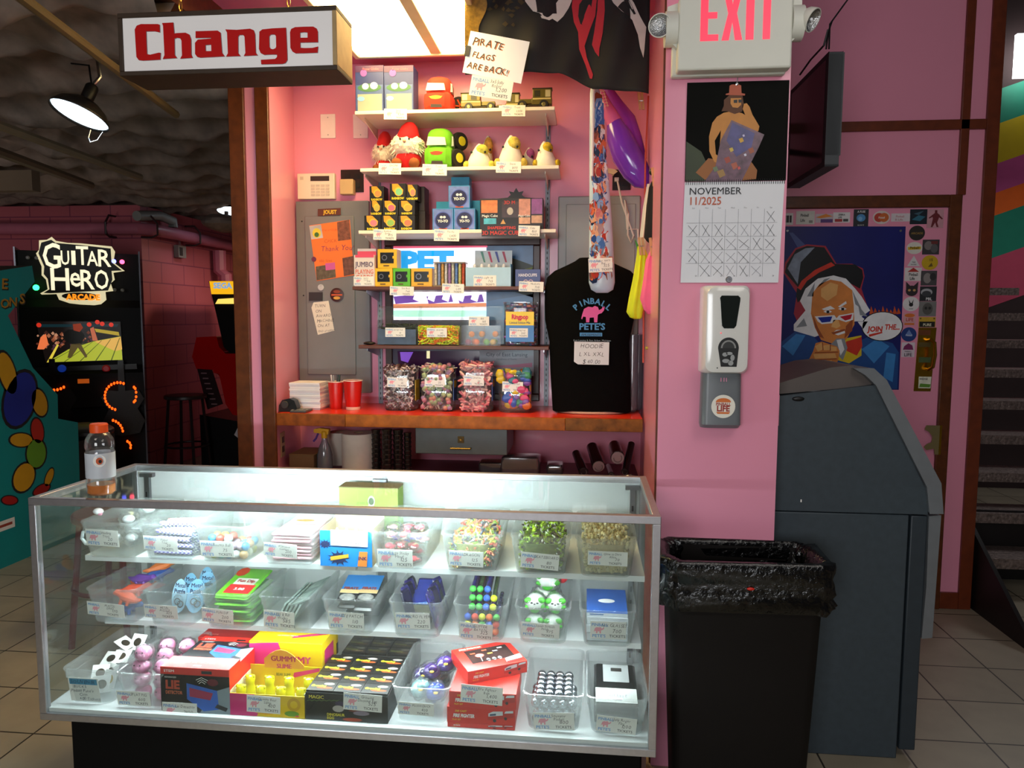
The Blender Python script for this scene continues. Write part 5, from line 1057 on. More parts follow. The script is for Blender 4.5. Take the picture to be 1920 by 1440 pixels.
# bearded plush gnomes
def gnome(label, px0, px1, py0, Y, zb):
    a, c, _, z1 = fit(px0, px1, py0, Y, zb); w, h = c-a, z1-zb; x = (a+c)/2; t = thing('plush_gnome', label, 'plush toy', (x, Y+.06, zb), group='bearded plush gnomes')
    FUR = M('e8dccc', .95, 0, .12, 60, .3, name='cream_fur'); RDF = M('c8141c', .9, 0, .08, 40, name='red_felt')
    b = MB(); b.ball((x, Y+.06, zb+h*.22), (w*.40, .06, h*.22), RDF, 16, 10); b.obj('body', t)
    b = MB(); rn = random.Random(int(px0)); b.ball((x, Y+.05, zb+h*.50), (w*.47, .06, h*.27), FUR, 30, 20, None, lambda v: 1+.16*NZ.noise(v*7)+.1*NZ.noise(v*19))
    for k in range(260):
        th, ph = rn.uniform(0, math.tau), math.acos(rn.uniform(-1, .6)); v = Vector((math.sin(ph)*math.cos(th), math.sin(ph)*math.sin(th), math.cos(ph))); p = Vector((x+v.x*w*.46, Y+.05+v.y*.06, zb+h*.5+v.z*h*.27)); q = p+Vector((v.x*.016, v.y*.014, v.z*.012-.01)); s_ = v.orthogonal().normalized()*.0025
        b.add([p-s_, p+s_, q], [(0, 1, 2)], FUR)
    b.obj('fur', t)
    b = MB(); b.loft([[Vector((x+w*.02*j+kx*math.cos(q_), Y+.05+ky*math.sin(q_), zb+h*zz_)) for q_ in [i*math.tau/20 for i in range(20)]] for j, (kx, ky, zz_) in enumerate(((w*.33, .055, .62), (w*.34, .056, .68), (w*.30, .05, .78), (w*.24, .04, .90), (w*.13, .025, .98), (w*.03, .006, 1.0)))], RDF); b.obj('hat', t)
    for s_ in (-1, 1): b = MB(); b.ball((x+s_*w*.13, Y-.006, zb+h*.60), .0045, BLK, 10, 7); b.obj('eye', t)
    b = MB(); b.ball((x+w*.0, Y-.012, zb+h*.55), (.008, .006, .006), M('d8a080', .7), 10, 7); b.obj('nose', t)
    for s_ in (-1, 1): b = MB(); b.ball((x+s_*w*.26, Y+.005, zb+h*.11), (w*.16, .022, h*.11), M('8a4a1c', .9, 0, .1, 30), 12, 8); b.obj('foot', t)
gnome('plush gnome with red hat at the left end of the second shelf, behind its twin', 694, 735, 242, 1.60, SH[1])
gnome('plush gnome with red hat in front, nearer the green plush truck', 727, 791, 224, 1.475, SH[1])
# plush sharks
def shark(label, px, zb, Y, w, h, back, lean=0, d=.05):
    x = P(px, 300, Y=Y).x; t = thing('plush_shark', label, 'plush toy', (x, Y+d, zb), group='plush sharks')
    CR = M('ece2d2', .9, 0, .04, 40, .05, name='cream_plush'); BK = M(back, .85, 0, .5, 60, name='patterned_plush')
    def ring(k, z, y0, sx): return [Vector((x+lean*z+w*.5*sx*math.cos(a), Y+d+y0+d*k*math.sin(a), zb+z)) for a in [i*math.tau/22 for i in range(22)]]
    b = MB(); b.loft([ring(.92, .002, 0, .96), ring(1, h*.10, 0, 1.02), ring(.98, h*.3, 0, .93), ring(.85, h*.52, 0, .72), ring(.62, h*.74, 0, .48), ring(.4, h*.9, 0, .27), ring(.15, h*.985, 0, .1)], CR); b.obj('body', t)
    b = MB(); b.loft([ring(.9, h*.12, d*.30, 1.0), ring(.95, h*.4, d*.30, .86), ring(.85, h*.62, d*.34, .66), ring(.6, h*.86, d*.36, .4), ring(.2, h*.99, d*.38, .12)], BK); b.obj('back', t)
    b = MB(); b.ball((x+lean*h*.7+w*.12, Y+d*.75, zb+h*.70), (w*.26, d*.62, h*.24), BK, 14, 10); b.obj('head_pattern', t)
    for s_ in (-1, 1): b = MB(); b.ball((x+lean*h*.62+s_*w*.27, Y+d*.25, zb+h*.60), (.0055, .005, .0055), BLK, 10, 7); b.obj('eye', t)
    for s_ in (-1, 1): b = MB(); b.ball((x+s_*w*.5, Y+d*.7, zb+h*.16), (w*.14, .02, h*.14), BK, 12, 8); b.obj('fin', t)
shark('cream plush shark standing upright behind the one nearest the green truck', 904, SH[1], 1.62, .085, .185, 'c88a3c', .12, .045)
shark('cream plush shark with its snout up, next to the tyres of the green truck', 896, SH[1], 1.475, .115, .115, 'd0b84a')
shark('cream plush shark, middle of the front row of sharks', 956, SH[1], 1.475, .12, .15, 'd8a84a', 0)
shark('pink and violet plush shark behind the middle one', 986, SH[1], 1.60, .08, .12, 'a8508c', .1, .04)
shark('yellow plush shark at the right end of the second shelf', 1024, SH[1], 1.475, .10, .12, 'd8a01c', -.1)
# spring boxes
def spring_box(px0, px1, pyt, zb, Y, row, c1, k):
    lab = 'black rainbow spring box, %s' % row
    t, f, w, h = put('spring_box', lab, 'box', px0, px1, pyt, Y, zb, .075, M('12100c', .4, 0, .1, 20), 'black spring boxes')
    b = MB(); b.poly(f, [(w*.14, h*.98), (w*.50, h*.98), (w*.84, h*.62), (w*.80, h*.35), (w*.42, h*.33), (w*.16, h*.60)], .0005, M('e09a1c', .4)); b.ell(f, w*.55, h*.52, w*.27, h*.27, .001, M('f0b83a', .4), 18); b.ell(f, w*.57, h*.50, w*.21, h*.21, .0014, M(c1, .4), 18)
    b.text(f, 'RAINBOW', w*.5, h*.05, h*.2, .001, M('f0d81c', .5), 'c', bold=.03, sx=.8); b.obj('print', t); return zb+h
Y0 = 1.472
zA = [spring_box(a, c, 404, SH[2], Y0, 'bottom row, %s' % n, cc, i) for i, (a, c, n, cc) in enumerate(((683, 714, 'left end of the stack', 'f07a8a'), (715, 746, 'middle of three', '8ab85a'), (747, 778, 'right of three', 'f0785a')))]
zB = [spring_box(a, c, 376, zA[0], Y0, 'second row, %s' % n, cc, 9+i) for i, (a, c, n, cc) in enumerate(((695, 716, 'partly hidden at the left', 'b8a84a'), (717, 747, 'in the middle', 'f0647a'), (748, 778, 'at the right', 'f0a03a')))]
[spring_box(a, c, d, zB[1]+.0005, Y0+e_, n, cc, 20+i) for i, (a, c, d, e_, n, cc) in enumerate(((693, 720, 349, .02, 'top row at the left', 'f08a4a'), (731, 761, 344, 0, 'top row in the middle', '7ac08a'), (762, 783, 346, .012, 'top row at the right', 'e8806a')))]
for px0, px1, pyt, zb, n in ((752, 797, 396, SH[2], 'behind the stack at the right, lower'), (756, 796, 350, SH[2]+.1, 'behind the stack at the right, upper')):
    t, f, w, h = put('spring_box', 'dark side of a spring box %s' % n, 'box', px0, px1, pyt, 1.56, zb, .1, M('2a1c14', .5, 0, .4, 30), 'black spring boxes')
# blue boxes
def yoyo(px0, px1, pyt, zb, Y, lab):
    t, f, w, h = put('yoyo_box', lab, 'box', px0, px1, pyt, Y, zb, .07, M('3a8ac8', .35, 0, .2, 14), 'blue yo-yo boxes')
    b = MB(); b.rect(f, w*.04, h*.04, w*.96, h*.96, .0004, M('6a7ec0', .4, 0, .3, 30)); b.ell(f, w*.5, h*.45, w*.38, h*.37, .0008, M('1a1848', .3), 24); b.ring(f, w*.5, h*.45, w*.36, w*.40, .001, M('4a5ab0', .4))
    b.ell(f, w*.42, h*.6, w*.07, h*.06, .0012, WHITE, 10); b.ell(f, w*.57, h*.6, w*.07, h*.06, .0012, WHITE, 10); b.text(f, 'YO-YO', w*.5, h*.36, h*.17, .0014, WHITE, 'c', bold=.04, sx=.9); b.rect(f, w*.32, h*.03, w*.7, h*.09, .001, M('d85a2c', .5)); b.obj('print', t); return zb+h
z1 = yoyo(811, 850, 391, SH[2], Y0, 'blue round-window yo-yo box, bottom left of three'); z2 = yoyo(851, 891, 391, SH[2], Y0, 'blue round-window yo-yo box, bottom right of three'); yoyo(841, 881, 348, z1+.0005, Y0, 'blue round-window yo-yo box on top of two others')
for a, c, d, zb, n in ((818, 843, 378, SH[2], 'teal back yo-yo box at the left'), (884, 900, 376, SH[2], 'teal back yo-yo box at the right'), (846, 880, 332, SH[2]+.12, 'teal back yo-yo box on top')):
    t, f, w, h = put('yoyo_box', n, 'box', a, c, d, 1.56, zb, .07, M('1c94b8', .4, 0, .15, 14), 'blue yo-yo boxes')
    if zb > SH[2]: b = MB(); b.box(f.o.x, f.o.x+w, 1.5605, 1.63, SH[2]+.0006, zb, M('1c7a9c', .4)); b.obj('lower_carton', t)
# cube display
t, f, w, h = put('cube_display', 'black counter display of shape-shifting magic cubes with a star on top', 'display box', 900, 1018, 372, 1.50, SH[2], .08, M('1a1414', .4, 0, .1, 12))
b = MB(); p = P(968, 356, Y=1.575); b.slab(Fr((p.x, 1.575, SH[2]+h), (1, 0, 0), (0, 0, 1)), [(-.09, 0), (.09, 0), (.09, .012), (.04, .016), (.026, .028), (.034, .045), (.012, .04), (0, .06), (-.012, .04), (-.034, .045), (-.026, .028), (-.04, .016), (-.09, .012)], 0, .003, M('1c1210', .4)); b.poly(Fr((p.x, 1.5745, SH[2]+h), (1, 0, 0), (0, 0, 1)), [(-.016, .016), (.016, .016), (0, .044)], .0, M('8a6a4a', .5)); b.obj('star_header', t)
b = MB()
for u0, u1, v0, v1, c in ((.02, .28, .55, .95, 'd87a3a'), (.06, .26, .08, .38, '4ab0d0'), (.35, .62, .4, .9, '3a2420'), (.62, .8, .45, .98, 'c88a74'), (.62, .8, .2, .4, 'd8a080'), (.82, .99, .5, .98, '8a4a8a'), (.82, .99, .22, .46, 'c89a7a')): b.rect(f, w*u0, h*v0, w*u1, h*v1, .0006, M(c, .3, 0, .3, 40))
b.ell(f, w*.48, h*.6, w*.05, h*.12, .001, M('b8b0a8', .4), 14); b.text(f, '3D M', w*.38, h*.82, h*.16, .0012, M('c03020', .5), bold=.03); b.text(f, 'Magic Cube', w*.03, h*.42, h*.12, .0012, WHITE, bold=.02, sx=.9); b.text(f, 'Magic Cube', w*.61, h*.42, h*.1, .0012, WHITE, bold=.02, sx=.8); b.poly(f, [(w*.30, h*.1), (w*.44, h*.1), (w*.37, h*.35)], .0012, M('c89a5a', .4)); b.obj('print', t)
b = MB(); q0, q1 = P(903, 433, Y=1.45), P(978, 433, Y=1.45); zl, zh = P(940, 443, Y=1.45).z, P(940, 420, Y=1.45).z; ff = Fr((q0.x, 1.45, zl), (1, 0, 0), (0, 0, 1)); w2, h2 = P(1013, 433, Y=1.45).x-q0.x, zh-zl
b.slab(ff, [(0, 0), (w2, 0), (w2, h2), (0, h2)], -.009, 0, M('1c1818', .4)); RT = M('d83a2c', .5); b.text(ff, 'SHAPESHIFTING', w2*.34, h2*.58, h2*.33, .0005, RT, 'c', bold=.02, sx=1.0); b.text(ff, '3D MAGIC CUBE', w2*.34, h2*.12, h2*.48, .0005, RT, 'c', bold=.03, sx=.92); b.obj('front_lip', t)
# shelf 4
z4 = SH[3]
t, f, w, h = put('playing_cards_pack', 'pack lettered JUMBO PLAYING CARDS at the left end of the upper brown shelf', 'playing cards', 664, 702, 478, 1.462, z4, .03, M('e0d4d0', .4, 0, .05))
b = MB(); b.rect(f, w*.06, h*.92, w*.98, h*1.0, .0006, M('d84a6a', .4)); b.text(f, 'JUMBO', w*.5, h*.62, h*.24, .001, M('5a4a6a', .5), 'c', bold=.03, sx=.78); b.text(f, 'PLAYING', w*.5, h*.40, h*.2, .001, M('d8705a', .5), 'c', bold=.02, sx=.75); b.text(f, 'CARDS', w*.5, h*.22, h*.2, .001, M('d8705a', .5), 'c', bold=.02, sx=.9); b.obj('print', t)
b = MB(); b.slab(Fr((f.o.x, 1.493, z4+h), (1, 0, 0), (0, 0, 1)), [(.008, 0), (w, 0), (w, .02), (.008, .02)], 0, .001, M('d04a6a', .4)); b.slab(Fr((f.o.x, 1.4935, z4+h), (1, 0, 0), (0, 0, 1)), [(.008, .02), (w, .02), (w, .032), (.008, .032)], 0, .001, M('c8c4cc', .3)); b.obj('hang_tab', t)
b = MB(); card(b, Fr((f.o.x+w*.46, 1.4615, z4+.025), (1, 0, 0), (0, 0, 1)), .095, .042, 'Jumbo/Cards', '330'); b.obj('price_tag', t)
def cube(px0, px1, pyt, zb, c, lab):
    t, f, w, h = put('safe_bank_box', lab, 'box', px0, px1, pyt, 1.475, zb, .08, M(c, .35, 0, .03), 'toy safe boxes')
    b = MB(); b.slab(f, [(w*.14, h*.26), (w*.84, h*.26), (w*.84, h*.82), (w*.14, h*.82)], .0003, .0012, M('141414', .25)); b.ring(f, w*.36, h*.55, w*.1, w*.14, .0016, M('7a7a80', .3, .7), 16); b.rect(f, w*.78, h*.5, w*.88, h*.64, .0016, M(c, .4)); b.rect(f, w*.3, h*.1, w*.6, h*.16, .0008, M('5a3a10', .5)); b.obj('window', t); return zb+h
zq = cube(703, 736, 503, z4, 'e8b818', 'yellow toy safe box, bottom left under the topmost one'); cube(737, 769, 503, z4, '5ab81c', 'green toy safe box between two yellow ones'); cube(771, 810, 503, z4, 'e8b010', 'yellow toy safe box right of the green one'); cube(708, 744, 467, zq+.0005, 'e8b818', 'yellow toy safe box on top of the others')
# tube display
a, c, _, z1 = fit(812, 872, 491, 1.475, z4); CLP = clear('clear_acrylic', 'e8f0ee', .10, .05, .10)
t = thing('tube_display', 'clear display rack of patterned kaleidoscope tubes on the upper brown shelf', 'display', ((a+c)/2, 1.51, z4+.0005))
b = MB(); b.box(a, c, 1.475, 1.56, z4+.001, z4+.006, M('8a7a5a', .4)); b.box(a, c, 1.475, 1.56, z1-.004, z1, M('9a9484', .3)); b.box(a, c, 1.557, 1.56, z4+.006, z1-.004, CLP); b.obj('rack', t)
rn = random.Random(2)
for k in range(9):
    for j in range(2):
        x = a+.010+k*(c-a-.02)/8; b = MB(); cc = ('b8a890', '7a8ac8', 'c88a4a', 'd8d4cc', '8a6a9c', 'c8b8a0', '5a7ab8', 'd8b070', 'b04a2c')[k]
        b.cyl((x, 1.488+j*.03, z4+.007), (x, 1.488+j*.03, z1-.006), .0068, M(cc, .3, 0, .6, 120)); b.obj('tube', t)
# flashing pens display
a, c, _, z1 = fit(873, 958, 493, 1.475, z4)
t = thing('bottle_display', 'pale blue counter display with a row of blue and white bottles', 'display box', ((a+c)/2, 1.51, z4+.0005))
LB_ = M('a8cce4', .4, 0, .08, 12); b = MB(); b.box(a, c, 1.475, 1.479, z4+.001, z1-.02, LB_); b.box(a, a+.003, 1.479, 1.57, z4+.001, z1-.02, LB_); b.box(c-.003, c, 1.479, 1.57, z4+.001, z1-.004, M('4a9cc8', .4)); b.box(a+.003, c-.003, 1.479, 1.57, z4+.001, z4+.004, LB_); b.obj('tray', t)
b = MB(); zt = P(915, 470, Y=1.57).z; b.box(a+.03, c-.004, 1.566, 1.57, z4+.004, zt, M('b8c4c8', .3, 0, .1, 20)); 
for k, cc in enumerate(('4a8a7a', 'c02a5a', '3a4a9c', 'b8284a')): b.poly(Fr((a+.06+k*.034, 1.5655, zt-.055), (1, 0, 0), (0, 0, 1)), [(.012, 0), (.02, 0), (.008, .05), (-.004, .05)], .0003, M(cc, .4))
b.obj('header_card', t)
for k in range(5):
    x = a+.038+k*.034; b = MB(); zb_ = z4+.045; b.lathe([(.011, 0), (.0125, .004), (.0125, .035), (.008, .045), (.007, .055), (.002, .060)], (x, 1.50, zb_), M('d8dce8', .25), 14); b.lathe([(.0128, .006), (.0128, .026)], (x, 1.50, zb_), M('2a4a9c', .3), 14, None, False, False); b.cyl((x, 1.50, z4+.0045), (x, 1.50, zb_), .006, WHITE, 8); b.obj('bottle', t)
b = MB(); card(b, Fr((a+.09, 1.4745, z4+.026), (1, 0, 0), (0, 0, 1)), .105, .05, 'Light Up', '735'); b.obj('price_tag', t)
t, f, w, h = put('handcuffs_box', 'small dark blue box lettered HANDCUFFS at the right end of the upper brown shelf', 'box', 966, 1013, 505, 1.47, z4, .04, M('2c3a7c', .35, 0, .1))
b = MB(); b.text(f, 'HANDCUFFS', w*.5, h*.58, h*.24, .0006, M('d8d8e8', .5), 'c', bold=.03, sx=.8); b.ring(f, w*.42, h*.25, w*.07, w*.1, .0008, M('c8a8b8', .4)); b.ring(f, w*.62, h*.25, w*.07, w*.1, .0008, M('c8a8b8', .4)); b.obj('print', t)
# shelf 5: three clear bins, jar
z5 = SH[4]
def rnd_tubes(b, x0, x1, y0, y1, z0, z1, n, r, cols, seed, L=.05):
    rn = random.Random(seed)
    for _ in range(n):
        p = Vector((rn.uniform(x0, x1), rn.uniform(y0, y1), rn.uniform(z0, z1))); d = Vector((rn.uniform(-1, 1), rn.uniform(-1, 1), rn.uniform(-.5, .5))).normalized()*L*.5; q = d.orthogonal().normalized()*L*.25
        pts = [p-d, p+q*.6, p+d]; pts = [Vector((min(max(v.x, x0), x1), min(max(v.y, y0), y1), min(max(v.z, z0), z1+r))) for v in pts]
        b.tube(pts, r, M(rn.choice(cols), .45), 5)
BX = clear('bin_acrylic', 'f4faf8', .025, .05, .02)
for px0, px1, n in ((706, 781, 'dark leaves'), (782, 861, 'neon string'), (862, 939, 'bouncy balls')):
    a, c, _, z1 = fit(px0, px1, 574, 1.475, z5); h = z1-z5; zm = z5+h*.52
    t = thing('acrylic_bin', 'clear slant-front acrylic bin of %s on the lower brown shelf' % {'dark leaves': 'dark green army toys', 'neon string': 'neon yellow and orange strings', 'bouncy balls': 'orange and green balls'}[n], 'bin', ((a+c)/2, 1.53, z5+.0005), group='clear acrylic bins')
    b = MB(); z0 = z5+.0006; th = .003; y0, y1 = 1.47, 1.60
    b.box(a, c, y0, y1, z0, z0+th, BX); b.box(a, c, y0, y0+th, z0+th, zm, BX); b.box(a, c, y1-th, y1, z0+th, z1, BX)
    for x in (a, c-th): b.slab(Fr((x, 0, 0), (0, 1, 0), (0, 0, 1)), [(y0+th, z0+th), (y1-th, z0+th), (y1-th, z1), (y0+.05, z1), (y0+th, zm)], 0, th, BX)
    b.obj('bin', t)
    b = MB(); b.add([(a+th, y0+.003, zm+.001), (c-th, y0+.003, zm+.001), (c-th, y0+.05, z1-.001), (a+th, y0+.05, z1-.001)], [(0, 1, 2, 3)], BX); b.box(a, c, y0+.05, y1-th-.0005, z1-.003, z1, BX); b.obj('lid', t, thick=.002)
    b = MB(); card(b, Fr(((a+c)/2-.005, y0-.0006, z0+h*(.33 if n != 'bouncy balls' else .62)), (1, 0, 0), (0, 0, 1)), .095, .043, {'dark leaves': 'Army Guy', 'neon string': 'Bracelet', 'bouncy balls': 'Ball'}[n], {'dark leaves': '10', 'neon string': '40', 'bouncy balls': '100'}[n]); b.obj('price_tag', t)
    b = MB()
    if n == 'dark leaves':
        b.grid(lambda u, v: (a+.004+(c-a-.008)*u, y0+.004+(y1-y0-.008)*v, zm-.012+.006*NZ.noise((u*9, v*9, 0))), 20, 12, M('3a4450', .6)); b.box(a+.004, c-.004, y0+.004, y1-.004, z0+.004, zm-.02, M('4a5a78', .6, 0, .3, 40)); rnd_tubes(b, a+.01, c-.01, y0+.01, y1-.02, zm-.02, zm+.004, 110, .0022, ('2c3a1c', '3a4a24', '24301a'), 3, .025); tag(b.obj('army_toys'), 'heap of dark green toy figures in the left acrylic bin', 'toys', None, 'stuff')
    elif n == 'neon string':
        rnd_tubes(b, a+.006, c-.006, y0+.006, y0+.05, z0+.006, zm-.005, 420, .0024, ('dcf820', 'fff020', 'ff7a1c', 'ff9a1c', 'e8ff3a'), 4, .06); b.box(a+.01, c-.01, y0+.05, y1-.01, z0+.005, zm-.01, M('c8c020', .6)); tag(b.obj('neon_strings'), 'tangle of neon strings in the middle acrylic bin', 'strings', None, 'stuff')
    else:
        rn = random.Random(8)
        for i, (u, v, w_, cc, nm) in enumerate(((.12, .2, .014, '8a3a5a', 'maroon'), (.20, .60, .04, 'f08a1c', 'orange'), (.37, .26, .014, 'f0701c', 'orange'), (.50, .62, .045, 'f0921c', 'orange'), (.67, .26, .014, '6aa82c', 'green'), (.85, .3, .016, 'c8a030', 'tan'), (.90, .62, .045, 'f08a1c', 'orange'), (.25, .25, .075, 'e8781c', 'orange'), (.6, .25, .075, 'e8a020', 'orange'), (.85, .25, .085, '7ab03a', 'green'))):
            b = MB(); b.ball((a+.016+(c-a-.032)*u, y0+.016+w_*1.0, z0+.0165+v*.03*2*(v > .5)), .0145, M(cc, .35, 0, .1, 30)); tag(b.obj('bouncy_ball'), '%s bouncy ball in the right acrylic bin on the brown shelf' % nm, 'ball', 'balls in the acrylic bin')
def jar(label, px0, px1, pyt, Y, zb, d, fill, wrap=None, name='candy_jar', lid=True):
    a, c, _, z1 = fit(px0, px1, pyt, Y, zb); w, h = c-a, z1-zb; x = (a+c)/2; yc_ = Y+d/2
    t = thing(name, label, 'jar', (x, yc_, zb+.0004)); J = clear('jar_plastic', 'e4ece8', .10, .06, .14)
    b = MB(); b.loft([rr(x, yc_, w*k, d*k, w*.24, zb+z*h+.0005, 5) for z, k in ((0, .86), (.03, .93), (.06, .95), (.5, .95), (.86, .96), (.93, .98), (.95, 1.0), (1, 1.0))], J, True, False); b.obj('jar', t)
    return t, x, yc_, w, h
t, x, yc_, w, h = jar('clear jar of ring candies with a yellow and blue label on the lower brown shelf', 942, 1008, 566, 1.475, z5, .12, None)
b = MB(); rn = random.Random(6)
for k in range(240):
    p = (x+rn.uniform(-.42, .42)*w, yc_+rn.uniform(-.42, .38)*.12, z5+.006+rn.random()*h*.93); b.ball(p, (rn.uniform(.006, .012), .006, rn.uniform(.004, .009)), M(rn.choice(('b0406a', '8a4a9c', '4a6ab0', 'c86a5a', 'b88a9c', '6a4a7a')), .3), 7, 5)
b.obj('wrapped_candies', t)['kind'] = 'stuff'
b = MB(); f = Fr((x-w*.40, 1.4735, z5+h*.1), (1, 0, 0), (0, 0, 1)); w2, h2 = w*.8, h*.68; b.slab(f, [(0, h2*.55), (w2, h2*.55), (w2, h2), (0, h2)], 0, .0008, M('f0d020', .4)); b.slab(f, [(0, 0), (w2, 0), (w2, h2*.55), (0, h2*.55)], 0, .0008, M('3a7ac0', .4, 0, .1, 20))
b.text(f, 'Ringpop', w2*.5, h2*.76, h2*.21, .0012, M('d82a4a', .5), 'c', bold=.05, sx=.8); b.text(f, 'Limited Edition Mix', w2*.5, h2*.6, h2*.11, .0012, M('2a1a6a', .5), 'c', bold=.02, sx=.8); card(b, Fr(f(w2*.46, h2*.3, .0002), (1, 0, 0), (0, 0, 1)), .085, .042, 'Ring Pop', '200', .001); b.obj('label', t)
b = MB(); p = P(691, 645, Y=1.475); b.ball((p.x, 1.49, z5+.009), (.03, .02, .008), BLK, 14, 8); tag(b.obj('computer_mouse'), 'small black mouse at the left end of the lower brown shelf', 'mouse')

# ------------------------------------------------------------------ jars and things on the counter
def cjar(label, px0, px1, pyt, Y, cols, tagd, kind, seed, band=None):
    t, x, yc_, w, h = jar(label, px0, px1, pyt+12, Y, ZC, .13, None)
    b = MB(); rn = random.Random(seed); n = {'taffy': 330, 'pop': 120, 'roll': 240, 'bag': 60}[kind]
    for k in range(n):
        hz = rn.random(); sd = rn.random()
        if sd < .62: px_, py_ = rn.uniform(-.43, .43)*w, (-.44+rn.random()*.06)*.13
        else: px_, py_ = rn.uniform(-.42, .42)*w, rn.uniform(-.42, .42)*.13; hz = max(hz, .9+rn.random()*.12) if rn.random() < .7 else hz
        px_ *= .9+.1*hz; p = Vector((x+px_, yc_+py_, ZC+.012+hz*h*1.0)); c = M(rn.choice(cols), .35)
        if kind == 'taffy':
            q = Vector((rn.uniform(-1, 1), rn.uniform(-.4, .4), rn.uniform(-1, 1))).normalized()*.011; b.tube([p-q, p-q*.45, p, p+q*.45, p+q], [.006, .0025, .0058, .0025, .006], c, 6)
        elif kind == 'roll':
            q = Vector((rn.uniform(-1, 1), rn.uniform(-.3, .3), rn.uniform(-.8, .8))).normalized()*.017; b.tube([p-q, p-q*.6, p+q*.6, p+q], [.003, .0058, .0058, .003], c, 7)
        elif kind == 'pop':
            b.ball(p, (.013, .012, .012), c, 9, 6)
            if k % 2: q = Vector((rn.uniform(-1, 1), rn.uniform(-.3, .1), rn.uniform(-1, 1))).normalized()*.05; e_ = p+q; e_.x = min(max(e_.x, x-w*.44), x+w*.44); e_.y = max(e_.y, yc_-.06); e_.z = min(max(e_.z, ZC+.01), ZC+h+.015); b.tube([p, e_], .0016, M('e8dccc', .5), 5)
        else:
            p.z = max(p.z, ZC+.036); b.ball(p, (rn.uniform(.015, .028), .012, rn.uniform(.012, .025)), c, 8, 6, None, lambda v: 1+.2*NZ.noise(v*3))
    b.obj('candies', t)['kind'] = 'stuff'
    if kind == 'pop':
        for q in ((-.5, 1.01), (.0, 1.1), (.55, 1.0)):
            b = MB(); p = Vector((x+q[0]*w*.5, yc_-.02, ZC+h*q[1]-.002)); b.tube([p, p+Vector((-.05 if q[0] < .5 else .05, -.01, .008))], .0017, M('e8dccc', .5), 5); b.obj('lolly_stick', t)
    b = MB()
    for s_ in (1,):
        b.box(x+w*.475, x+w*.487, yc_-.045, yc_+.04, ZC+h*.25, ZC+h*.75, M(band or '2a4a9c', .4)); b.box(x+w*.4875, x+w*.489, yc_-.03, yc_+.03, ZC+h*.55, ZC+h*.72, M('e8c020', .4))
    b.obj('side_label', t)
    b = MB(); card(b, front(x-w*.03, Y-.0012+.003, ZC+h*.70, -.02), .095, .046, *tagd); b.obj('price_tag', t)
    if kind == 'bag': b = MB(); b.loft([rr(x, yc_, w*1.02, .13*1.03, w*.2, ZC+h+z, 5) for z in (.001, .012)], CLP); b.obj('lid', t)
YJ = 1.44
cjar('clear jar of brown and white wrapped taffies, first jar from the left', 715, 778, 682, YJ, ('e0d0cc', 'c8b0b0', '5a3a34', '4a2c2c', '8a6a78', 'd8c8d0'), ('Taffy', '10'), 'taffy', 1, 'c8a818')
cjar('clear jar of lollipops with white sticks, second jar from the left', 784, 850, 680, YJ, ('8a9c7a', 'a0b088', 'b87a8a', '9a7a9c', 'c08a7a'), ('Dum Dum', '25'), 'pop', 2)
cjar('clear jar of pink candy rolls, third jar from the left', 858, 923, 676, YJ, ('d88a90', 'c8747c', 'e0a0a0', 'b86470', 'e8b8b0'), ('Smarties', '30'), 'roll', 3)
cjar('clear lidded jar of bright candy bags, jar nearest the hoodie', 932, 994, 692, YJ, ('d04a7a', 'd8b81c', '3a8a5a', '3a5ab0', '7a4a9c', 'c86a2c', '2a6a7a'), ('Fun Size', '50'), 'bag', 4, 'c89018')
def cup(px0, px1, py0, label, Y, upside=False):
    a, c, _, z1 = fit(px0, px1, py0, Y, ZC); r1 = (c-a)/2; h = z1-ZC; x = (a+c)/2; t = thing('party_cup', label, 'cup', (x, Y+r1, ZC+.0004), group='red party cups')
    RC = M('c81c14', .3, 0, .03, coat=.3, name='red_cup_plastic'); b = MB(); pr_ = [(r1*.7, 0), (r1*.72, .003), (r1*.86, h*.5), (r1*.97, h*.97)]
    b.lathe([(r, z+.0005) for r, z in pr_]+[(r1*.90, h*.97), (r1*.8, h*.5), (r1*.66, .006)], (x, Y+r1, ZC), RC, 26); b.obj('cup', t)
    b = MB(); b.tube([Vector((x+r1*.96*math.cos(i*math.tau/26), Y+r1+r1*.96*math.sin(i*math.tau/26), ZC+h*.985)) for i in range(26)], .0022, M('e8d8cc', .4), 6, True); b.obj('rim', t)
    if upside: b = MB(); b.lathe([(r1*.735, .0006), (r1*.765, .014)], (x, Y+r1, ZC), M('e8d4bc', .5), 26, None, False, False); b.obj('paper_band', t)
    return t, x, Y+r1, r1, h
t, x, y, r1, h = cup(610, 640, 716, 'red party cup holding pens on the counter', 1.45)
for k, (dx, dy, cc, m) in enumerate(((-.012, 0, 'd8c8c0', -.4), (.0, .01, '2a2a2a', .1), (.01, -.005, '1c3a2c', .35), (.014, .01, '3a2a1c', .2), (-.004, -.01, '8a8a8a', -.15), (.005, .012, '1a1a1a', .25))):
    b = MB(); p = Vector((x+dx*.6, y+dy, ZC+.01)); b.tube([p, p+Vector((m*.04, 0, h+.02))], .0035, M(cc, .4), 7); tag(b.obj('pen'), 'pen standing in the red party cup on the counter', 'pen', 'pens in the red cup')
cup(638, 674, 714, 'red party cup with a pale band at its foot, right of the pens', 1.43, True)
a, c, _, z1 = fit(543, 600, 718, 1.42, ZC); b = MB(); b.X = None
t = thing('paper_stack', 'tall stack of white paper sheets on the left end of the counter', 'paper', ((a+c)/2, 1.49, ZC+.0004))
rn = random.Random(1); n = 14; b = MB()
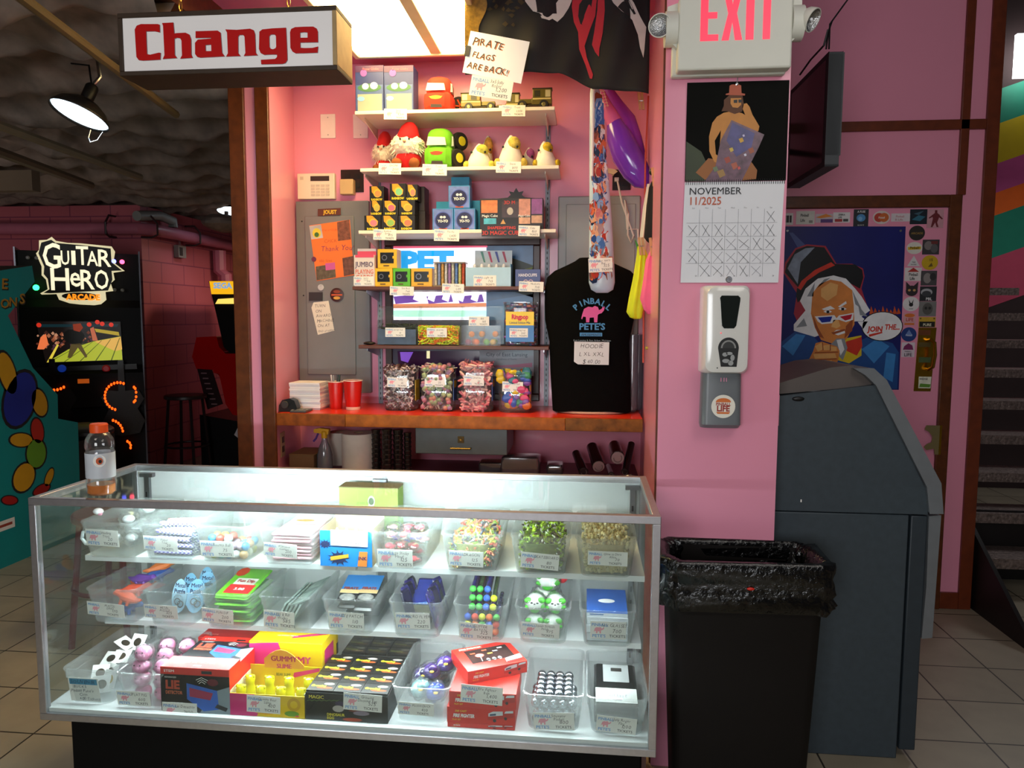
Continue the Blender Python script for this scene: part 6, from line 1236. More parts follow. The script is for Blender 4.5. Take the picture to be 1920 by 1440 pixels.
for i in range(n): z0 = ZC+.0006+i*(z1-ZC)/n; dx = rn.uniform(-.002, .002); b.box(a+dx, c+dx, 1.42+rn.uniform(-.002, .002), 1.55, z0, z0+(z1-ZC)/n-.0006, M('e6e2e0' if i % 3 else 'd0ccd0', .6))
b.obj('sheets', t)
a, c, _, z1 = fit(520, 552, 748, 1.32, ZC); t = thing('tape_dispenser', 'black tape dispenser at the left end of the counter', 'tape dispenser', ((a+c)/2, 1.36, ZC+.0004)); b = MB()
b.slab(Fr((0, 1.34, 0), (1, 0, 0), (0, 0, 1)), [(a, ZC+.001), (c, ZC+.001), (c+.004, ZC+.02), (c-.008, z1-.01), (c-.03, z1), (a+.015, z1-.008), (a, ZC+.03)], -.045, 0, M('141312', .35)); b.obj('body', t, bevel=.004); b = MB(); b.lathe([(.016, 0), (.018, .004), (.016, .008)], (a+.03, 1.339, ZC+.034), M('3a3634', .3), 18, (0, -1, 0)); b.obj('tape_roll', t)
a, c, _, z1 = fit(546, 576, 765, 1.33, ZC); t = thing('calculator', 'small grey pocket calculator beside the tape dispenser', 'calculator', ((a+c)/2, 1.36, ZC+.0004)); b = MB(); b.box(a, c, 1.315, 1.40, ZC+.001, ZC+.010, M('4a4846', .4)); b.obj('case', t, bevel=.002)
for i in range(4):
    for j in range(4): b = MB(); x = a+.008+i*(c-a-.016)/3; b.cb((x, 1.325+j*.014, ZC+.011), (.009, .008, .003), M('8a8680', .4)); b.obj('key', t)
b = MB(); b.cb(((a+c)/2, 1.387, ZC+.0108), (c-a-.012, .012, .002), M('9aa090', .2)); b.obj('display', t)
# hoodie on a torso form
xh = lambda px, py, Y=1.44: P(px, py, Y=Y)
t = thing('hoodie_form', 'black printed hoodie on a torso form at the right end of the counter', 'hoodie', (1.61, 1.52, ZC+.0004))
HB = M('080808', .9, 0, .2, 40, .1, spec=.08, name='black_fleece'); rows = [(778, 1036, 1183, .9), (700, 1032, 1182, 1), (640, 1030, 1180, 1.05), (600, 1022, 1188, 1.05), (565, 1021, 1192, 1.0), (540, 1022, 1196, .95), (520, 1026, 1194, .85), (508, 1040, 1182, .75), (498, 1062, 1160, .62), (490, 1078, 1142, .5), (484, 1086, 1134, .45)]
b = MB(); rings = []
for py, p0, p1, k in rows:
    a, c = P(p0, py, Y=1.50), P(p1, py, Y=1.50); z = max(a.z, ZC+.012); rings.append([Vector(((a.x+c.x)/2+(c.x-a.x)/2*math.cos(q)*(abs(math.cos(q))**-.12 if abs(math.cos(q)) > .01 else 1), 1.50+.085*k*math.sin(q)*(1 if math.sin(q) < 0 else .9), z+.006*math.sin(3*q)*(py > 770))) for q in [i*math.tau/40 for i in range(40)]])
b.loft(rings, HB); b.obj('hoodie', t, ang=60)
b = MB(); a = P(1110, 495, Y=1.5); b.tube([a+Vector((.058*math.cos(i*math.tau/20), .03*math.sin(i*math.tau/20), .01+.008*math.sin(i*math.tau/20))) for i in range(20)], .014, HB, 8, True); b.obj('collar', t)
b = MB(); b.lathe([(.15, 0), (.16, .004), (.155, .012)], (1.605, 1.50, ZC+.0005), M('c8a890', .5), 30); b.X = None; b.v = [Vector((v.x if True else 0, 1.50+(v.y-1.50)*.5, v.z)) for v in b.v]; b.obj('stand', t)
f = Fr((0, 1.4065, 0), (1, 0, 0), (0, 0, 1)); b = MB(); LBL = M('4a8ac0', .7); LPK = M('d85aa0', .7)
def hz(px, py): p = P(px, py, Y=1.4065); return p.x, p.z
def arc(s_, cx, cz, R, a0, a1, size, m, up=1, b_=.03):
    n = len(s_)
    for i, ch in enumerate(s_):
        if ch == ' ': continue
        an = a0+(a1-a0)*i/(n-1); x, z = cx+R*math.sin(an), cz+up*R*math.cos(an); fr = Fr(f(x, z, .0), Vector((math.cos(an), 0, -up*math.sin(an))), Vector((up*math.sin(an), 0, math.cos(an)))); b.text(fr, ch, 0, 0, size, .0006, m, 'c', bold=b_)
cx, cz = hz(1110, 590); k = .046
arc('PINBALL', cx, cz-.05, .098, -.72, .72, .036, LBL); b.poly(f, [(cx+x*.085, cz+y*.085) for x, y in ELE], .0006, LPK)
x, z = hz(1110, 618); b.text(f, "PETE'S", x, z, .040, .0006, LBL, 'c', bold=.03, sx=1.05); x, z = hz(1108, 628); b.rect(f, x-.05, z-.006, x+.05, z+.010, .0004, LBL); b.text(f, 'AMUSEMENTS', x, z-.004, .014, .0009, M('101418', .6), 'c', bold=.02); x, z = hz(1110, 640); b.text(f, 'East Lansing & Ann Arbor, Michigan', x, z, .0115, .0006, M('8a9aa8', .6), 'c')
b.obj('chest_print', t)
b = MB(); q0, q1 = P(1076, 683, Y=1.4025), P(1142, 641, Y=1.4025); w, h = q1.x-q0.x, q1.z-q0.z; fr = Fr((q0.x, 1.4025, q0.z), (1, 0, -.01), (.01, 0, 1)); b.slab(fr, [(w*.12, 0), (w, 0), (w, h), (0, h), (0, h*.12)], 0, .0008, M('d8dce0', .6)); b.hand(fr, 'HOODIE', w*.5, h*.74, h*.27, .001, INK, 'c'); b.hand(fr, 'L XL XXL', w*.5, h*.38, h*.26, .001, INK, 'c'); b.hand(fr, '$ 40.00', w*.5, h*.05, h*.26, .001, INK, 'c'); o = b.obj('size_sign', t)
# ------------------------------------------------------------------ framed lit sign and pictures behind the shelves
yw = YW-.03
t = thing('framed_sign', 'dark wood frame with a lit PET panel and blue landscape, behind the brown shelves', 'framed sign', (.88, YW-.015, ZC+.02))
a, c = P(722, 600, Y=yw), P(1012, 600, Y=yw); zt, zb = P(860, 447, Y=yw).z, P(860, 750, Y=yw).z; fw = .035; DW = M('3a1610', .35, 0, .3, 30, name='dark_mahogany')
b = MB(); b.box(a.x, c.x, yw, YW-.013, zt-fw, zt, DW); b.box(a.x, c.x, yw, YW-.013, zb, zb+fw, DW); b.box(a.x, a.x+fw, yw, YW-.013, zb+fw, zt-fw, DW); b.box(c.x-fw, c.x, yw, YW-.013, zb+fw, zt-fw, DW); b.obj('frame', t, bevel=.004)
y2 = yw+.012; f = Fr((0, y2, 0), (1, 0, 0), (0, 0, 1))
def w2p(px, py, Y=y2): p = P(px, py, Y=Y); return (p.x, p.z)
def qp(b, pts, h, m):
    q = [w2p(*p) for p in pts]; A_ = sum(q[i][0]*q[(i+1) % len(q)][1]-q[(i+1) % len(q)][0]*q[i][1] for i in range(len(q))); b.poly(f, q if A_ > 0 else q[::-1], h, m)
b = MB(); b.box(a.x+fw, c.x-fw, y2, YW-.014, zb+fw, zt-fw, M('3a2248', .3)); qp(b, [(910, 455), (1006, 455), (1006, 680), (910, 680)], .0006, M('2a6aa0', .3, 0, .3, 10)); qp(b, [(910, 495), (950, 480), (1006, 500), (1006, 560), (910, 530)], .001, M('2c3a2a', .4, 0, .3, 30)); qp(b, [(910, 565), (1006, 550), (1006, 600), (910, 600)], .001, M('3a8ac8', .3)); qp(b, [(965, 510), (1000, 500), (990, 520)], .0014, M('8a9a4a', .5)); b.obj('landscape_picture', t)
b = MB(); LW_ = M('f0e6f0', .4, emit=1.3, var=0, name='lit_sign_face'); qp(b, [(738, 462), (912, 462), (912, 600), (738, 600)], .003, LW_); qp(b, [(738, 460), (914, 458), (914, 464), (738, 466)], .004, M('e05a7a', .4, emit=.7, var=0))
CY = M('1c9ae0', .4, emit=1.0, var=0, name='lit_blue_letters'); x0, z0 = w2p(752, 503); x1, z1 = w2p(878, 470)
b.text(f, 'PET', x0, z0-.014, .135, .0045, CY, bold=.06, sx=1.2)
for px in (738, 800, 858): qp(b, [(px, 556), (px+46, 552), (px+50, 566), (px+4, 570)], .0045, M('7a4ab0', .4, emit=.6, var=0))
for k in range(5): qp(b, [(775+k*27, 561), (783+k*27, 536), (793+k*27, 545), (787+k*27, 566)], .0055, M('ffffff', .4, emit=1.6, var=0))
qp(b, [(738, 570), (912, 568), (912, 576), (738, 578)], .0045, M('e0885a', .4, emit=.8, var=0)); qp(b, [(738, 582), (912, 582), (912, 594), (738, 594)], .0045, M('b0e8d0', .4, emit=1.3, var=0)); b.obj('lit_panel', t)
b = MB(); qp(b, [(745, 658), (900, 658), (895, 700), (750, 720)], .0008, M('4a1850', .15)); qp(b, [(750, 660), (775, 660), (765, 680), (752, 676)], .0012, M('8a50d8', .3, emit=.5, var=0)); qp(b, [(800, 658), (806, 658), (806, 672), (800, 672)], .0012, M('f0e8b0', .3, emit=.8, var=0)); b.obj('reflective_panel', t)
b = MB(); y3 = yw-.0045; fc = Fr((0, y3, 0), (1, 0, 0), (0, 0, 1)); q = [P(x, y, Y=y3) for x, y in ((899, 705), (1001, 705), (1001, 656), (899, 656))]; b.slab(fc, [(p.x, p.z) for p in q], 0, .003, M('a8b4c0', .4)); x, z = (lambda p: (p.x, p.z))(P(950, 668, Y=y3)); b.text(fc, 'City of East Lansing', x, z, .026, .0035, M('4a5a6a', .5), 'c'); b.text(fc, 'Certificate of Thanks', x, z-.018, .012, .0035, M('6a7a8a', .5), 'c'); q = [P(x, y, Y=y3) for x, y in ((910, 690), (998, 688), (998, 680), (960, 684), (910, 686))]; b.poly(fc, [(p.x, p.z) for p in q], .0035, M('d090b0', .5)); tag(b.obj('certificate'), 'pale blue East Lansing certificate behind the candy jars', 'certificate')
# ------------------------------------------------------------------ left of the alcove: breaker panel and what is stuck on it
yb = YW-.03
def qx(px, py, Y): p = P(px, py, Y=Y); return (p.x, p.z)
def pq(b, pts, fr, Y, h, m, th=0):
    q = [qx(*p, Y) for p in pts]; A_ = sum(q[i][0]*q[(i+1) % len(q)][1]-q[(i+1) % len(q)][0]*q[i][1] for i in range(len(q))); q = q if A_ > 0 else q[::-1]
    return b.slab(fr, q, h, h+th, m) if th else b.poly(fr, q, h, m)
def FY(Y): return Fr((0, Y, 0), (1, 0, 0), (0, 0, 1))
PG_ = M('7a7c7c', .4, .15, .05, 10, name='grey_panel_enamel')
a, c = qx(562, 735, yb), qx(691, 376, yb)
t = thing('breaker_panel', 'grey steel breaker panel under the alarm keypad, covered in notes and magnets', 'electrical panel', ((a[0]+c[0])/2, yb, a[1]))
b = MB(); b.box(a[0], c[0], yb, YW-.0005, a[1], c[1], PG_); b.obj('housing', t, bevel=.003)
d0, d1 = qx(578, 702, yb), qx(664, 405, yb); b = MB(); b.box(d0[0], d1[0], yb-.007, yb-.0005, d0[1], d1[1], PG_); b.obj('door', t, bevel=.003)
b = MB(); pq(b, [(580, 548), (605, 548), (605, 564), (580, 564)], FY(yb-.0075), yb-.0075, 0, M('2a2a2c', .4), .006); b.obj('latch', t)
for px, py in ((563, 415), (566, 554)): b = MB(); x, z = qx(px+3, py, yb); b.lathe([(.004, 0), (.003, .002)], (x, yb, z), BLK, 10, (0, -1, 0)); b.obj('screw', t)
yn = yb-.0082; FN = FY(yn)
b = MB(); pq(b, [(596, 392), (639, 390), (639, 403), (596, 405)], FN, yn, 0, M('5a2a1c', .5), .001); x, z = qx(607, 401, yn); b.text(FN, 'JOUST', x, z, .026, .0014, M('e0b82c', .5), bold=.04, sx=.9); tag(b.obj('sticker'), 'small red-brown sticker with yellow letters at the top of the breaker panel', 'sticker')
b = MB(); ORC = M('f07a30', .6, 0, .04, name='orange_card'); pq(b, [(580, 423), (656, 412), (664, 516), (594, 527)], FN, yn, 0, ORC, .0012)
def pic(pts, c, sc=60): pq(b, pts, FN, yn, .0016, M(c, .4, 0, .6, sc))
pic([(580, 424), (602, 421), (606, 446), (584, 449)], 'e8e0d0', 5); x, z = qx(594, 437, yn); b.ell(FN, x, z, .022, .024, .0019, M('d8c83a', .5), 16); b.ell(FN, x, z-.008, .012, .012, .0022, M('3a6a2c', .5), 12)
pic([(632, 417), (655, 412), (658, 449), (634, 452)], '7a4a34'); pic([(642, 484), (663, 480), (664, 514), (645, 518)], '6a4434'); pic([(592, 500), (628, 494), (630, 520), (594, 526)], '5a5240'); pq(b, [(610, 494), (628, 492), (629, 505), (611, 507)], FN, yn, .0019, M('c85aa0', .5))
fr_ = Fr((0, yn, 0), (1, 0, -.07), (.07, 0, 1)); PUR = M('7a1c5a', .5)
for s_, px, py, sz in (('Thank You!', 602, 472, .036), ('CPICK', 608, 456, .024), ('We love', 598, 492, .02), ('the arcade', 604, 434, .018)): x, z = qx(px, py, yn); b.hand(Fr((x, yn, z), (1, 0, .06), (-.06, 0, 1)), s_, 0, 0, sz, .0018, PUR if sz > .03 else M('c04a1c', .5))
tag(b.obj('thank_you_card'), 'orange Thank You card with small photos on the breaker panel', 'card')
for pts, cc, lab, r_ in (((589, 486), '6a2a4a', 'small purple round magnet at the left edge of the orange card', .012), ((602, 539), 'b8bcc0', 'small silvery round magnet under the orange card', .016), ((632, 553), '3a1410', 'dark round magnet with an orange glow picture on the breaker panel', .035)):
    b = MB(); x, z = qx(*pts, yn); fr = Fr((x, yn, z), (1, 0, 0), (0, 0, 1)); b.lathe([(r_, 0), (r_, .003), (r_*.9, .004)], (x, yn-.0008 if r_ < .03 else yn, z), M(cc, .4, 0, .3, 60), 24, (0, -1, 0))
    if r_ > .03: b.rect(fr, -.028, -.004, .028, .004, .0044, M('c85a2c', .4)); b.ell(fr, 0, -.015, .018, .008, .0044, M('d8a040', .4), 12); b.ell(fr, 0, .016, .018, .008, .0044, M('8a3a1c', .4), 12)
    tag(b.obj('magnet'), lab, 'magnet')
b = MB(); pq(b, [(584, 577), (588, 567), (616, 564), (627, 620), (596, 628)], FN, yn, 0, M('e2dccc', .6, 0, .02), .0008)
for i, s_ in enumerate(('TURN', 'ON', 'AWARD', 'MACHINE', 'ON AT', 'END of NIGHT')): x, z = qx(590+i*1.4, 577+i*9.2, yn); b.hand(Fr((x, yn, z), (1, 0, .07), (-.07, 0, 1)), s_, 0, 0, .021 if i < 5 else .014, .0012, M('3a3a3c', .6))
tag(b.obj('note'), 'white handwritten note taped low on the breaker panel', 'note')
# keypad
a, c = qx(559, 374, YW-.02), qx(628, 325, YW-.02); yk = YW-.028
t = thing('alarm_keypad', 'cream alarm keypad with a dark display above the breaker panel', 'keypad', ((a[0]+c[0])/2, yk, a[1])); KP = M('e6d8c0', .45, 0, .02, name='cream_plastic')
b = MB(); b.box(a[0], c[0], yk, YW-.0005, a[1], c[1], KP); b.obj('case', t, bevel=.003); w, h = c[0]-a[0], c[1]-a[1]; f = Fr((a[0], yk, a[1]), (1, 0, 0), (0, 0, 1))
b = MB(); b.slab(f, [(w*.36, h*.70), (w*.86, h*.70), (w*.86, h*.89), (w*.36, h*.89)], .0002, .002, M('2a2420', .3)); b.obj('display', t)
for i in range(4):
    for j in range(4): b = MB(); b.slab(f, [(w*(.37+i*.13), h*(.12+j*.12)), (w*(.47+i*.13), h*(.12+j*.12)), (w*(.47+i*.13), h*(.20+j*.12)), (w*(.37+i*.13), h*(.20+j*.12))], .0002, .002, M('c8bca8', .5)); b.obj('key', t)
b = MB(); b.rect(f, w*.08, h*.75, w*.17, h*.88, .0004, M('c8b8a0', .5)); b.obj('speaker_grille', t)
# outlets and blank plates
def plate(px0, px1, py0, py1, Y, m, name, label, ext=None):
    a, c = qx(px0, py1, Y), qx(px1, py0, Y); t = thing(name, label, 'wall plate', ((a[0]+c[0])/2, YW-.006, a[1])); b = MB(); b.box(a[0], c[0], YW-.006, YW-.0005, a[1], c[1], m); b.obj('plate', t, bevel=.0015)
    f = Fr((a[0], YW-.006, a[1]), (1, 0, 0), (0, 0, 1)); w, h = c[0]-a[0], c[1]-a[1]
    for v in ((.14, .86) if ext is None else ()): b = MB(); b.lathe([(.003, 0), (.002, .001)], f(w/2, h*v, 0), STEEL, 8, (0, -1, 0)); b.obj('screw', t)
    for u, v in ext or (): b = MB(); b.slab(f, [(w*u-.015, h*v-.012), (w*u+.015, h*v-.012), (w*u+.015, h*v+.012), (w*u-.015, h*v+.012)], 0, .002, M('1c1614', .3)); b.obj('socket', t, bevel=.002)
    return t
plate(602, 629, 214, 260, YW, M('f4e6e4', .5), 'blank_plate', 'pale blank wall plate left of the shelves, nearer the left wall'); plate(663, 690, 214, 260, YW, M('eed8e0', .5), 'blank_plate', 'pale blank wall plate tucked beside the shelf upright')
OB = M('2a1814', .3, 0, .1, name='dark_brown_plastic_plate')
plate(640, 682, 318, 361, YW, OB, 'wall_outlet', 'dark brown double outlet plate behind the beige adapter', ((.3, .3), (.3, .7), (.72, .3), (.72, .7)))
plate(1148, 1183, 318, 357, YW, OB, 'wall_outlet', 'dark outlet plate behind the inflatable guitar with a white cord', ((.3, .7), (.7, .7), (.3, .3), (.7, .3)))
a, c = qx(638, 365, 1.70), qx(663, 336, 1.70); b = MB(); b.box(a[0], c[0], 1.69, YW-.0085, a[1], c[1], M('c8aa78', .45)); tag(b.obj('power_adapter', bevel=.004), 'beige plug-in power adapter in the outlet beside the keypad', 'adapter')
# second grey panel behind the hoodie
a, c = qx(1045, 560, yb), qx(1203, 366, yb); a = (a[0], 1.10); PG2 = M('9a9a96', .4, .1, .04, 10)
t = thing('breaker_panel', 'light grey steel panel on the alcove wall behind the hoodie and the inflatable bat', 'electrical panel', ((a[0]+c[0])/2, yb, a[1])); b = MB(); b.box(a[0], min(c[0], 1.83), yb, YW-.0005, a[1], c[1], PG2); b.obj('housing', t, bevel=.006)
d0, d1 = qx(1060, 560, yb), qx(1192, 382, yb); b = MB(); b.box(d0[0], d1[0], yb-.006, yb-.0005, 1.12, d1[1], PG2); b.obj('door', t, bevel=.003)
b = MB(); pts = [P(1157, 337, Y=1.72), P(1160, 350, Y=1.69), P(1166, 380, Y=1.69), P(1180, 420, Y=1.69), P(1188, 442, Y=1.69), P(1183, 455, Y=1.69), P(1177, 440, Y=1.69), P(1178, 400, Y=1.69), P(1172, 375, Y=1.69), P(1176, 430, Y=1.69), P(1196, 430, Y=1.69), P(1198, 500, Y=1.69)]
b.tube(pts, .0045, M('e8e0d8', .5), 7); b.cb(P(1156, 337, Y=1.722), (.02, .022, .018), M('e8e0d8', .5)); tag(b.obj('charger_lead'), 'white power cord hanging from the right outlet', 'cord')
# ------------------------------------------------------------------ hanging toys at the right of the alcove
def hang_tube(name, label, cat, rows, Y, m, n=22, flat=.55, parts=()):
    "long inflated shape: rows of (x0, x1, y) in the photo"
    rings = []
    for x0, x1, y in rows:
        a, c = P(x0, y, Y=Y), P(x1, y, Y=Y); r = (c.x-a.x)/2; rings.append([Vector(((a.x+c.x)/2+r*math.cos(q), Y+r*flat*math.sin(q), a.z)) for q in [i*math.tau/n for i in range(n)]])
    t = thing(name, label, cat, (rings[-1][0].x, Y, rings[-1][0].z)); b = MB(); b.loft([r_[::-1] for r_ in rings], m); b.obj('body', t, ang=60); return t
yB = 1.27
BATM = M('b8cce0', .25, 0, .15, 10, name='printed_vinyl')
t = hang_tube('inflatable_bat', 'long inflatable bat with a comic print hanging in front of the grey panel', 'inflatable toy', [(1108, 1120, 160), (1106, 1126, 175), (1105, 1133, 260), (1105, 1142, 340), (1105, 1148, 420), (1104, 1152, 500), (1104, 1153, 530), (1108, 1150, 543), (1118, 1140, 549)], yB, BATM)
b = MB(); rn = random.Random(17); BC = ('b83a2a', 'd8a080', '2a4a8a', '3a6ab0', 'e0e4e8', 'c86a4a', '1c2a4a', '8a4a34', '7aa0d0')
for k in range(190):
    y = 185+335*rn.random()**.7; f_ = (y-175)/345; x0, x1 = 1106-2*f_, 1130+22*f_; x = rn.uniform(max(x0+3, x0+ (12 if y < 380 else 3)), x1-3); mid = (x0+x1)/2; u = (x-mid)/((x1-x0)/2); a, c = P(x0, y, Y=yB), P(x1, y, Y=yB); r = (c.x-a.x)/2
    m = M(rn.choice(BC), .25); s_ = rn.uniform(.009, .026); pts = []
    for i in range(7):
        an = i*math.tau/7+rn.uniform(-.4, .4); uu = max(-.97, min(.97, u+s_*math.cos(an)/r)); z = P(x, y, Y=yB).z+s_*1.5*math.sin(an); pts.append(((a.x+c.x)/2+r*uu, yB-r*.55*math.sqrt(1-uu*uu)-.0012-k*.00001, z))
    b.add(pts[::-1] if False else pts, [tuple(range(7))], m)
b.obj('comic_print', t)
b = MB(); a = P(1106, 165, Y=yB-.012); b.tube([P(1113, 165, Y=yB-.022), P(1111, 260, Y=yB-.028), P(1110, 330, Y=yB-.03)], .006, M('e8ecf0', .2), 8); b.obj('white_seam', t)
b = MB(); b.tube([P(1114, 161, Y=yB), P(1114, 120, Y=yB), P(1114, 40, Y=yB+.05)], .002, WHITE, 6); b.obj('hanging_string', t)
b = MB(); p = P(1126, 497, Y=yB-.04); card(b, front(p.x, yB-.036, p.z, .05), .10, .058, 'Super Hero/Bat', '325'); b.obj('price_tag', t)
b = MB(); p = P(1140, 325, Y=1.6); b.slab(FY(1.6), [qx(1132, 322, 1.6), qx(1150, 328, 1.6), qx(1158, 322, 1.6), qx(1152, 318, 1.6), qx(1140, 316, 1.6)], 0, .01, M('e8c8a0', .6)); b.tube([P(1148, 328, Y=1.6), P(1150, 328, Y=YW-.002)], .004, M('e8c8a0', .6), 6); tag(b.obj('paper_hook'), 'pale bent hook on the wall behind the inflatable bat', 'hook')
PV = M('7a3ac0', .18, 0, .15, 8, coat=.5, name='purple_vinyl')
yI = 1.42
def along(pts, radii, m, n=16): b = MB(); b.tube([P(x, y, Y=Y) for x, y, Y in pts], radii, m, n); return b
t = thing('inflatable_guitar', 'purple inflatable guitar with a pink neck hanging beside the comic bat', 'inflatable toy', P(1205, 345, Y=yI))
along([(1150, 225, yI), (1160, 255, yI), (1175, 290, yI), (1192, 320, yI), (1206, 340, yI), (1212, 350, yI)], [.03, .055, .065, .06, .045, .015], PV).obj('body', t, ang=60)
along([(1128, 172, yI), (1134, 190, yI), (1142, 210, yI), (1152, 230, yI)], [.014, .022, .03, .036], M('d86aa8', .2, 0, .1, 8, coat=.5)).obj('neck', t, ang=60)
along([(1138, 165, yI+.09), (1155, 195, yI+.09), (1178, 225, yI+.09), (1190, 262, yI+.08), (1200, 300, yI+.06)], [.02, .03, .034, .034, .03], M('9a3ab0', .2, 0, .1, 8, coat=.5)).obj('horn', t, ang=60)
b = MB()
for dx in (0, 8): b.tube([P(1124+dx, 170, Y=yI-.03), P(1132+dx, 200, Y=yI-.04)], .0015, M('e8c8b8', .4), 5)
for k in range(6): b.tube([P(1124+k*1.5, 172+k*5.5, Y=yI-.032), P(1134+k*1.5, 170+k*5.5, Y=yI-.032)], .0015, M('e8c8b8', .4), 5)
b.obj('strings', t)
# clips and cloths on the right wall
xw = 1.83
def cloth(name, label, cat, rows, Y, m, wob=.01, n=24, sd=1):
    rings = []
    for j, (x0, x1, y) in enumerate(rows):
        a, c = P(x0, y, Y=Y), P(x1, y, Y=Y); r = (c.x-a.x)/2; rings.append([Vector(((a.x+c.x)/2+(r+wob*.4*math.sin(q*5+j*.7+sd))*math.cos(q), Y+(r*.5+wob*.5*math.sin(q*7+sd))*math.sin(q), a.z)) for q in [i*math.tau/n for i in range(n)]])
    b = MB(); b.loft([r_[::-1] for r_ in rings], m); return tag(b.obj(name, ang=70), label, cat)
yc_ = 1.05
cloth('bandana', 'black bandana clipped up on the right side of the alcove', 'bandana', [(1222, 1232, 340), (1216, 1238, 352), (1212, 1241, 385), (1210, 1242, 420), (1208, 1242, 445), (1214, 1240, 453), (1222, 1234, 458)], yc_, M('0c0b0b', .8), .006)
cloth('bandana', 'white bandana hanging behind the black one', 'bandana', [(1214, 1222, 345), (1206, 1222, 390), (1202, 1218, 430), (1199, 1214, 460), (1202, 1212, 472)], 1.16, M('d8d0c4', .8), .006, 20, 3)
cloth('bandana', 'yellow bandana hanging low beside the pink one', 'bandana', [(1196, 1206, 462), (1194, 1214, 480), (1188, 1214, 520), (1180, 1210, 560), (1176, 1206, 585), (1182, 1204, 595), (1190, 1200, 598)], 1.12, M('d8e41c', .7, 0, .06, 20), .008, 24, 2)
cloth('bandana', 'pink bandana hanging low below the black one', 'bandana', [(1220, 1228, 470), (1212, 1236, 488), (1206, 1238, 530), (1200, 1237, 560), (1206, 1236, 580), (1214, 1228, 589)], yc_, M('f06a94', .7, 0, .06, 20), .008, 24, 5)
b = MB(); b.slab(FY(1.14), [qx(1190, 447, 1.14), qx(1208, 478, 1.14), qx(1203, 492, 1.14), qx(1196, 474, 1.14)][::-1], -.006, 0, M('3a8a2c', .6)); tag(b.obj('green_tag'), 'small green leaf-shaped tag over the yellow bandana', 'tag')
def pin(px, py, Y, lab):
    b = MB(); p = P(px, py, Y=Y); WDP = M('c89a6a', .6, 0, .15, 40, name='clothespin_wood')
    for dx in (-.007, .006): b.slab(Fr((p.x+dx, Y, p.z), (1, 0, .12), (-.12, 0, 1)), [(-.005, -.035), (.005, -.035), (.005, .035), (-.005, .035)], 0, .008, WDP)
    b.tube([Vector((p.x-.008, Y-.009, p.z)), Vector((p.x+.008, Y-.009, p.z))], .002, CHROME, 6); tag(b.obj('clothespin'), lab, 'clothespin', 'clothespins on the right wall')
pin(1228, 332, yc_-.03, 'clothespin above the black bandana'); pin(1224, 463, yc_-.03, 'clothespin above the pink bandana'); pin(1202, 190, 1.30, 'wooden clothespin under the corner of the pirate flag'); pin(1203, 462, 1.09, 'clothespin above the yellow bandana')
b = MB(); b.tube([(1.826, 1.32, P(1212, 180, Y=1.32).z), P(1210, 300, Y=1.30), P(1208, 470, Y=1.28), P(1206, 680, Y=1.28)], .004, M('b8402c', .5), 6); tag(b.obj('hanging_string_line'), 'thin red cord down the right edge of the alcove', 'cord')
b = MB(); b.ball(P(1223, 322, Y=1.06), (.014, .014, .014), BLK, 12, 8); tag(b.obj('peg_knob'), 'small round black knob on the right alcove wall', 'knob')
b = MB(); pts = [P(x, y, Y=1.2) for x, y in ((1222, 600), (1232, 615), (1232, 640), (1224, 655), (1210, 652))]; b.tube(pts, [.008, .012, .014, .012, .006], M('a8a02c', .5), 8); tag(b.obj('yellow_ribbon'), 'dull yellow ribbon curling under the pink bandana', 'ribbon')
for k, (px, dz) in enumerate(((1184, 0), (1196, .01))):
    x, z = qx(px, 700, 1.62); b = MB(); b.lathe([(.018, 0), (.026, .01), (.029, .16), (.026, .2), (.028, .36)], (x+.0, 1.56+k*.075, ZC+.001), clear('cup_plastic', 'b8c0c8', .35, .1, .2), 16); tag(b.obj('cup_stack'), 'tall stack of clear cups behind the hoodie, %s' % ('nearer' if k == 0 else 'farther'), 'cups', 'clear cups behind the hoodie')
# ------------------------------------------------------------------ under the counter
YU = 1.40
def ub(px, Y): return P(px, 840, Y=Y).x
t = thing('cash_till', 'grey metal cash drawer with brass handle hung under the counter', 'drawer', (.98, 1.42, 0.93)); a, c = qx(779, 850, 1.33), qx(951, 812, 1.33)
b = MB(); DG = M('5c6464', .4, .3, .08, 20, name='olive_grey_steel'); b.box(a[0], c[0], 1.33, 1.62, a[1], ZC-.0305, DG); b.obj('case', t, bevel=.003)
xm = (a[0]+c[0])/2; b = MB(); z = qx(865, 840, 1.33)[1]; b.tube([(xm-.045, 1.33, z), (xm-.045, 1.312, z), (xm+.045, 1.312, z), (xm+.045, 1.33, z)], .0045, M('b89a5a', .25, 1), 8); b.obj('handle', t)
z = qx(865, 824, 1.33)[1]; b = MB(); b.cb((xm, 1.327, z), (.028, .006, .03), M('5a4a2a', .3, .8)); b.lathe([(.006, 0), (.005, .004)], (xm, 1.3235, z), M('c8a85a', .2, 1), 12, (0, -1, 0)); b.obj('lock', t)
def roll(px0, px1, py0, Y, lab):
    a, c = qx(px0, 850, Y), qx(px1, 850, Y); r = (c[0]-a[0])/2; x = (a[0]+c[0])/2; z1 = qx((px0+px1)/2, py0, Y)[1]; t = thing('paper_towel_roll', lab, 'paper towel', (x, Y+r, ZL+.0005)); b = MB(); PT = M('d8d0c4', .8, 0, .04, 30, .1)
    b.lathe([(r*.28, 0.001), (r, .001), (r, z1-ZL), (r*.28, z1-ZL)], (x, Y+r, ZL), PT, 28, None, False, False); b.lathe([(r*.28, .001), (r*.28, z1-ZL)], (x, Y+r, ZL), M('9a7a5a', .7), 16, None, True, False); b.obj('roll', t)
roll(632, 693, 816, 1.36, 'white paper towel roll standing under the counter beside the black cups'); roll(608, 652, 813, 1.52, 'paper towel roll behind, between the spray bottle and the front roll')
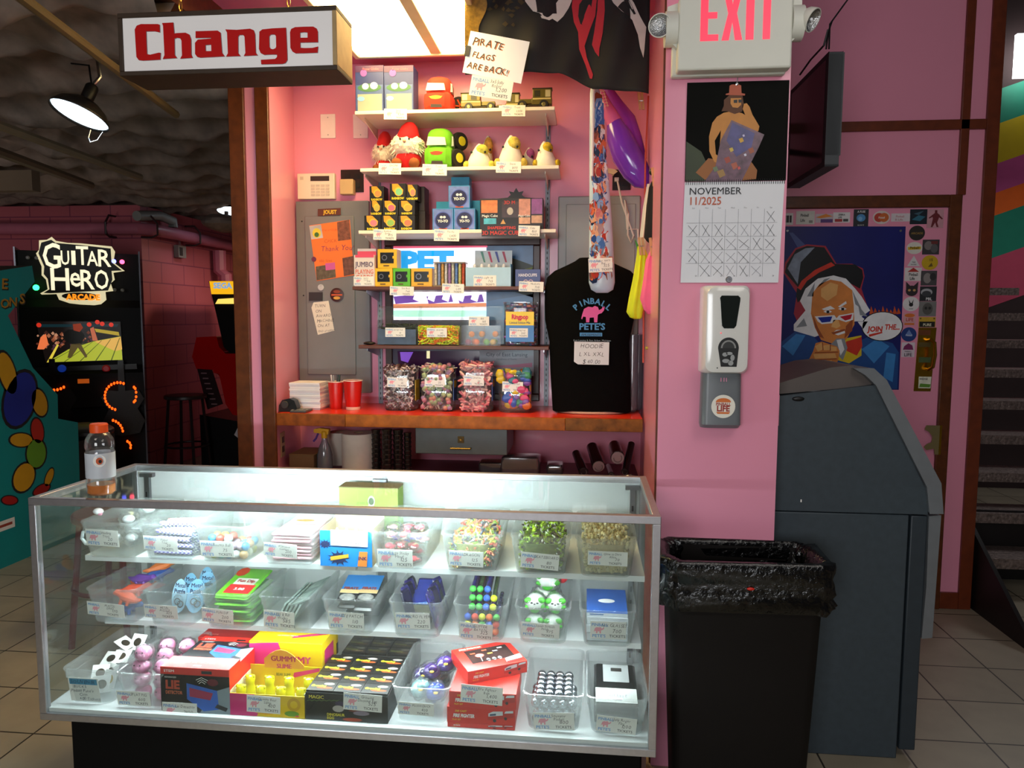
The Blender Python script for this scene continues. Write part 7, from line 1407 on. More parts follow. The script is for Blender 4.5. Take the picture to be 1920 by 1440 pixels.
t = thing('spray_bottle', 'clear spray bottle with a yellow trigger head under the counter', 'spray bottle', (ub(606, 1.42), 1.43, ZL+.0005)); x = ub(606, 1.42); b = MB(); b.lathe([(.036, 0.001), (.038, .01), (.036, .07), (.026, .11), (.014, .135), (.012, .15)], (x, 1.44, ZL), clear('bottle_plastic', 'd0d8e0', .35, .15, .2), 20); b.obj('bottle', t)
YL_ = M('e0a81c', .35, name='yellow_plastic'); zt = P(600, 803, Y=1.43).z; z0 = ZL+.15; b = MB(); b.lathe([(.015, 0), (.015, .03), (.01, .035), (.01, zt-z0-.03)], (x, 1.44, z0), YL_, 14); b.slab(FY(1.445), [(x-.05, zt-.022), (x+.02, zt-.03), (x+.025, zt-.005), (x-.02, zt), (x-.05, zt-.006)], -.012, .012, YL_); b.obj('trigger_head', t, bevel=.002); b = MB(); b.tube([(x-.03, 1.442, zt-.022), (x-.042, 1.442, zt-.05), (x-.055, 1.442, zt-.065)], .005, M('5a3a8a', .4), 7); b.obj('trigger', t)
for k, (p0, p1, py, Y) in enumerate(((694, 712, 806, 1.40), (713, 733, 806, 1.36), (734, 754, 807, 1.38), (755, 770, 812, 1.40))):
    a, c = qx(p0, 850, Y), qx(p1, 850, Y); r = (c[0]-a[0])/2; z1 = qx(p0, py, Y)[1]; t = thing('cup_stack', 'stack of dark plastic cups under the counter, %s of four' % ('leftmost', 'second', 'third', 'last')[k], 'cups', ((a[0]+c[0])/2, Y+r, ZL+.0005), group='dark cup stacks'); b = MB(); prof = []; n = 9; H = z1-ZL
    for i in range(n): z = .001+i*H/n; prof += [(r*.82, z), (r*.98, z+H/n*.78), (r, z+H/n*.8), (r, z+H/n*.98), (r*.84, z+H/n*.99)]
    b.lathe(prof, ((a[0]+c[0])/2, Y+r, ZL), M('2a2220', .12, .2, .05, coat=.6, name='smoky_cup_plastic'), 22); b.obj('cups', t)
a, c = qx(520, 870, 1.40), qx(588, 852, 1.40); t = thing('cardboard_box', 'low brown cardboard box under the left end of the counter', 'box', ((a[0]+c[0])/2, 1.48, ZL+.0005)); CB_ = M('7a5a34', .7, 0, .1, 12); b = MB(); b.box(max(a[0], .19), c[0], 1.40, 1.58, ZL+.001, c[1]-.004, CB_); b.box(max(a[0], .19), c[0]+.004, 1.396, 1.585, c[1]-.004, c[1], M('8a6a40', .7)); b.obj('carton', t, bevel=.002)
x, z0 = .176, 0; pl = P(543, 828, X=.165); t = thing('wall_outlet', 'cream wall outlet on the left side wall under the counter', 'wall plate', (.163, 1.42, pl.z-.06)); fr = Fr((.1585, 1.395, pl.z), (-.14, .99, 0), (0, 0, 1)); b = MB(); b.slab(fr, [(-.035, -.058), (.035, -.058), (.035, .058), (-.035, .058)], 0, .006, M('c8b890', .5)); b.obj('plate', t, bevel=.001)
for v in (-.022, .022): b = MB(); b.slab(fr, [(-.016, v-.014), (.016, v-.014), (.016, v+.014), (-.016, v+.014)], .006, .008, M('4a3a2a', .4)); b.obj('socket', t)
# plastic-wrapped packs at the right
WR = clear('wrap_film', '8a8488', .5, .12, .35)
for px0, px1, py, Y, lab in ((896, 944, 868, 1.46, 'grey wrapped napkin pack under the counter, left of the shiny one'), (938, 1012, 857, 1.40, 'shiny plastic-wrapped pack under the middle of the counter'), (1024, 1056, 872, 1.44, 'small dark wrapped pack right of the shiny one')):
    a, c = qx(px0, 875, Y), qx(px1, 875, Y); z1 = qx(px0, py, Y)[1]; w = c[0]-a[0]; t = thing('wrapped_pack', lab, 'pack', ((a[0]+c[0])/2, Y+.06, ZL+.0005), group='wrapped packs under the counter'); H = max(z1-ZL, .03)
    b = MB(); b.box(a[0]+.006, c[0]-.006, Y+.008, Y+.11, ZL+.003, ZL+H*.93, M('4a3f40', .5, 0, .3, 40)); b.obj('contents', t, bevel=.008)
    b = MB(); rings = [[p+Vector((NZ.noise((p.x*40, p.y*40, z*30))*.006, NZ.noise((p.x*40, p.y*40, z*30+9))*.006, 0)) for p in rr((a[0]+c[0])/2, Y+.06, w*k, .12*k, .015, ZL+z*H, 5)] for z, k in ((.01, .96), (.3, 1), (.7, 1), (.95, .96), (1, .85))]; b.loft(rings, WR); b.obj('wrap', t)
DC = M('1c1618', .2, 0, .1, coat=.5, name='dark_glossy_sleeve')
for k, (px, py, qx_, qy, r, lab) in enumerate(((1094, 884, 1080, 850, .022, 'cup sleeve lowest at the left of the heap'), (1122, 874, 1110, 838, .030, 'cup sleeve second from the left, its round end towards us'), (1158, 858, 1152, 836, .032, 'cup sleeve with a pale round end'), (1146, 890, 1140, 874, .014, 'short cup sleeve at the foot of the heap'), (1172, 884, 1184, 832, .018, 'thin dark sleeve leaning at the right end'))):
    p0 = P(px, py, Y=1.38); p1 = P(qx_, qy, Y=1.52); t = thing('cup_sleeve', lab, 'cups', (p0.x, p0.y, ZL+.0005), group='wrapped cup sleeves'); b = MB(); d = (p1-p0); b.cyl(p0, p0+d, r, DC, 18, r1=r*.86); b.obj('sleeve', t); b = MB(); b.cyl(p0-d.normalized()*.006, p0-d.normalized()*.0005, r*.9, M('a89a9c' if k in (1, 2) else '3a3234', .25), 18); b.ring(Fr(p0-d.normalized()*.0065, (1, 0, 0), (0, 0, 1)), 0, 0, r*.5, r*.62, .001, M('6a5e60', .3), 16); b.obj('end_cup', t)
b = MB(); b.grid(lambda u, v: (1.44+.36*u, 1.31+.04*v, ZL+.002+.018*abs(NZ.noise((u*9, v*6, 2)))+.02*u), 26, 14, WR); tag(b.obj('plastic_sheet', thick=.001), 'crumpled clear plastic sheet under the cup sleeves', 'plastic')
# ------------------------------------------------------------------ tubs and goods in the display case
TUBM = clear('tub_plastic', 'f6fafa', .14, .12, .06)
def ring_(w, d, z, r=.022): return rr(0, 0, w, d, r, z, 4)
TW, TL, TH = .168, .30, .112
b = MB(); b.loft([ring_(.134, .26, .002), ring_(.138, .264, .006), ring_(.156, .286, TH*.72), ring_(.160, .290, TH*.74), ring_(.162, .293, TH-.006), ring_(TW, TL, TH-.005), ring_(TW, TL, TH), ring_(.158, .289, TH), ring_(.154, .283, TH*.72), ring_(.134, .260, .0075), ring_(.130, .256, .005)], TUBM)
tub_proto = b.obj('storage_tub', local=True); PROTO = [tub_proto]
ROW = {'T': (Z1, .068+.13), 'M': (Z2, .134+.13), 'B': (DZ, .045+.13)}
def tub(row, px, py, label, name, num, tg, wk=1.0, dy=0):
    z, y = ROW[row]; y += dy; x = P(px, py, Y=y-.15).x
    if PROTO: o = PROTO.pop()
    else: o = tub_proto.copy(); COL.objects.link(o)
    o.location = (x, y, z+.0005); o.scale = (wk, 1, 1); OFF[o.name] = Vector(o.location); tag(o, label, 'plastic tub', 'clear prize tubs in the case')
    x0, x1, y0, y1 = tg; Yf = y-.142; a, c = P(x0, (y0+y1)/2, Y=Yf), P(x1, (y0+y1)/2, Y=Yf); zc = (P((x0+x1)/2, y0, Y=Yf).z+P((x0+x1)/2, y1, Y=Yf).z)/2
    w = (c.x-a.x)*.97; h = P((x0+x1)/2, y0, Y=Yf).z-P((x0+x1)/2, y1, Y=Yf).z; zc = max(zc, z+h*.52+.004); fz = min(1, (zc-z)/TH)
    yc = y-.13-.0165*fz-.0022; tl = R_.uniform(-.08, .05); V = Vector((0, -.0165, TH)).normalized(); U = Vector((1, 0, 0)); q = Fr(((a.x+c.x)/2, yc, zc), U*math.cos(tl)+V*math.sin(tl), V*math.cos(tl)-U*math.sin(tl))
    b = MB()
    if name: card(b, q, w, h*.97, name, num)
    ob = b.obj('price_tag', None, local=True) if name else None
    if ob: ob.parent = o; ob.matrix_parent_inverse = Matrix.Diagonal((1/wk, 1, 1, 1)) @ Matrix.Translation(-o.location)
    return (x, y, z, wk)
def at(t, u, v, h): x, y, z, k = t; g = .058+.011*min(1, h/TH); return Vector((x+u*g*k, y+v*.112, z+.0075+h))
def item(b, name, label, cat, group=None, **k): return tag(b.obj(name, **k), label, cat, group)
FILM = clear('bag_film', 'fafcfc', .07, .08, .14)
def crumple(c, r, m, seed, n=14, k=10):
    b = MB(); b.ball(c, r, m, n, k, None, lambda v: 1+.3*NZ.noise(v*2.3+Vector((seed, 0, 0)))+.18*NZ.noise(v*6+Vector((0, seed, 0)))); return b
def heap(t, name, label, n, h0, h1, fn, seed, base=None):
    "a heap nobody could count: bits packed near the walls and over the top"
    rn = random.Random(seed); b = MB()
    if base:
        x, y, z, k = t; b.loft([rr(x, y, (.096+.012*f)*k, .222+.014*f, .018, z+.0085+h0*f*.92, 3) for f in (0, .5, 1)], base)
    for i in range(n):
        s_ = rn.random()
        if s_ < .42: p = at(t, rn.uniform(-.95, .95), -1.0+rn.random()*.04, rn.uniform(.004, h0))
        elif s_ < .56: p = at(t, rn.choice((-1, 1))*.96, rn.uniform(-.95, .9), rn.uniform(.004, h0))
        else: u, v = rn.uniform(-.9, .9), rn.uniform(-.95, .9); p = at(t, u, v, h0-.006+(h1-h0)*rn.random()*(1-abs(u)*.6))
        fn(b, p, rn)
    o = tag(b.obj(name), label, 'toys', None, 'stuff'); return o
def J(rn, s): return Vector((rn.uniform(-1, 1), rn.uniform(-1, 1), rn.uniform(-1, 1))).normalized()*s
# ---- top row
t = tub('T', 195, 990, 'clear tub of bagged white toys, at the left end of the top row', 'Vending/Toys', '20', (161, 223, 992, 1025))
for i, (u, v, h, r) in enumerate(((-.45, -.55, .035, .030), (.35, -.5, .035, .031), (-.05, .1, .04, .034), (-.4, .6, .045, .033), (.45, .6, .045, .034), (.0, -.3, .085, .030), (.2, .45, .095, .032))):
    b = crumple(at(t, u, v, h), (r, r*1.0, r*.8), FILM, i*3.1); o = item(b, 'bagged_toy', 'clear bag with a white toy inside, in the leftmost tub of the top row', 'toy', 'bagged white toys'); b = MB(); b.ball(at(t, u, v, h), (r*.6, r*.6, r*.4), M('e8e8ea', .5, 0, .1, 40), 12, 8); b.obj('toy', o)
b = MB(); p = at(t, -.9, -.75, .12); b.ball(p, (.016, .012, .010), M('f0ecee', .4), 10, 7); b.ball(p+Vector((.008, -.004, -.006)), (.008, .006, .006), M('e89ab0', .4), 8, 6); item(b, 'bagged_toy', 'small pink and white toy peeking over the corner of the leftmost tub', 'toy')
b = MB(); p = at(t, -1.1, -1.0, .05); b.tube([p+Vector((-.006, 0, .018)), p+Vector((-.022, -.004, .014)), p+Vector((-.026, -.004, -.004)), p+Vector((-.016, -.002, -.02)), p+Vector((-.002, 0, -.022))], .005, M('e4ecec', .35), 8); item(b, 'plastic_ring', 'white plastic ring hanging at the left side of the leftmost tub', 'ring')
t = tub('T', 306, 1000, 'clear tub of purple and white woven finger traps, second tub in the top row', 'Finger/Trap', '20', (268, 333, 1006, 1034))
PU, WHW = M('5a48b0', .5), M('e8e6ee', .5); rn = random.Random(3)
def trap(p, d, c, n=9):
    b = MB(); d = d.normalized(); u = d.orthogonal().normalized(); w = d.cross(u); L = .115; N = 18
    for i in range(N):
        for k in range(n):
            a0, a1 = math.tau*k/n, math.tau*(k+1)/n; q = [p+d*(L*(j/N-.5))+(u*math.cos(a)+w*math.sin(a))*.0075 for j, a in ((i, a0), (i, a1), (i+1, a1), (i+1, a0))]; b.add(q, [(0, 1, 2, 3)], c if (i+k) % 2 else WHW)
    return b
for i in range(18):
    r_, k = i//4, i % 4; p = at(t, -.05+rn.uniform(-.1, .1), -.78+k*.16 if r_ < 4 else -.5+k*.3, .006+r_*.0195); item(trap(p, Vector((1, rn.uniform(-.15, .15), rn.uniform(-.03, .03))), (PU, M('3a3a7a', .5), PU, PU)[i % 4] if i != 17 else M('d85a5a', .5)), 'finger_trap', 'purple and white woven finger trap in the second tub of the top row' if i != 17 else 'red and white woven finger trap on top in its tub', 'finger trap', 'woven finger traps')
t = tub('T', 412, 1010, 'half-filled clear tub of swirly bouncy balls, third tub in the top row', 'Bouncy Ball', '75', (374, 438, 1014, 1046))
BCOL = (('red', 'c83a2c'), ('blue', '3a7ac8'), ('yellow', 'e8c83a'), ('white', 'e8e0d8'), ('orange', 'e07a4a'), ('teal', '4ab0a0'), ('pink', 'e88a9c'), ('tan', 'd8b080'))
for i in range(40):
    lay, k = divmod(i, 15); row, cl = divmod(k, 5); nm, cc = rn.choice(BCOL); r = .0128
    if lay == 2 and cl > 2: continue
    p = at(t, -.78+cl*.39+(.15 if lay % 2 else 0)*(cl < 4), -.88+row*.26+.06*(lay % 2), r-.006+lay*.0235+.001); b = MB(); b.ball(p, r, M(cc, .3, 0, .9, 70), 12, 8); item(b, 'bouncy_ball', '%s bouncy ball in the third tub of the top row' % nm, 'ball', '%s bouncy balls in the case' % nm)
t = tub('T', 533, 1015, 'clear tub of flat pink whoopee packs, fourth tub in the top row', 'Whoopee/Cushion', '200', (493, 557, 1019, 1046))
for i in range(8):
    p = at(t, rn.uniform(-.05, .05), rn.uniform(-.04, .04), .004+i*.0098); b = MB(); b.X = Matrix.Translation(p) @ Matrix.Rotation(rn.uniform(-.05, .05), 4, 'Z'); b.cb((0, 0, 0), (.118, .20, .0075), M('d88a9c' if i % 2 else 'e0a4b0', .35, 0, .2, 30)); o = item(b, 'cushion_pack', 'flat pink pack in the fourth tub of the top row%s' % (', topmost with a pale card' if i == 7 else ''), 'pack', 'pink whoopee packs', bevel=.003)
    if i == 7: b = MB(); b.X = Matrix.Translation(p); f = Fr((0, 0, .0042), (1, 0, 0), (0, 1, 0)); b.rect(f, -.055, -.02, .055, .095, 0, M('ece4dc', .4)); b.ell(f, -.01, .04, .03, .014, .0006, M('e08a2c', .5), 14); b.rect(f, -.04, -.01, .04, .004, .0006, M('c88a90', .5)); b.obj('header_card', o)
# open carton of bottles
y0 = .075; a, c, z0, z1 = fit(600, 697, 996, y0, Z1); t = thing('ink_display_box', 'open blue carton of small white bottles between tubs in the top row', 'display box', ((a+c)/2, y0+.07, Z1+.0005)); CBR = M('b09a78', .6, 0, .1, 14, name='kraft_card'); BLU = M('1c7ac8', .35, 0, .06, 10)
b = MB(); z0 = Z1+.0006; b.box(a, c, y0, y0+.003, z0, z1, BLU); b.box(a, c, y0+.13, y0+.133, z0, z1+.012, CBR); b.box(a, a+.002, y0+.003, y0+.13, z0, z1+.004, CBR); b.box(c-.002, c, y0+.003, y0+.13, z0, z1+.004, CBR); b.box(a+.002, c-.002, y0+.003, y0+.13, z0, z0+.003, CBR); b.obj('carton', t)
f = Fr((a, y0-.0002, z0), (1, 0, 0), (0, 0, 1)); w, h = c-a, z1-z0; b = MB(); NV = M('14204a', .5)
for cx, cz, r in ((w*.36, h*.24, w*.2), (w*.1, h*.62, w*.12)):
    for k in range(11): an = k*math.tau/11; b.poly(f, [(cx+.6*r*math.cos(an-.25), cz+.4*r*math.sin(an-.25)), (cx+1.15*r*math.cos(an), max(.002, cz+.8*r*math.sin(an))), (cx+.6*r*math.cos(an+.25), cz+.4*r*math.sin(an+.25))], .0003+.00001*k, NV)
    b.ell(f, cx, cz, r*.7, r*.5, .0006, NV, 14)
b.poly(f, [(w*.2, h*.16), (w*.55, h*.26), (w*.55, h*.36), (w*.2, h*.27)], .001, M('d8a02c', .5)); b.poly(f, [(w*.72, h*.02), (w*.9, h*.02), (w*.92, h*.44), (w*.76, h*.44)], .001, M('d87a2c', .5)); b.text(f, 'INK', w*.82, h*.2, h*.14, .0014, M('2a1a4a', .5), 'c', bold=.03); b.obj('print', t)
for i in range(15):
    r_, k = divmod(i, 5); b = MB(); x, y = a+.018+k*(w-.036)/4, y0+.022+r_*.036; b.lathe([(.011, 0), (.011, .05), (.006, .058), (.0055, .064), (.0065, .065), (.004, .078), (.0015, .082)], (x, y, z0+.0035), M('f0f0ee', .35), 12); item(b, 'ink_bottle', 'small white bottle standing in the blue carton', 'bottle', 'white bottles in the blue carton')
b = MB(); p0, p1 = P(655, 1009, Y=y0-.0015), None; card(b, Fr((P(655, 1009, Y=y0).x, y0-.0016, P(655, 1009, Y=y0).z), (1, 0, -.02), (.02, 0, 1)), .108, .045, 'Disappearing/Ink', '200'); b.obj('price_tag', t)
b = MB(); b.tube([P(667, 1049, Y=.085), P(668, 1058, Y=.083), P(666, 1068, Y=.08)], .0035, M('dce4e8', .4), 6); b.obj('loose_tip', t)
t = tub('T', 744, 1020, 'clear tub of bagged pink and purple sticky hands, right of the blue carton', 'Large Sticky/Hand', '125', (706, 774, 1030, 1066))
for i in range(20):
    lay, k = divmod(i, 7); cc = rn.choice(('e0485a', 'e86a7a', 'd83a4a', '6a48c0', 'e88a94', 'c8a0a8')) if i != 16 else '6a48c0'; p = at(t, -.62+(k % 3)*.6+rn.uniform(-.08, .08), -.78+(k//3)*.7+rn.uniform(-.1, .1), .012+lay*.034)
    b = MB(); q = Vector((rn.uniform(-1, 1), rn.uniform(-1, 1), rn.uniform(-.3, .5))).normalized()
    b.ball(p, (.012, .014, .008), M(cc, .3), 10, 7)
    for f_ in range(5): d = Quaternion((0, 0, 1), f_*.45-.9) @ q; b.tube([p+d*.008, p+d*.02+Vector((0, 0, .002))], [.0035, .0026], M(cc, .3), 6)
    o = item(b, 'sticky_hand', '%s sticky hand toy bagged in the tub right of the blue carton' % ('purple' if cc == '6a48c0' else 'pink'), 'toy', 'bagged sticky hands'); b = crumple(p, (.024, .024, .014), FILM, i*1.7, 10, 7); b.obj('bag', o)
def critter(cols, L=.013, r=.0024):
    def fn(b, p, rn):
        c = M(rn.choice(cols), .4); d = J(rn, L); q = J(rn, L*.6); b.tube([p-d*.6, p+q*.3, p+d*.6], [r*.6, r*1.5, r*.5], c, 5)
        for s_ in (-1, 1): b.tube([p, p+(q+d*.4*s_)*.7], [r*.7, r*.4], c, 4)
    return fn
t = tub('T', 881, 1020, 'clear tub heaped with small multicoloured dragons in the top row', 'DRAGON', '125', (840, 907, 1033, 1064))
heap(t, 'toy_dragons', 'heap of small red, green and yellow toy dragons', 420, .074, .104, critter(('d85040', '8aa83a', 'c8a030', '6a6a70', 'e07a5a', '3a3a44', '9ab84a', 'd86a50'), .016, .0028), 5, M('8a8a5a', .6, 0, .5, 60))
t = tub('T', 1013, 1025, 'clear tub of tiny green and black skateboards, second from the right in the top row', 'SKATEBOARD', '80', (975, 1049, 1037, 1069))
heap(t, 'toy_skateboards', 'heap of tiny green, black and white toy skateboards', 520, .082, .104, critter(('a8d02c', 'b8d83a', '3a3a30', '5a4a3a', '8aa82c', 'e0e4dc', '7a9a2c'), .012, .0024), 6, M('6a7a3a', .6, 0, .5, 60))
t = tub('T', 1137, 1025, 'clear tub of cream glow-in-the-dark aliens at the right end of the top row', 'Glow in Dark/Alien', '70', (1101, 1178, 1033, 1062))
def alien(b, p, rn):
    b.ball(p, (.0055, .005, .007), M(rn.choice(('d8c894', 'ccbc84', 'e0d4a8')), .45), 8, 6)
    for s_ in (-1, 1): b.ball(p+Vector((s_*.0025, -.0047, .002)), .0012, BLK, 5, 4) if rn.random() < .3 else None
heap(t, 'toy_aliens', 'heap of tiny cream alien figures with black eyes', 460, .086, .104, alien, 7, M('c4b484', .6, 0, .2, 60))
# green carton at the back
a, c, z0, z1 = fit(636, 746, 916, .385, Z1); t = thing('green_box', 'lime green carton standing at the back of the top case shelf', 'box', ((a+c)/2, .42, Z1+.0005)); GB_ = M('a8d05a', .45, 0, .08, 10)
b = MB(); b.box(a, c, .385, .455, Z1+.001, z1, GB_); b.box(a-.001, c+.001, .384, .456, z1, z1+.004, M('8a7a4a', .6)); b.obj('carton', t); f = Fr((a, .3846, Z1+.001), (1, 0, 0), (0, 0, 1)); w, h = c-a, z1-Z1; b = MB(); b.ell(f, w*.55, h*.72, w*.06, h*.12, .0004, M('e8ece0', .5), 16); b.ell(f, w*.55, h*.72, w*.045, h*.08, .0008, M('5a6a4a', .5), 12)
for i, (u, v, s_) in enumerate(((.1, .5, 'fresh'), (.3, .66, 'green tea'), (.4, .45, 'herbal infusion'), (.66, .5, 'organic'))): b.text(f, s_, w*u, h*v, h*.08, .0005, M('7aa83a', .6))
b.obj('print', t)
# ---- middle row
t = tub('M', 203, 1110, 'clear tub of soft orange, purple and blue dinosaurs, left end of the middle row', 'PLASTIC/DINO', '170', (162, 233, 1130, 1157), .97)
for i, (u, v, h, cc, nm, an) in enumerate(((-.1, -.55, .012, '3a6ac0', 'blue', .1), (.1, -.6, .045, 'f0603a', 'orange', 2.9), (-.15, -.1, .05, 'e8502c', 'orange', .3), (.05, .15, .075, '6a3a9c', 'purple', -.2), (.3, .6, .07, '2a5ab0', 'blue', .5), (-.1, .55, .04, 'f0702c', 'orange', 3.3), (.35, .8, .09, 'f0803a', 'orange', .8))):
    p = at(t, u, v, h); q = Quaternion((0, 0, 1), an); m = M(cc, .45); b = MB(); b.tube([p+q @ Vector(v_) for v_ in ((-.055, 0, .004), (-.035, 0, .0), (-.012, 0, .004), (.012, 0, .006), (.03, 0, .012), (.044, 0, .016), (.055, 0, .012))], [.003, .009, .017, .016, .009, .010, .005], m, 10)
    for lx in (-.014, .014):
        for ly in (-.01, .01): b.tube([p+q @ Vector((lx, ly, 0)), p+q @ Vector((lx+.004, ly*1.5, -.014))], [.006, .005], m, 7)
    item(b, 'toy_dinosaur', '%s soft toy dinosaur in the leftmost tub of the middle row' % nm, 'toy', '%s toy dinosaurs' % nm)
t = tub('M', 312, 1115, 'clear tub of rounded blue puzzle cards, second tub in the middle row', 'METAL/PUZZLE', '325', (269, 333, 1134, 1161), .97)
for i, (u, v, s_) in enumerate(((-.45, -.45, .036), (.45, -.4, .042), (-.4, .05, .038), (.45, .2, .042), (.0, .6, .038))):
    p = at(t, u, v, .0); k = s_*1.25; fr = Fr(p, (1, .12 if u > 0 else -.1, 0), (0, .28, .96)); b = MB(); pts = [(s_*.72*math.cos(a)*(1 if abs(math.cos(a)) < .9 else 1), .052+.052*math.sin(a)) for a in [j*math.tau/26 for j in range(26)]]; b.slab(fr, pts, 0, .002, M('7ab8dc' if i != 0 else '9ac4dc', .3, 0, .1, 20)); o = item(b, 'puzzle_card', 'rounded blue puzzle blister card, %s in its tub' % ('front left', 'front right', 'middle left', 'middle right', 'rear')[i], 'card', 'metal puzzle cards')
    b = MB(); b.ball(fr(0, .035, .004), (s_*.5, .008, .024), FILM, 12, 8); b.ring(fr, -.004, .035, .008, .011, .004, CHROME, 14); b.ring(fr, .008, .028, .008, .011, .0045, CHROME, 14); b.obj('blister', o)
    b = MB(); b.text(fr, 'Metal', 0, .078, .019, .0024, NV, 'c', bold=.04, sx=.85); b.text(fr, 'Puzzle', 0, .06, .019, .0024, NV, 'c', bold=.04, sx=.8); b.obj('lettering', o)
t = tub('M', 420, 1125, 'clear tub stacked with green and red candy pouches in the middle row', 'FUN DIP', '200', (377, 437, 1141, 1170), .97)
for i in range(9):
    p = at(t, rn.uniform(-.08, .08), -.1+rn.uniform(-.05, .05), .004+i*.0102+.008*(i == 8)); tilt = .14 if i == 8 else 0; b = MB(); b.X = Matrix.Translation(p) @ Matrix.Rotation(rn.uniform(-.08, .08), 4, 'Z') @ Matrix.Rotation(tilt, 4, 'X'); m = M('6ac02c' if i % 3 else '7acc3a', .3, 0, .15, 20)
    b.loft([rr(0, 0, .11*k, .18*k, .012, z, 3) for z, k in ((-.003, .94), (0, 1), (.003, .94))], m); o = item(b, 'candy_pouch', 'green and red candy pouch in the third tub of the middle row%s' % (', topmost' if i == 8 else ''), 'pouch', 'green candy pouches')
    if i == 8: X = b.X; b = MB(); b.X = X; f = Fr((0, 0, .0036), (1, 0, 0), (0, 1, 0)); b.rect(f, -.035, -.075, .048, -.02, 0, M('d82a2c', .4)); b.rect(f, -.03, -.02, .04, .02, 0, M('e0e4d8', .4)); b.text(f, 'Fun Dip', .006, -.005, .022, .0006, M('b01c2c', .5), 'c', bold=.04, sx=.8); b.text(f, '3.00', .006, -.055, .02, .0006, WHITE, 'c', bold=.03); b.ell(f, -.035, .06, .02, .03, .0003, M('d8401c', .4), 8); b.obj('print', o)
t = tub('M', 531, 1130, 'clear tub of grey-green money wallets, fourth tub in the middle row', '100 $ Bill/Wallet', '585', (493, 552, 1145, 1180), .97)
for i in range(6):
    p = at(t, -.55+i*.2, .0, .034 if i < 5 else .07); b = MB(); b.X = Matrix.Translation(p) @ Matrix.Rotation(.5 if i < 5 else 1.15, 4, 'Y'); b.cb((0, 0, 0), (.006, .19, .066), M('8a9c94' if i % 2 else '9aaca4', .5, 0, .4, 50)); o = item(b, 'money_wallet', 'grey-green banknote print wallet in the fourth tub of the middle row%s' % (', flat on the others' if i == 5 else ''), 'wallet', 'banknote wallets', bevel=.001)
    if i == 5: X = b.X; b = MB(); b.X = X; f = Fr((-.0035, .0, 0), (0, -1, 0), (0, 0, 1)); b.ell(f, .0, 0, .02, .024, .0, M('6a7a74', .5), 16); b.rect(f, -.085, -.028, .085, -.024, .0, M('6a7a74', .5)); b.rect(f, -.085, .024, .085, .028, 0, M('6a7a74', .5)); b.obj('print', o)
def pack(t, u, v, h, tilt, w, L, th, m, X2=0):
    b = MB(); b.X = Matrix.Translation(at(t, u, v, h)) @ Matrix.Rotation(X2, 4, 'Z') @ Matrix.Rotation(tilt, 4, 'X'); b.loft([rr(0, 0, w*k, L*k, .006, z, 3) for z, k in ((-th, .9), (0, 1), (th, .9))], m); return b
t = tub('M', 650, 1130, 'clear tub of bagged black eye patches with blue headers in the middle row', 'EYE PATCH', '110', (615, 683, 1147, 1181), .97)
for i in range(8):
    b = pack(t, (-.42 if i % 2 else .45), (.45 if i < 4 else -.15)+rn.uniform(-.1, .1), .010+(i//2)*.022+(.012 if i > 5 else 0), .28 if i > 5 else .05, .062, .125, .006, M('17171a', .25, 0, .2, 20, coat=.5)); o = item(b, 'eye_patch_pack', 'bagged black eye patch in the fifth tub of the middle row' if i < 6 else '%s of two blue-headed eye patch packs on top in the middle row' % ('right' if i == 6 else 'left'), 'pack', 'eye patch packs')
    if i > 5: X = b.X; b = MB(); b.X = X; f = Fr((0, 0, .0068), (1, 0, 0), (0, 1, 0)); b.rect(f, -.03, -.03, .03, .062, 0, M('2a7ac0', .4, 0, .1, 10)); b.rect(f, -.03, -.03, .03, -.012, .0004, M('d8b880', .5)); b.text(f, 'PIRATE', 0, -.012, .017, .0008, M('8a2a14', .5), 'c', bold=.05, sx=.85); b.ball((0, -.048, .006), (.026, .016, .006), M('8a8a86', .15, 0, .5, 60), 12, 8); b.obj('header_card', o)
t = tub('M', 777, 1135, 'clear tub of purple foil flyer packs, sixth tub in the middle row', 'MICRO FLYER', '220', (741, 807, 1148, 1181), .97)
for i in range(12):
    sd = -1 if i < 5 else 1 if i < 10 else 0; b = pack(t, (.70*sd+rn.uniform(-.12, .06)*sd) if sd else (-.05+.1*(i-10)), -.6+(i % 5)*.25 if sd else -.25+.3*(i-10), .056 if sd else .05+.02*(i-10), 1.25 if sd else .55, .04 if sd else .075, .115 if sd else .13, .004, M('2c2468' if i % 2 else '1c1838', .18, 0, .5, 40, coat=.6), (1.2+rn.uniform(-.2, .2)) if sd else 0)
    o = item(b, 'flyer_pack', 'dark purple foil flyer pack in the sixth tub of the middle row' if sd else '%s flyer pack lying flat between the standing foil packs' % ('front' if i == 10 else 'rear'), 'pack', 'purple flyer packs')
    if not sd: X = b.X; b = MB(); b.X = X; f = Fr((0, 0, .0046), (1, 0, 0), (0, 1, 0)); b.rect(f, -.034, .0, .034, .055, 0, M('2a3a9c', .3, 0, .3, 20)); b.poly(f, [(-.034, 0), (.034, .018), (.034, .0)], .0004, M('5a8ad8', .4)); b.rect(f, -.034, -.03, .034, -.002, 0, M('b8b488', .15, .8, .4, 30)); b.rect(f, -.034, -.058, .034, -.034, 0, M('1c1a1c', .2)); b.obj('print', o)
t = tub('M', 899, 1145, 'clear tub of glitter batons with coloured ball ends in the middle row', 'GLITTER/BATON', '325', (860, 924, 1170, 1203), .95)
BN = (('green', '4ab84a'), ('yellow', 'd8e01c'), ('blue', '3a6ad8'), ('orange', 'f0702c'), ('red', 'e84a3a'))
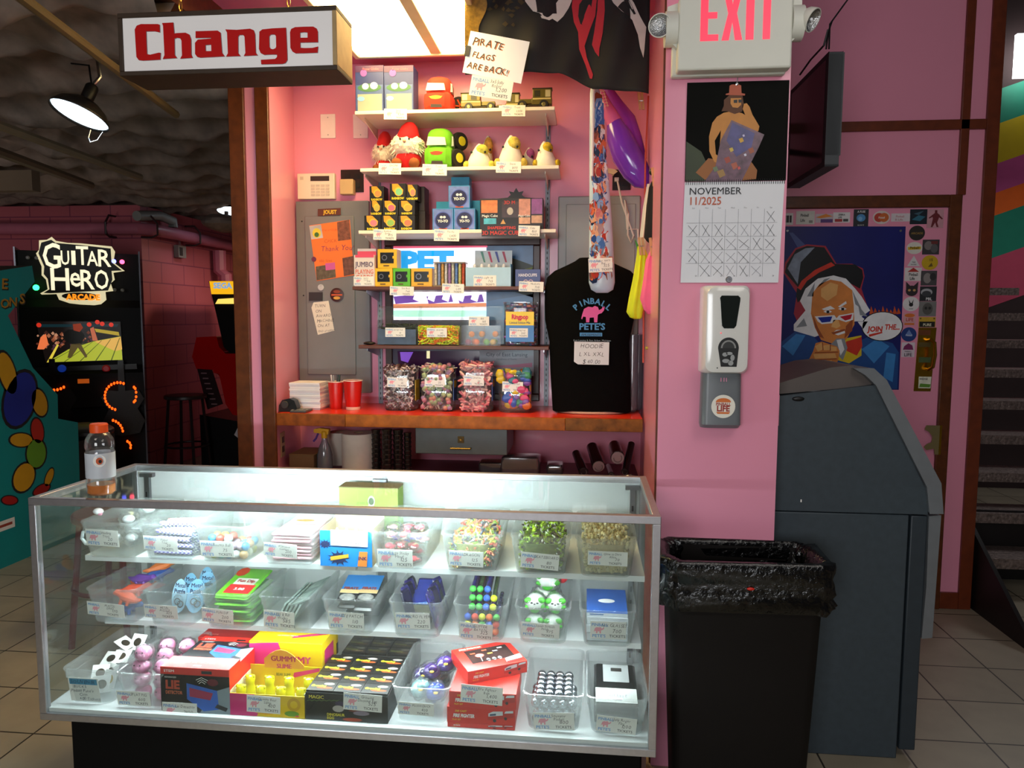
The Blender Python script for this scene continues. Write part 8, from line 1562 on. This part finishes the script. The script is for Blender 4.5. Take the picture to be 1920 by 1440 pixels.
for i in range(26):
    if i < 15: lay, k = divmod(i, 5); u = -.72+k*.36; h = .008+lay*.021; v = -.86; nm, cc = BN[(i*2+lay) % 5]; tip = .10
    else: k = i-15; u = -.55+(k % 4)*.34; h = .070+(k//4)*.0214; v = -.62+.14*(k//4); nm, cc = (BN[0], BN[0], BN[2], BN[1])[k % 4]; tip = .045
    p = at(t, u, v, h); e_ = Vector((p.x-.006*u, p.y+.19, p.z+(.002 if i < 15 else tip))); b = MB(); b.cyl(p+(e_-p)*.06, e_, .0062, M(rn.choice(('2a2060', '4a2a5a', '1c3a7a', '5a2a3a', '3a4a2c')), .2, 0, .6, 90), 10); o = item(b, 'glitter_baton', 'glitter baton with a %s ball end in the seventh tub of the middle row' % nm, 'baton', '%s-ended batons' % nm); b = MB(); b.ball(p, .0105, M(cc, .35), 12, 8); b.obj('ball_end', o)
t = tub('M', 1017, 1148, 'clear tub of bagged panda balls, second from the right in the middle row', 'Squish Scratch/Panda', '975', (976, 1050, 1168, 1197), .97)
for i, (u, v, h, r) in enumerate(((-.46, -.6, .022, .027), (.46, -.6, .022, .027), (-.42, -.5, .078, .030), (.52, -.45, .076, .030), (.0, .25, .062, .042), (.1, .2, .125, .036))):
    p = at(t, u, v, h+.008); b = MB(); b.ball(p, (r, r, r*.88), M('e8ece4', .4), 20, 14); o = item(b, 'panda_ball', 'bagged green and white panda ball, %s in its tub' % ('bottom left', 'bottom right', 'front left with a face', 'front right', 'middle', 'topmost at the back')[i], 'toy', 'panda balls')
    GR = M('4ac02c', .35); b = MB()
    for dx, dz, k in ((-.62, .45, .42), (.62, .5, .42), (.0, -.62, .5), (-.7, -.3, .3), (.72, -.2, .34)): q = p+Vector((dx*r, -.55*r, dz*r*.85)); b.ball(q, (k*r, k*r*.7, k*r*.7), GR, 12, 8)
    b.obj('green_patch', o)
    if i in (2, 3):
        b = MB(); b.X = None
        for dx in (-.28, .28): b.ball(p+Vector((dx*r, -.93*r, .28*r)), (.0042, .002, .0025), BLK, 8, 6)
        b.ball(p+Vector((0, -.98*r, .18*r)), (.003, .002, .002), BLK, 8, 6); b.obj('face', o)
    b = crumple(p, (r*1.16, r*1.12, r*1.05), FILM, i*5.3, 18, 12); b.obj('bag', o)
b = MB(); p = at(t, .75, .35, .135); b.ball(p, (.018, .014, .022), M('d8283a', .4), 12, 8); item(b, 'panda_ball', 'red toy end behind the green pandas', 'toy')
t = tub('M', 1140, 1150, 'clear tub of boxed spy glasses at the right end of the middle row', 'SPY GLASSES', '700', (1106, 1175, 1164, 1200), .97)
for i in range(4):
    b = MB(); p = at(t, rn.uniform(-.03, .03), -.3+.03*i, .009+i*.0225); b.X = Matrix.Translation(p) @ Matrix.Rotation(.14 if i == 3 else 0, 4, 'X'); b.cb((0, 0, 0), (.118, .14, .021), M('c8ccd0' if i < 3 else '2c5aa8', .4, 0, .1, 20)); o = item(b, 'spy_glasses_box', 'flat spy glasses box in the last tub of the middle row%s' % (', topmost and blue' if i == 3 else ''), 'box', 'spy glasses boxes')
    if i == 3: X = b.X; b = MB(); b.X = X; b.rect(Fr((0, -.0702, 0), (1, 0, 0), (0, 0, 1)), -.059, -.0105, .059, .0105, .0002, M('dce2e8', .5)); b.rect(Fr((0, -.0704, 0), (1, 0, 0), (0, 0, 1)), -.05, .004, -.01, .008, .0004, M('5a7ab0', .5)); b.ell(Fr((0, 0, .0106), (1, 0, 0), (0, 1, 0)), 0, 0, .025, .012, .0002, WHITE, 14); b.obj('print', o)
# ---- bottom row
t = tub('B', 158, 1255, 'clear tub of coins in white card holders, left end of the bottom row', '', '', (118, 179, 1272, 1315), .92)
b = MB(); x, y, z, k = t; f = Fr((x-.012, y-.137, z+.047), (1, 0, 0), Vector((0, -.0165, TH))); f = Fr(f.o, f.u, f.v); w, h = .094, .078; b.slab(f, [(-w/2, -h/2), (w/2, -h/2), (w/2, h/2), (-w/2, h/2)], 0, .0008, WHITE); b.rect(f, -w*.46, h*.22, w*.46, h*.46, .001, M('3a8ab0', .5))
for s_, u, v, sz in (('SOUVENIR', -.43, .27, .0165), ('BUCKS', -.35, .08, .0135), ("Pinball Pete's", -.46, -.1, .0135), ('Coin', -.2, -.26, .0135), ('400 Tickets', -.2, -.44, .0135)): b.hand(f, s_, w*u, h*v, sz, .0014, M('1c2a4a', .6) if v < .2 else M('14304a', .6), seed=4)
tag(b.obj('coin_note'), 'white handwritten coin note on the leftmost tub of the bottom row', 'note')
for i, (u, v, h, ax, an) in enumerate(((-.3, -.5, .05, 'X', .9), (.2, -.45, .052, 'X', 1.0), (.4, -.62, .04, 'X', 1.2), (-.2, -.1, .075, 'X', .5), (.25, 0, .078, 'X', .45), (.0, .4, .1, 'Y', .5), (.55, .5, .1, 'X', .9), (-.4, .5, .06, 'X', .3), (.1, -.75, .03, 'X', 1.3))):
    b = MB(); b.X = Matrix.Translation(at(t, u, v, h)) @ Matrix.Rotation(rn.uniform(-.4, .4), 4, 'Z') @ Matrix.Rotation(an, 4, ax); b.cb((0, 0, 0), (.05, .05, .0016), M('e6e4e0', .5)); o = item(b, 'coin_holder', 'white square coin holder in the leftmost tub of the bottom row', 'coin', 'coins in card holders'); X = b.X; b = MB(); b.X = X; b.lathe([(.013, -.0018), (.013, .0018)], (0, 0, 0), M('5a5044' if i != 2 else 'c8a84a', .3, .8, .2, 50), 20); b.obj('coin', o)
t = tub('B', 259, 1275, 'clear tub heaped with bagged pink pigs in the bottom row', 'SPLAT PIG', '600', (217, 281, 1296, 1326), .92, -.005)
for i in range(16):
    lay, k = divmod(i, 5); r = .024; u = (-.55, .55, 0, -.5, .5)[k]*(1 if lay < 3 else .7); v = (-.72, -.7, -.1, .5, .55)[k]; p = at(t, u, v, .016+lay*.040); b = MB(); b.ball(p, (r, r, r*.9), M('fa9cc8', .35, 0, .03), 16, 11)
    lab = 'bagged pink pig ball in the second tub of the bottom row'; o = item(b, 'pink_pig', lab, 'toy', 'pink pig balls'); b = MB(); b.ball(p+Vector((0, -r*.92, 0)), (.008, .005, .0065), M('f4a4c8', .4), 10, 7); b.obj('snout', o)
    for s_ in (-1, 1): b = MB(); b.ball(p+Vector((s_*.009, -r*.85, .009)), .0022, BLK, 7, 5); b.obj('eye', o)
    if lay > 0: b = crumple(p, (r*1.18, r*1.18, r*1.08), FILM, i*2.3, 14, 9); b.obj('bag', o)
# lie detector boxes
def cart(px0, px1, pyt, Y, d, m, name, label, group, mt=None, z0=DZ):
    a, c, _, z1 = fit(px0, px1, pyt, Y, z0); t = thing(name, label, 'box', ((a+c)/2, Y+d/2, z0+.0005), group=group); b = MB(); b.box(a, c, Y, Y+d, z0+.001, z1, m)
    b.obj('carton', t, bevel=.0008); return t, Fr((a, Y-.0003, z0+.001), (1, 0, 0), (0, 0, 1)), Fr((a, Y, z1+.0003), (1, 0, 0), (0, 1, 0)), c-a, z1-z0-.001, z1
RB = M('d8281c', .35, 0, .04, 10, name='red_carton'); K0 = M('15171c', .35, 0, .1, 10); DVB = M('3a6ac8', .25, 0, .2, 14)
def lie_front(b, f, w, h):
    b.rect(f, 0, 0, w, h*.84, .0002, K0); b.text(f, 'STEM', w*.05, h*.89, h*.08, .0006, WHITE, bold=.03, sx=1.3); b.rect(f, w*.6, h*.88, w*.75, h*.95, .0006, K0); b.text(f, 'LIE', w*.07, h*.52, h*.26, .0008, M('b84a34', .5), bold=.05); b.text(f, 'DETECTOR', w*.07, h*.40, h*.1, .0008, M('c86a4a', .5), bold=.04, sx=.75); b.text(f, 'ADVANCED', w*.06, h*.76, h*.05, .0008, WHITE)
    b.poly(f, [(w*.56, 0), (w, 0), (w, h*.62), (w*.78, h*.5)], .0004, M('8a9aa4', .4)); b.poly(f, [(w*.38, h*.66), (w*.82, h*.52), (w*.84, h*.1), (w*.62, h*.04), (w*.38, h*.3)], .0008, DVB); b.poly(f, [(w*.42, h*.56), (w*.76, h*.46), (w*.72, h*.3), (w*.42, h*.36)], .001, M('a83a5a', .3)); b.poly(f, [(w*.82, h*.22), (w*.97, h*.14), (w*.94, h*.06), (w*.78, h*.14)], .0012, M('1a1c24', .4)); b.ell(f, w*.76, h*.7, w*.08, h*.08, .0008, M('6a1c2c', .5), 16)
    for i in range(3): b.line(f, [(w*(.56-.02*i), h*(.66+.04*i)), (w*.60, h*(.71+.045*i)), (w*(.65+.02*i), h*(.66+.04*i))], .0016, .001, WHITE)
t, f, ft, w, h, z1 = cart(301, 430, 1253, .03, .07, RB, 'lie_detector_box', 'red and black lie detector box standing at the front of the bottom row', 'lie detector boxes')
b = MB(); lie_front(b, f, w, h); b.text(ft, 'LIE DETECTOR', w*.5, .03, .014, .0004, M('e8a090', .5), 'c', bold=.02); b.text(ft, 'STEM', w*.5, .012, .01, .0004, WHITE, 'c', bold=.03); b.obj('print', t)
b = MB(); q = P(337, 1333, Y=.028); card(b, Fr((q.x, .0282, q.z), (1, 0, 0), (0, 0, 1)), .106, .05, 'Lie Detector', '2800'); b.obj('price_tag', t)
zB2 = P(392, 1236, Y=.11).z; a, c = P(336, 1236, Y=.11).x, P(452, 1236, Y=.11).x; t = thing('lie_detector_box', 'lie detector box lying face up behind the standing one', 'box', ((a+c)/2, .19, DZ+.0005), group='lie detector boxes'); b = MB(); b.box(a, c, .105, .265, DZ+.001, zB2, RB); b.obj('carton', t, bevel=.0008); b = MB(); lie_front(b, Fr((a, .105, zB2+.0003), (1, 0, 0), (0, 1, 0)), c-a, .15); b.obj('print', t)
t, f, ft, w, h, z1 = cart(372, 470, 1197, .29, .12, M('a81c1c', .4, 0, .05, 10), 'lie_detector_box', 'dark red lie detector box at the back of the bottom deck', 'lie detector boxes')
b = MB(); b.text(ft, 'STEM', w*.1, .02, .014, .0004, M('e0a090', .5), bold=.02, sx=1.2); b.obj('print', t)
# gummy slime boxes
YW_ = M('f0c810', .35, 0, .05, 10, name='yellow_carton'); MG = M('d82a7a', .35, 0, .08, 10)
a, c, _, z1 = fit(431, 571, 1303, .03, DZ); t = thing('gummy_display_box', 'open yellow and pink counter box of yellow bear jars, front of the bottom row', 'display box', ((a+c)/2, .1, DZ+.0005)); z0 = DZ+.001; yb_ = .165; CRD = M('e8dcb0', .6)
b = MB(); b.box(a, c, .03, .032, z0, z1, YW_); b.box(a, a+.002, .032, yb_, z0, z1+.006, CRD); b.box(c-.002, c, .032, yb_, z0, z1+.006, CRD); b.box(a+.002, c-.002, .032, yb_, z0, z0+.002, CRD); zh = P(530, 1241, Y=yb_).z; b.box(a, c, yb_, yb_+.002, z0, zh-.012, YW_); b.obj('carton', t)
f = Fr((a, .0297, z0), (1, 0, 0), (0, 0, 1)); w, h = c-a, z1-z0; b = MB(); b.poly(f, [(0, 0), (w*.36, 0), (w*.42, h*.4), (w*.3, h*.7), (w*.34, h), (0, h)], .0002, MG); b.ell(f, w*.48, h*.22, w*.14, h*.12, .0004, M('e8a830', .5), 16); b.text(f, 'GUMMY', w*.48, h*.2, h*.1, .0008, M('a81c5a', .5), 'c', bold=.04); b.ell(f, w*.83, h*.2, w*.1, h*.13, .0004, M('6a9a1c', .5), 10); b.ell(f, w*.9, h*.1, w*.03, h*.04, .0006, M('d8584a', .5), 8); b.ring(f, w*.86, h*.62, w*.05, w*.09, .0004, M('d8a80c', .5), 14); b.obj('print', t)
f2 = Fr((a, yb_-.0003, zh-.014), (1, 0, 0), (0, 0, 1)); b = MB(); pts = [(w*(.2+.08*i), .012+.040*math.sin(math.pi*(i+.6)/7.2)) for i in range(8)]; b.slab(f2, [(w*.2, -.006)]+[(w*.76, -.006)]+pts[::-1], -.002, .0, M('e8a43a', .45)); b.text(f2, 'GUMMY', w*.48, .016, .024, .0006, M('a8205a', .5), 'c', bold=.06, sx=.95); b.text(f2, 'SLIME', w*.48, -.006, .02, .0006, M('b8306a', .5), 'c', bold=.06, sx=.95); b.poly(f2, [(w*.6, -.035), (w*.98, -.01), (w*.98, .0), (w*.62, -.018)], .0004, MG); b.text(f2, 'BEAR SLIME', w*.47, -.03, .013, .0006, M('5a6a2c', .5), 'c', bold=.02, sx=.7); b.obj('header', t)
for i in range(8):
    r_, k = divmod(i, 4); x, y = a+.021+k*(w-.042)/3, .058+r_*.06; YB_ = M('d8d010', .2, 0, .05, 10, coat=.5); b = MB(); b.lathe([(.014, 0), (.0165, .01), (.0155, .035), (.012, .044), (.0135, .052), (.0145, .062), (.010, .072), (.003, .075)], (x, y, z0+.003), YB_, 16)
    for s_ in (-1, 1): b.ball((x+s_*.011, y, z0+.073), .005, YB_, 8, 6)
    item(b, 'slime_jar', 'yellow bear-shaped slime jar in the open counter box', 'jar', 'yellow bear jars')
b = MB(); q = P(494, 1321, Y=.028); card(b, Fr((q.x, .0285, q.z), (1, 0, -.03), (.03, 0, 1)), .1, .05, 'Gummy Bear/Slime', '400'); b.obj('price_tag', t)
t, f, ft, w, h, z1 = cart(468, 604, 1205, .20, .13, YW_, 'gummy_box', 'closed yellow and pink slime box standing behind the open one', None)
b = MB(); b.poly(f, [(0, 0), (w*.45, 0), (w*.5, h*.5), (w*.4, h), (0, h*.95)], .0004, MG); b.text(f, 'GUMMY', w*.6, h*.55, h*.22, .0008, M('c83a7a', .5), 'c', bold=.05); b.text(ft, 'GUMMY', w*.5, .08, .022, .0004, M('a81c3a', .5), 'c', bold=.05); b.text(ft, 'GUMMY BEAR', w*.45, .045, .011, .0004, M('f8f0e0', .5), 'c', bold=.04); b.poly(ft, [(w*.52, .03), (w*.97, .07), (w*.97, .085), (w*.55, .05)], .0003, MG); b.rect(Fr((f.o.x+w+.0008, .20, f.o.z), (0, 1, 0), (0, 0, 1)), .02, h*.3, .1, h*.8, .0, MG); b.obj('print', t)
# dinosaur egg display
BKC = M('141110', .35, 0, .1, 14, name='black_carton')
a, c, _, z1 = fit(573, 727, 1300, .03, DZ); t = thing('egg_display_box', 'black MAGIC dinosaur egg counter carton in the middle of the bottom row', 'display box', ((a+c)/2, .11, DZ+.0005)); yb_ = P(680, 1231, Z=z1).y
b = MB(); b.box(a, c, .03, yb_, DZ+.001, z1-.003, BKC); b.obj('carton', t, bevel=.0008); f = Fr((a, .0297, DZ+.001), (1, 0, 0), (0, 0, 1)); w, h = c-a, z1-DZ-.001; b = MB()
b.text(f, 'MAGIC', w*.04, h*.76, h*.17, .0006, M('e8d83a', .5), bold=.03, sx=1.0); b.line(f, [(w*(.02+.03*i), h*(.66+.04*(i % 2)+.004*i)) for i in range(14)], .0012, .0006, M('6a8a3a', .5)); b.ell(f, w*.4, h*.44, w*.07, h*.12, .0006, M('b8b0a8', .5), 14); b.ell(f, w*.42, h*.62, w*.06, h*.09, .0004, M('3a2a4a', .5), 12); b.ell(f, w*.68, h*.32, w*.1, h*.08, .0006, M('8a7a8a', .5), 12); b.ell(f, w*.62, h*.4, w*.1, h*.05, .0005, M('6a2c1c', .5), 12)
b.text(f, 'DINOSAUR', w*.26, h*.18, h*.13, .0008, M('d8c83a', .5), bold=.04, sx=.95); b.text(f, 'EGG', w*.26, h*.06, h*.13, .0008, M('d8c83a', .5), bold=.04, sx=1.0); b.ell(f, w*.57, h*.08, w*.12, h*.06, .0006, M('a83a1c', .5), 14); b.obj('print', t)
def egg_boxes(a, c, y0, y1, zt, nr, nc, label, dim):
    proto = None; dx, dy = (c-a)/nc, (y1-y0)/nr
    for r in range(nr):
        for k in range(nc):
            loc = (a+(k+.5)*dx, y0+(r+.5)*dy, zt-.003)
            if proto is None:
                b = MB(); b.box(-dx/2+.0006, dx/2-.0006, -dy/2+.0006, dy/2-.0006, .0002, .006, BKC); proto = b.obj('egg_box', local=True); tag(proto, label, 'box', 'egg boxes, %s tray' % dim)
                f = Fr((0, 0, .0062), (1, 0, 0), (0, 1, 0)); b = MB(); q = .5 if dim == 'rear' else 1
                b.ell(f, dx*.2, dy*.2, dx*.2, dy*.12, .0002, M('b8b0a8' if q == 1 else '5a5650', .5), 12); b.text(f, 'Growing', -dx*.42, -dy*.12, dy*.28, .0005, M('d8d02c' if q == 1 else '5a5a30', .5), bold=.05, sx=.8); b.ell(f, dx*.12, -dy*.2, dx*.3, dy*.1, .0002, M('b8501c' if q == 1 else '4a3a2a', .5), 12); b.obj('print', proto, local=True); proto.location = loc
            else: dup(proto, loc=loc)
egg_boxes(a+.001, c-.001, .032, yb_-.002, z1, 4, 3, 'small black egg box in the front counter tray', 'front')
b = MB(); q = P(680, 1317, Y=.0285); card(b, Fr((q.x, .0285, q.z), (1, 0, -.04), (.04, 0, 1)), .112, .05, 'Growing/Dinosaur Egg', '525'); b.obj('price_tag', t)
a2, c2 = P(640, 1225, Y=yb_+.004).x, P(768, 1225, Y=yb_+.004).x; zr = P(700, 1228, Y=yb_+.004).z; yr2 = min(.45, yb_+.16); t = thing('egg_display_box', 'second black egg carton behind the MAGIC one', 'display box', ((a2+c2)/2, yb_+.08, DZ+.0005)); b = MB(); b.box(a2, c2, yb_+.004, yr2, DZ+.001, zr-.003, BKC); b.obj('carton', t, bevel=.0008); egg_boxes(a2+.001, c2-.001, yb_+.006, yr2-.002, zr, 3, 3, 'small black egg box in the rear counter tray', 'rear')
b = MB(); q = P(628, 1192, Y=.44); b.cb((q.x, .445, q.z-.01), (.014, .012, .03), YW_); b.cb((q.x, .445, (DZ+.001+q.z-.025)/2), (.014, .012, q.z-.025-DZ-.001), BKC); item(b, 'slime_carton', 'yellow-topped narrow carton wedged behind the egg boxes', 'box')
# duck tub
t = tub('B', 787, 1285, 'clear tub of bagged purple and blue ducks, right of the egg carton', 'PLUSH DUCK', '420', (745, 814, 1317, 1343), 1.0)
for i, (u, v, h, cc, nm) in enumerate(((-.3, -.5, .056, '8ab8d8', 'pale blue'), (.42, -.55, .052, '2a4ac0', 'blue'), (.0, .1, .078, '4a2a7a', 'purple'), (.55, .35, .09, '5a3a9c', 'purple'), (-.45, .2, .058, '3a2a6a', 'purple'), (.1, .75, .03, 'b0b8c8', 'pale grey'))):
    p = at(t, u, v, h); m = M(cc, .2, .2, .5, 50, coat=.6); b = MB(); b.ball(p, (.030, .036, .022), m, 16, 10, None, lambda v_: 1+.1*NZ.noise(v_*4)); b.ball(p+Vector((.008, -.022, .018)), (.014, .014, .013), m, 12, 8); o = item(b, 'bagged_duck', 'bagged %s shiny duck in the tub right of the egg carton' % nm, 'toy', 'bagged %s ducks' % nm); b = MB(); b.ball(p+Vector((.008, -.037, .016)), (.007, .008, .003), M('d8a83a', .4), 8, 6); b.obj('bill', o); b = crumple(p, (.035, .04, .028), FILM, i*4.1, 16, 10); b.obj('bag', o)
# fire fighter boxes
def fire_art(b, f, w, h, s=1):
    b.text(f, 'DIE CAST', w*.12, h*.70, h*.17, .0004, M('e8c030', .5), bold=.03, sx=1.0, shear=.15); b.text(f, 'FIRE FIGHTER', w*.09, h*.36, h*.30, .0004, M('f4f0ec', .5), bold=.05, shear=.15, sx=.74); b.text(f, 'PLAY SET', w*.08, h*.16, h*.13, .0004, M('e8c030', .5), bold=.03, sx=1.0)
    b.poly(f, [(w*.60, h*.25), (w*.98, h*.5), (w*.98, h*.85), (w*.74, h*.8), (w*.60, h*.6)], .0004, M('b82018', .4)); b.poly(f, [(w*.61, h*.5), (w*.82, h*.62), (w*.82, h*.88), (w*.68, h*.84), (w*.61, h*.7)], .0006, M('d8dce0', .4)); b.poly(f, [(w*.63, h*.55), (w*.72, h*.6), (w*.72, h*.72), (w*.63, h*.66)], .0008, M('2a4a6a', .3)); b.ell(f, w*.70, h*.26, w*.025, h*.11, .0008, BLK, 12); b.ell(f, w*.86, h*.42, w*.022, h*.10, .0008, BLK, 12); b.poly(f, [(w*.84, h*.75), (w*.97, h*.8), (w*.97, h*.95), (w*.86, h*.9)], .0008, M('d8dce0', .4))
zs = DZ+.0005
for i, (p0, p1, ytop, n) in enumerate(((839, 965, 1357, 'lowest of the stack'), (838, 966, 1328, 'second from the bottom of the stack'), (842, 968, 1299, 'third from the bottom, carrying the price tag'))):
    a, c, _, z1 = fit(p0, p1, ytop, .035, zs); t = thing('fire_truck_box', 'red die cast fire fighter box, %s' % n, 'box', ((a+c)/2, .1, zs), group='fire fighter boxes'); b = MB(); b.box(a, c, .035, .20, zs+.0002, z1, RB); b.obj('carton', t, bevel=.0008); b = MB(); fire_art(b, Fr((a, .0347, zs), (1, 0, 0), (0, 0, 1)), c-a, z1-zs); b.obj('print', t)
    if i == 2: b = MB(); q = P(903, 1303, Y=.033); card(b, Fr((q.x, .0335, q.z), (1, 0, -.05), (.05, 0, 1)), .118, .052, 'Fire Fighter/Box', '1,400'); b.obj('price_tag', t)
    zs = z1
c0, c1, c2 = P(880, 1262, Z=zs+.036), P(998, 1236, Z=zs+.036), P(832, 1212, Z=zs+.036); U = Vector((c1.x-c0.x, c1.y-c0.y, 0)); an = math.atan2(U.y, U.x); an = min(max(an, .05), .5); wB, dB = .185, .15
t = thing('fire_truck_box', 'red die cast fire fighter box lying turned on top of the stack, window up', 'box', (c0.x, c0.y, zs+.0005), group='fire fighter boxes'); X = Matrix.Translation((c0.x-.005, max(c0.y, .05)+.005, zs+.0007)) @ Matrix.Rotation(an, 4, 'Z'); b = MB(); b.X = X; b.box(0, wB, 0, dB, 0, .036, RB); b.obj('carton', t, bevel=.0008)
b = MB(); b.X = X; fire_art(b, Fr((0, -.0003, 0), (1, 0, 0), (0, 0, 1)), wB, .036); f = Fr((0, 0, .0363), (1, 0, 0), (0, 1, 0)); b.rect(f, .03, .04, .165, .125, .0, M('2c1c1a', .2, 0, .6, 40)); b.text(f, 'FIRE FIGHTER', .02, .132, .013, .0004, M('f0e0c0', .5), bold=.04, sx=.9)
b.line(f, [(.062, .045), (.066, .075)], .002, .0006, WHITE); b.ell(f, .066, .082, .014, .012, .0006, M('e8584a', .5), 14); b.ell(f, .066, .082, .010, .008, .0009, M('f0c0b0', .5), 12)
for x in (.082, .10, .118): b.ell(f, x, .048, .006, .009, .0006, M('e4e4e4', .4), 10); b.rect(f, x-.005, .042, x+.005, .05, .0008, M('2a2a2a', .4))
for x, y, cc in ((.05, .1, 'a84a2c'), (.09, .11, 'c85a3c'), (.12, .095, '8a8a90'), (.14, .11, 'c8c8cc'), (.10, .085, 'd8a040')): b.rect(f, x-.008, y-.004, x+.008, y+.004, .0007, M(cc, .4))
b.poly(f, [(.125, .01), (.18, .02), (.182, .05), (.13, .038)], .0006, M('d0d4d8', .4)); b.poly(f, [(.125, .008), (.18, .014), (.18, .024), (.128, .018)], .0008, M('a82018', .4)); b.obj('print', t)
# pinball tub and flag tub
t = tub('B', 1037, 1300, 'clear tub of steel pinballs, second from the right in the bottom row', 'Souvenir/Pinball', '800', (999, 1078, 1340, 1376), 1.02)
PB = M('b8bcc4', .06, 1, .02, name='polished_steel'); r = .0138; proto = None
for lay in range(4):
    for row in range(2 if lay < 2 else 4 if lay == 2 else 5):
        for cl in range(4 if lay % 2 else 5):
            p = at(t, (-.80+cl*.40) if lay % 2 == 0 else (-.60+cl*.40), -.84+row*.25+.06*(lay % 2), r-.0055+lay*.0225+.0004)
            if proto is None: b = MB(); b.ball((0, 0, 0), r, PB, 18, 12); proto = b.obj('pinball', local=True); proto.location = p; tag(proto, 'polished steel pinball in the second tub from the right, bottom row', 'pinball', 'steel pinballs')
            else: dup(proto, loc=p)
t = tub('B', 1158, 1305, 'clear tub of black bagged flags at the right end of the bottom row', 'Jolly Roger/Flag', '1200', (1117, 1195, 1344, 1378), 1.02)
for i in range(4):
    b = pack(t, 0, -.05 if i < 3 else -.1, .012+i*.018+(.010 if i == 3 else 0), 0 if i < 3 else .12, .122, .20, .008, M('0f0f11', .2, 0, .2, 20, coat=.7)); o = item(b, 'flag_pack', 'bagged black flag in the last tub of the bottom row%s' % (', topmost with grey cards' if i == 3 else ''), 'pack', 'bagged black flags')
    if i == 3: X = b.X; b = MB(); b.X = X; f = Fr((0, 0, .0088), (1, 0, 0), (0, 1, 0)); b.rect(f, -.035, .0, .04, .088, 0, M('9a9c9c', .5)); b.rect(f, -.012, .052, .02, .07, .0004, M('2a2624', .5)); b.rect(f, -.058, -.096, .058, -.03, .0, M('c8c8c4', .5)); b.hand(f, 'outlast', 0, -.07, .022, .0004, M('8a8a90', .5), 'c'); b.rect(f, -.01, -.085, .014, -.08, .0004, INK); b.obj('cards', o)
# drink bottle on the glass top
p = P(191, 926, Z=CH); x, y = p.x, max(p.y, .05); zt = P(191, 794, Y=y).z; H = zt-CH; r = .040
t = thing('drink_bottle', 'clear sports drink bottle with an orange cap on the left end of the glass case', 'bottle', (x, y, CH+.0005)); BT = clear('bottle_clear', 'f0f4f8', .04, .04, .14)
b = MB(); pr_ = [(r*.86, 0), (r*.97, .006), (r*.98, H*.2), (r*.95, H*.22), (r*.97, H*.25), (r*.97, H*.60), (r*.92, H*.63), (r*.97, H*.66), (r*.99, H*.70), (r*.92, H*.78), (r*.7, H*.85), (r*.52, H*.875)]; b.lathe([(a_, z+.001) for a_, z in pr_], (x, y, CH), BT, 32, None, True, False); b.obj('bottle', t)
b = MB(); b.lathe([(r*.8, .003), (r*.92, .008), (r*.93, H*.15)], (x, y, CH), M('d87a2c', .1, 0, .03, 8, coat=.4, name='orange_drink'), 28); b.obj('drink', t)
b = MB(); b.lathe([(r*.985, H*.25), (r*.985, H*.60)], (x, y, CH), M('ccd4dc', .35, 0, .08, 14), 32, None, False, False); q = Fr((x, y, CH), (1, 0, 0), (0, 0, 1))
def lab(cx, cz, rx, rz, k, m): b.add([(x+r*(.99+k)*math.sin(cx+rx*math.cos(a)), y-r*(.99+k)*math.cos(cx+rx*math.cos(a)), CH+cz+rz*math.sin(a)) for a in [i*math.tau/20 for i in range(20)]], [tuple(range(20))], m)
lab(.55, H*.5, .42, H*.085, .012, WHITE); lab(.55, H*.5, .22, H*.05, .022, M('c85a2c', .4)); lab(.6, H*.495, .1, H*.025, .032, M('1c1c20', .4)); b.obj('label', t)
b = MB(); b.lathe([(r*.58, H*.876), (r*.6, H*.88), (r*.6, H*.985), (r*.55, H)], (x, y, CH), M('f0581c', .4, name='orange_cap'), 28); b.obj('cap', t)
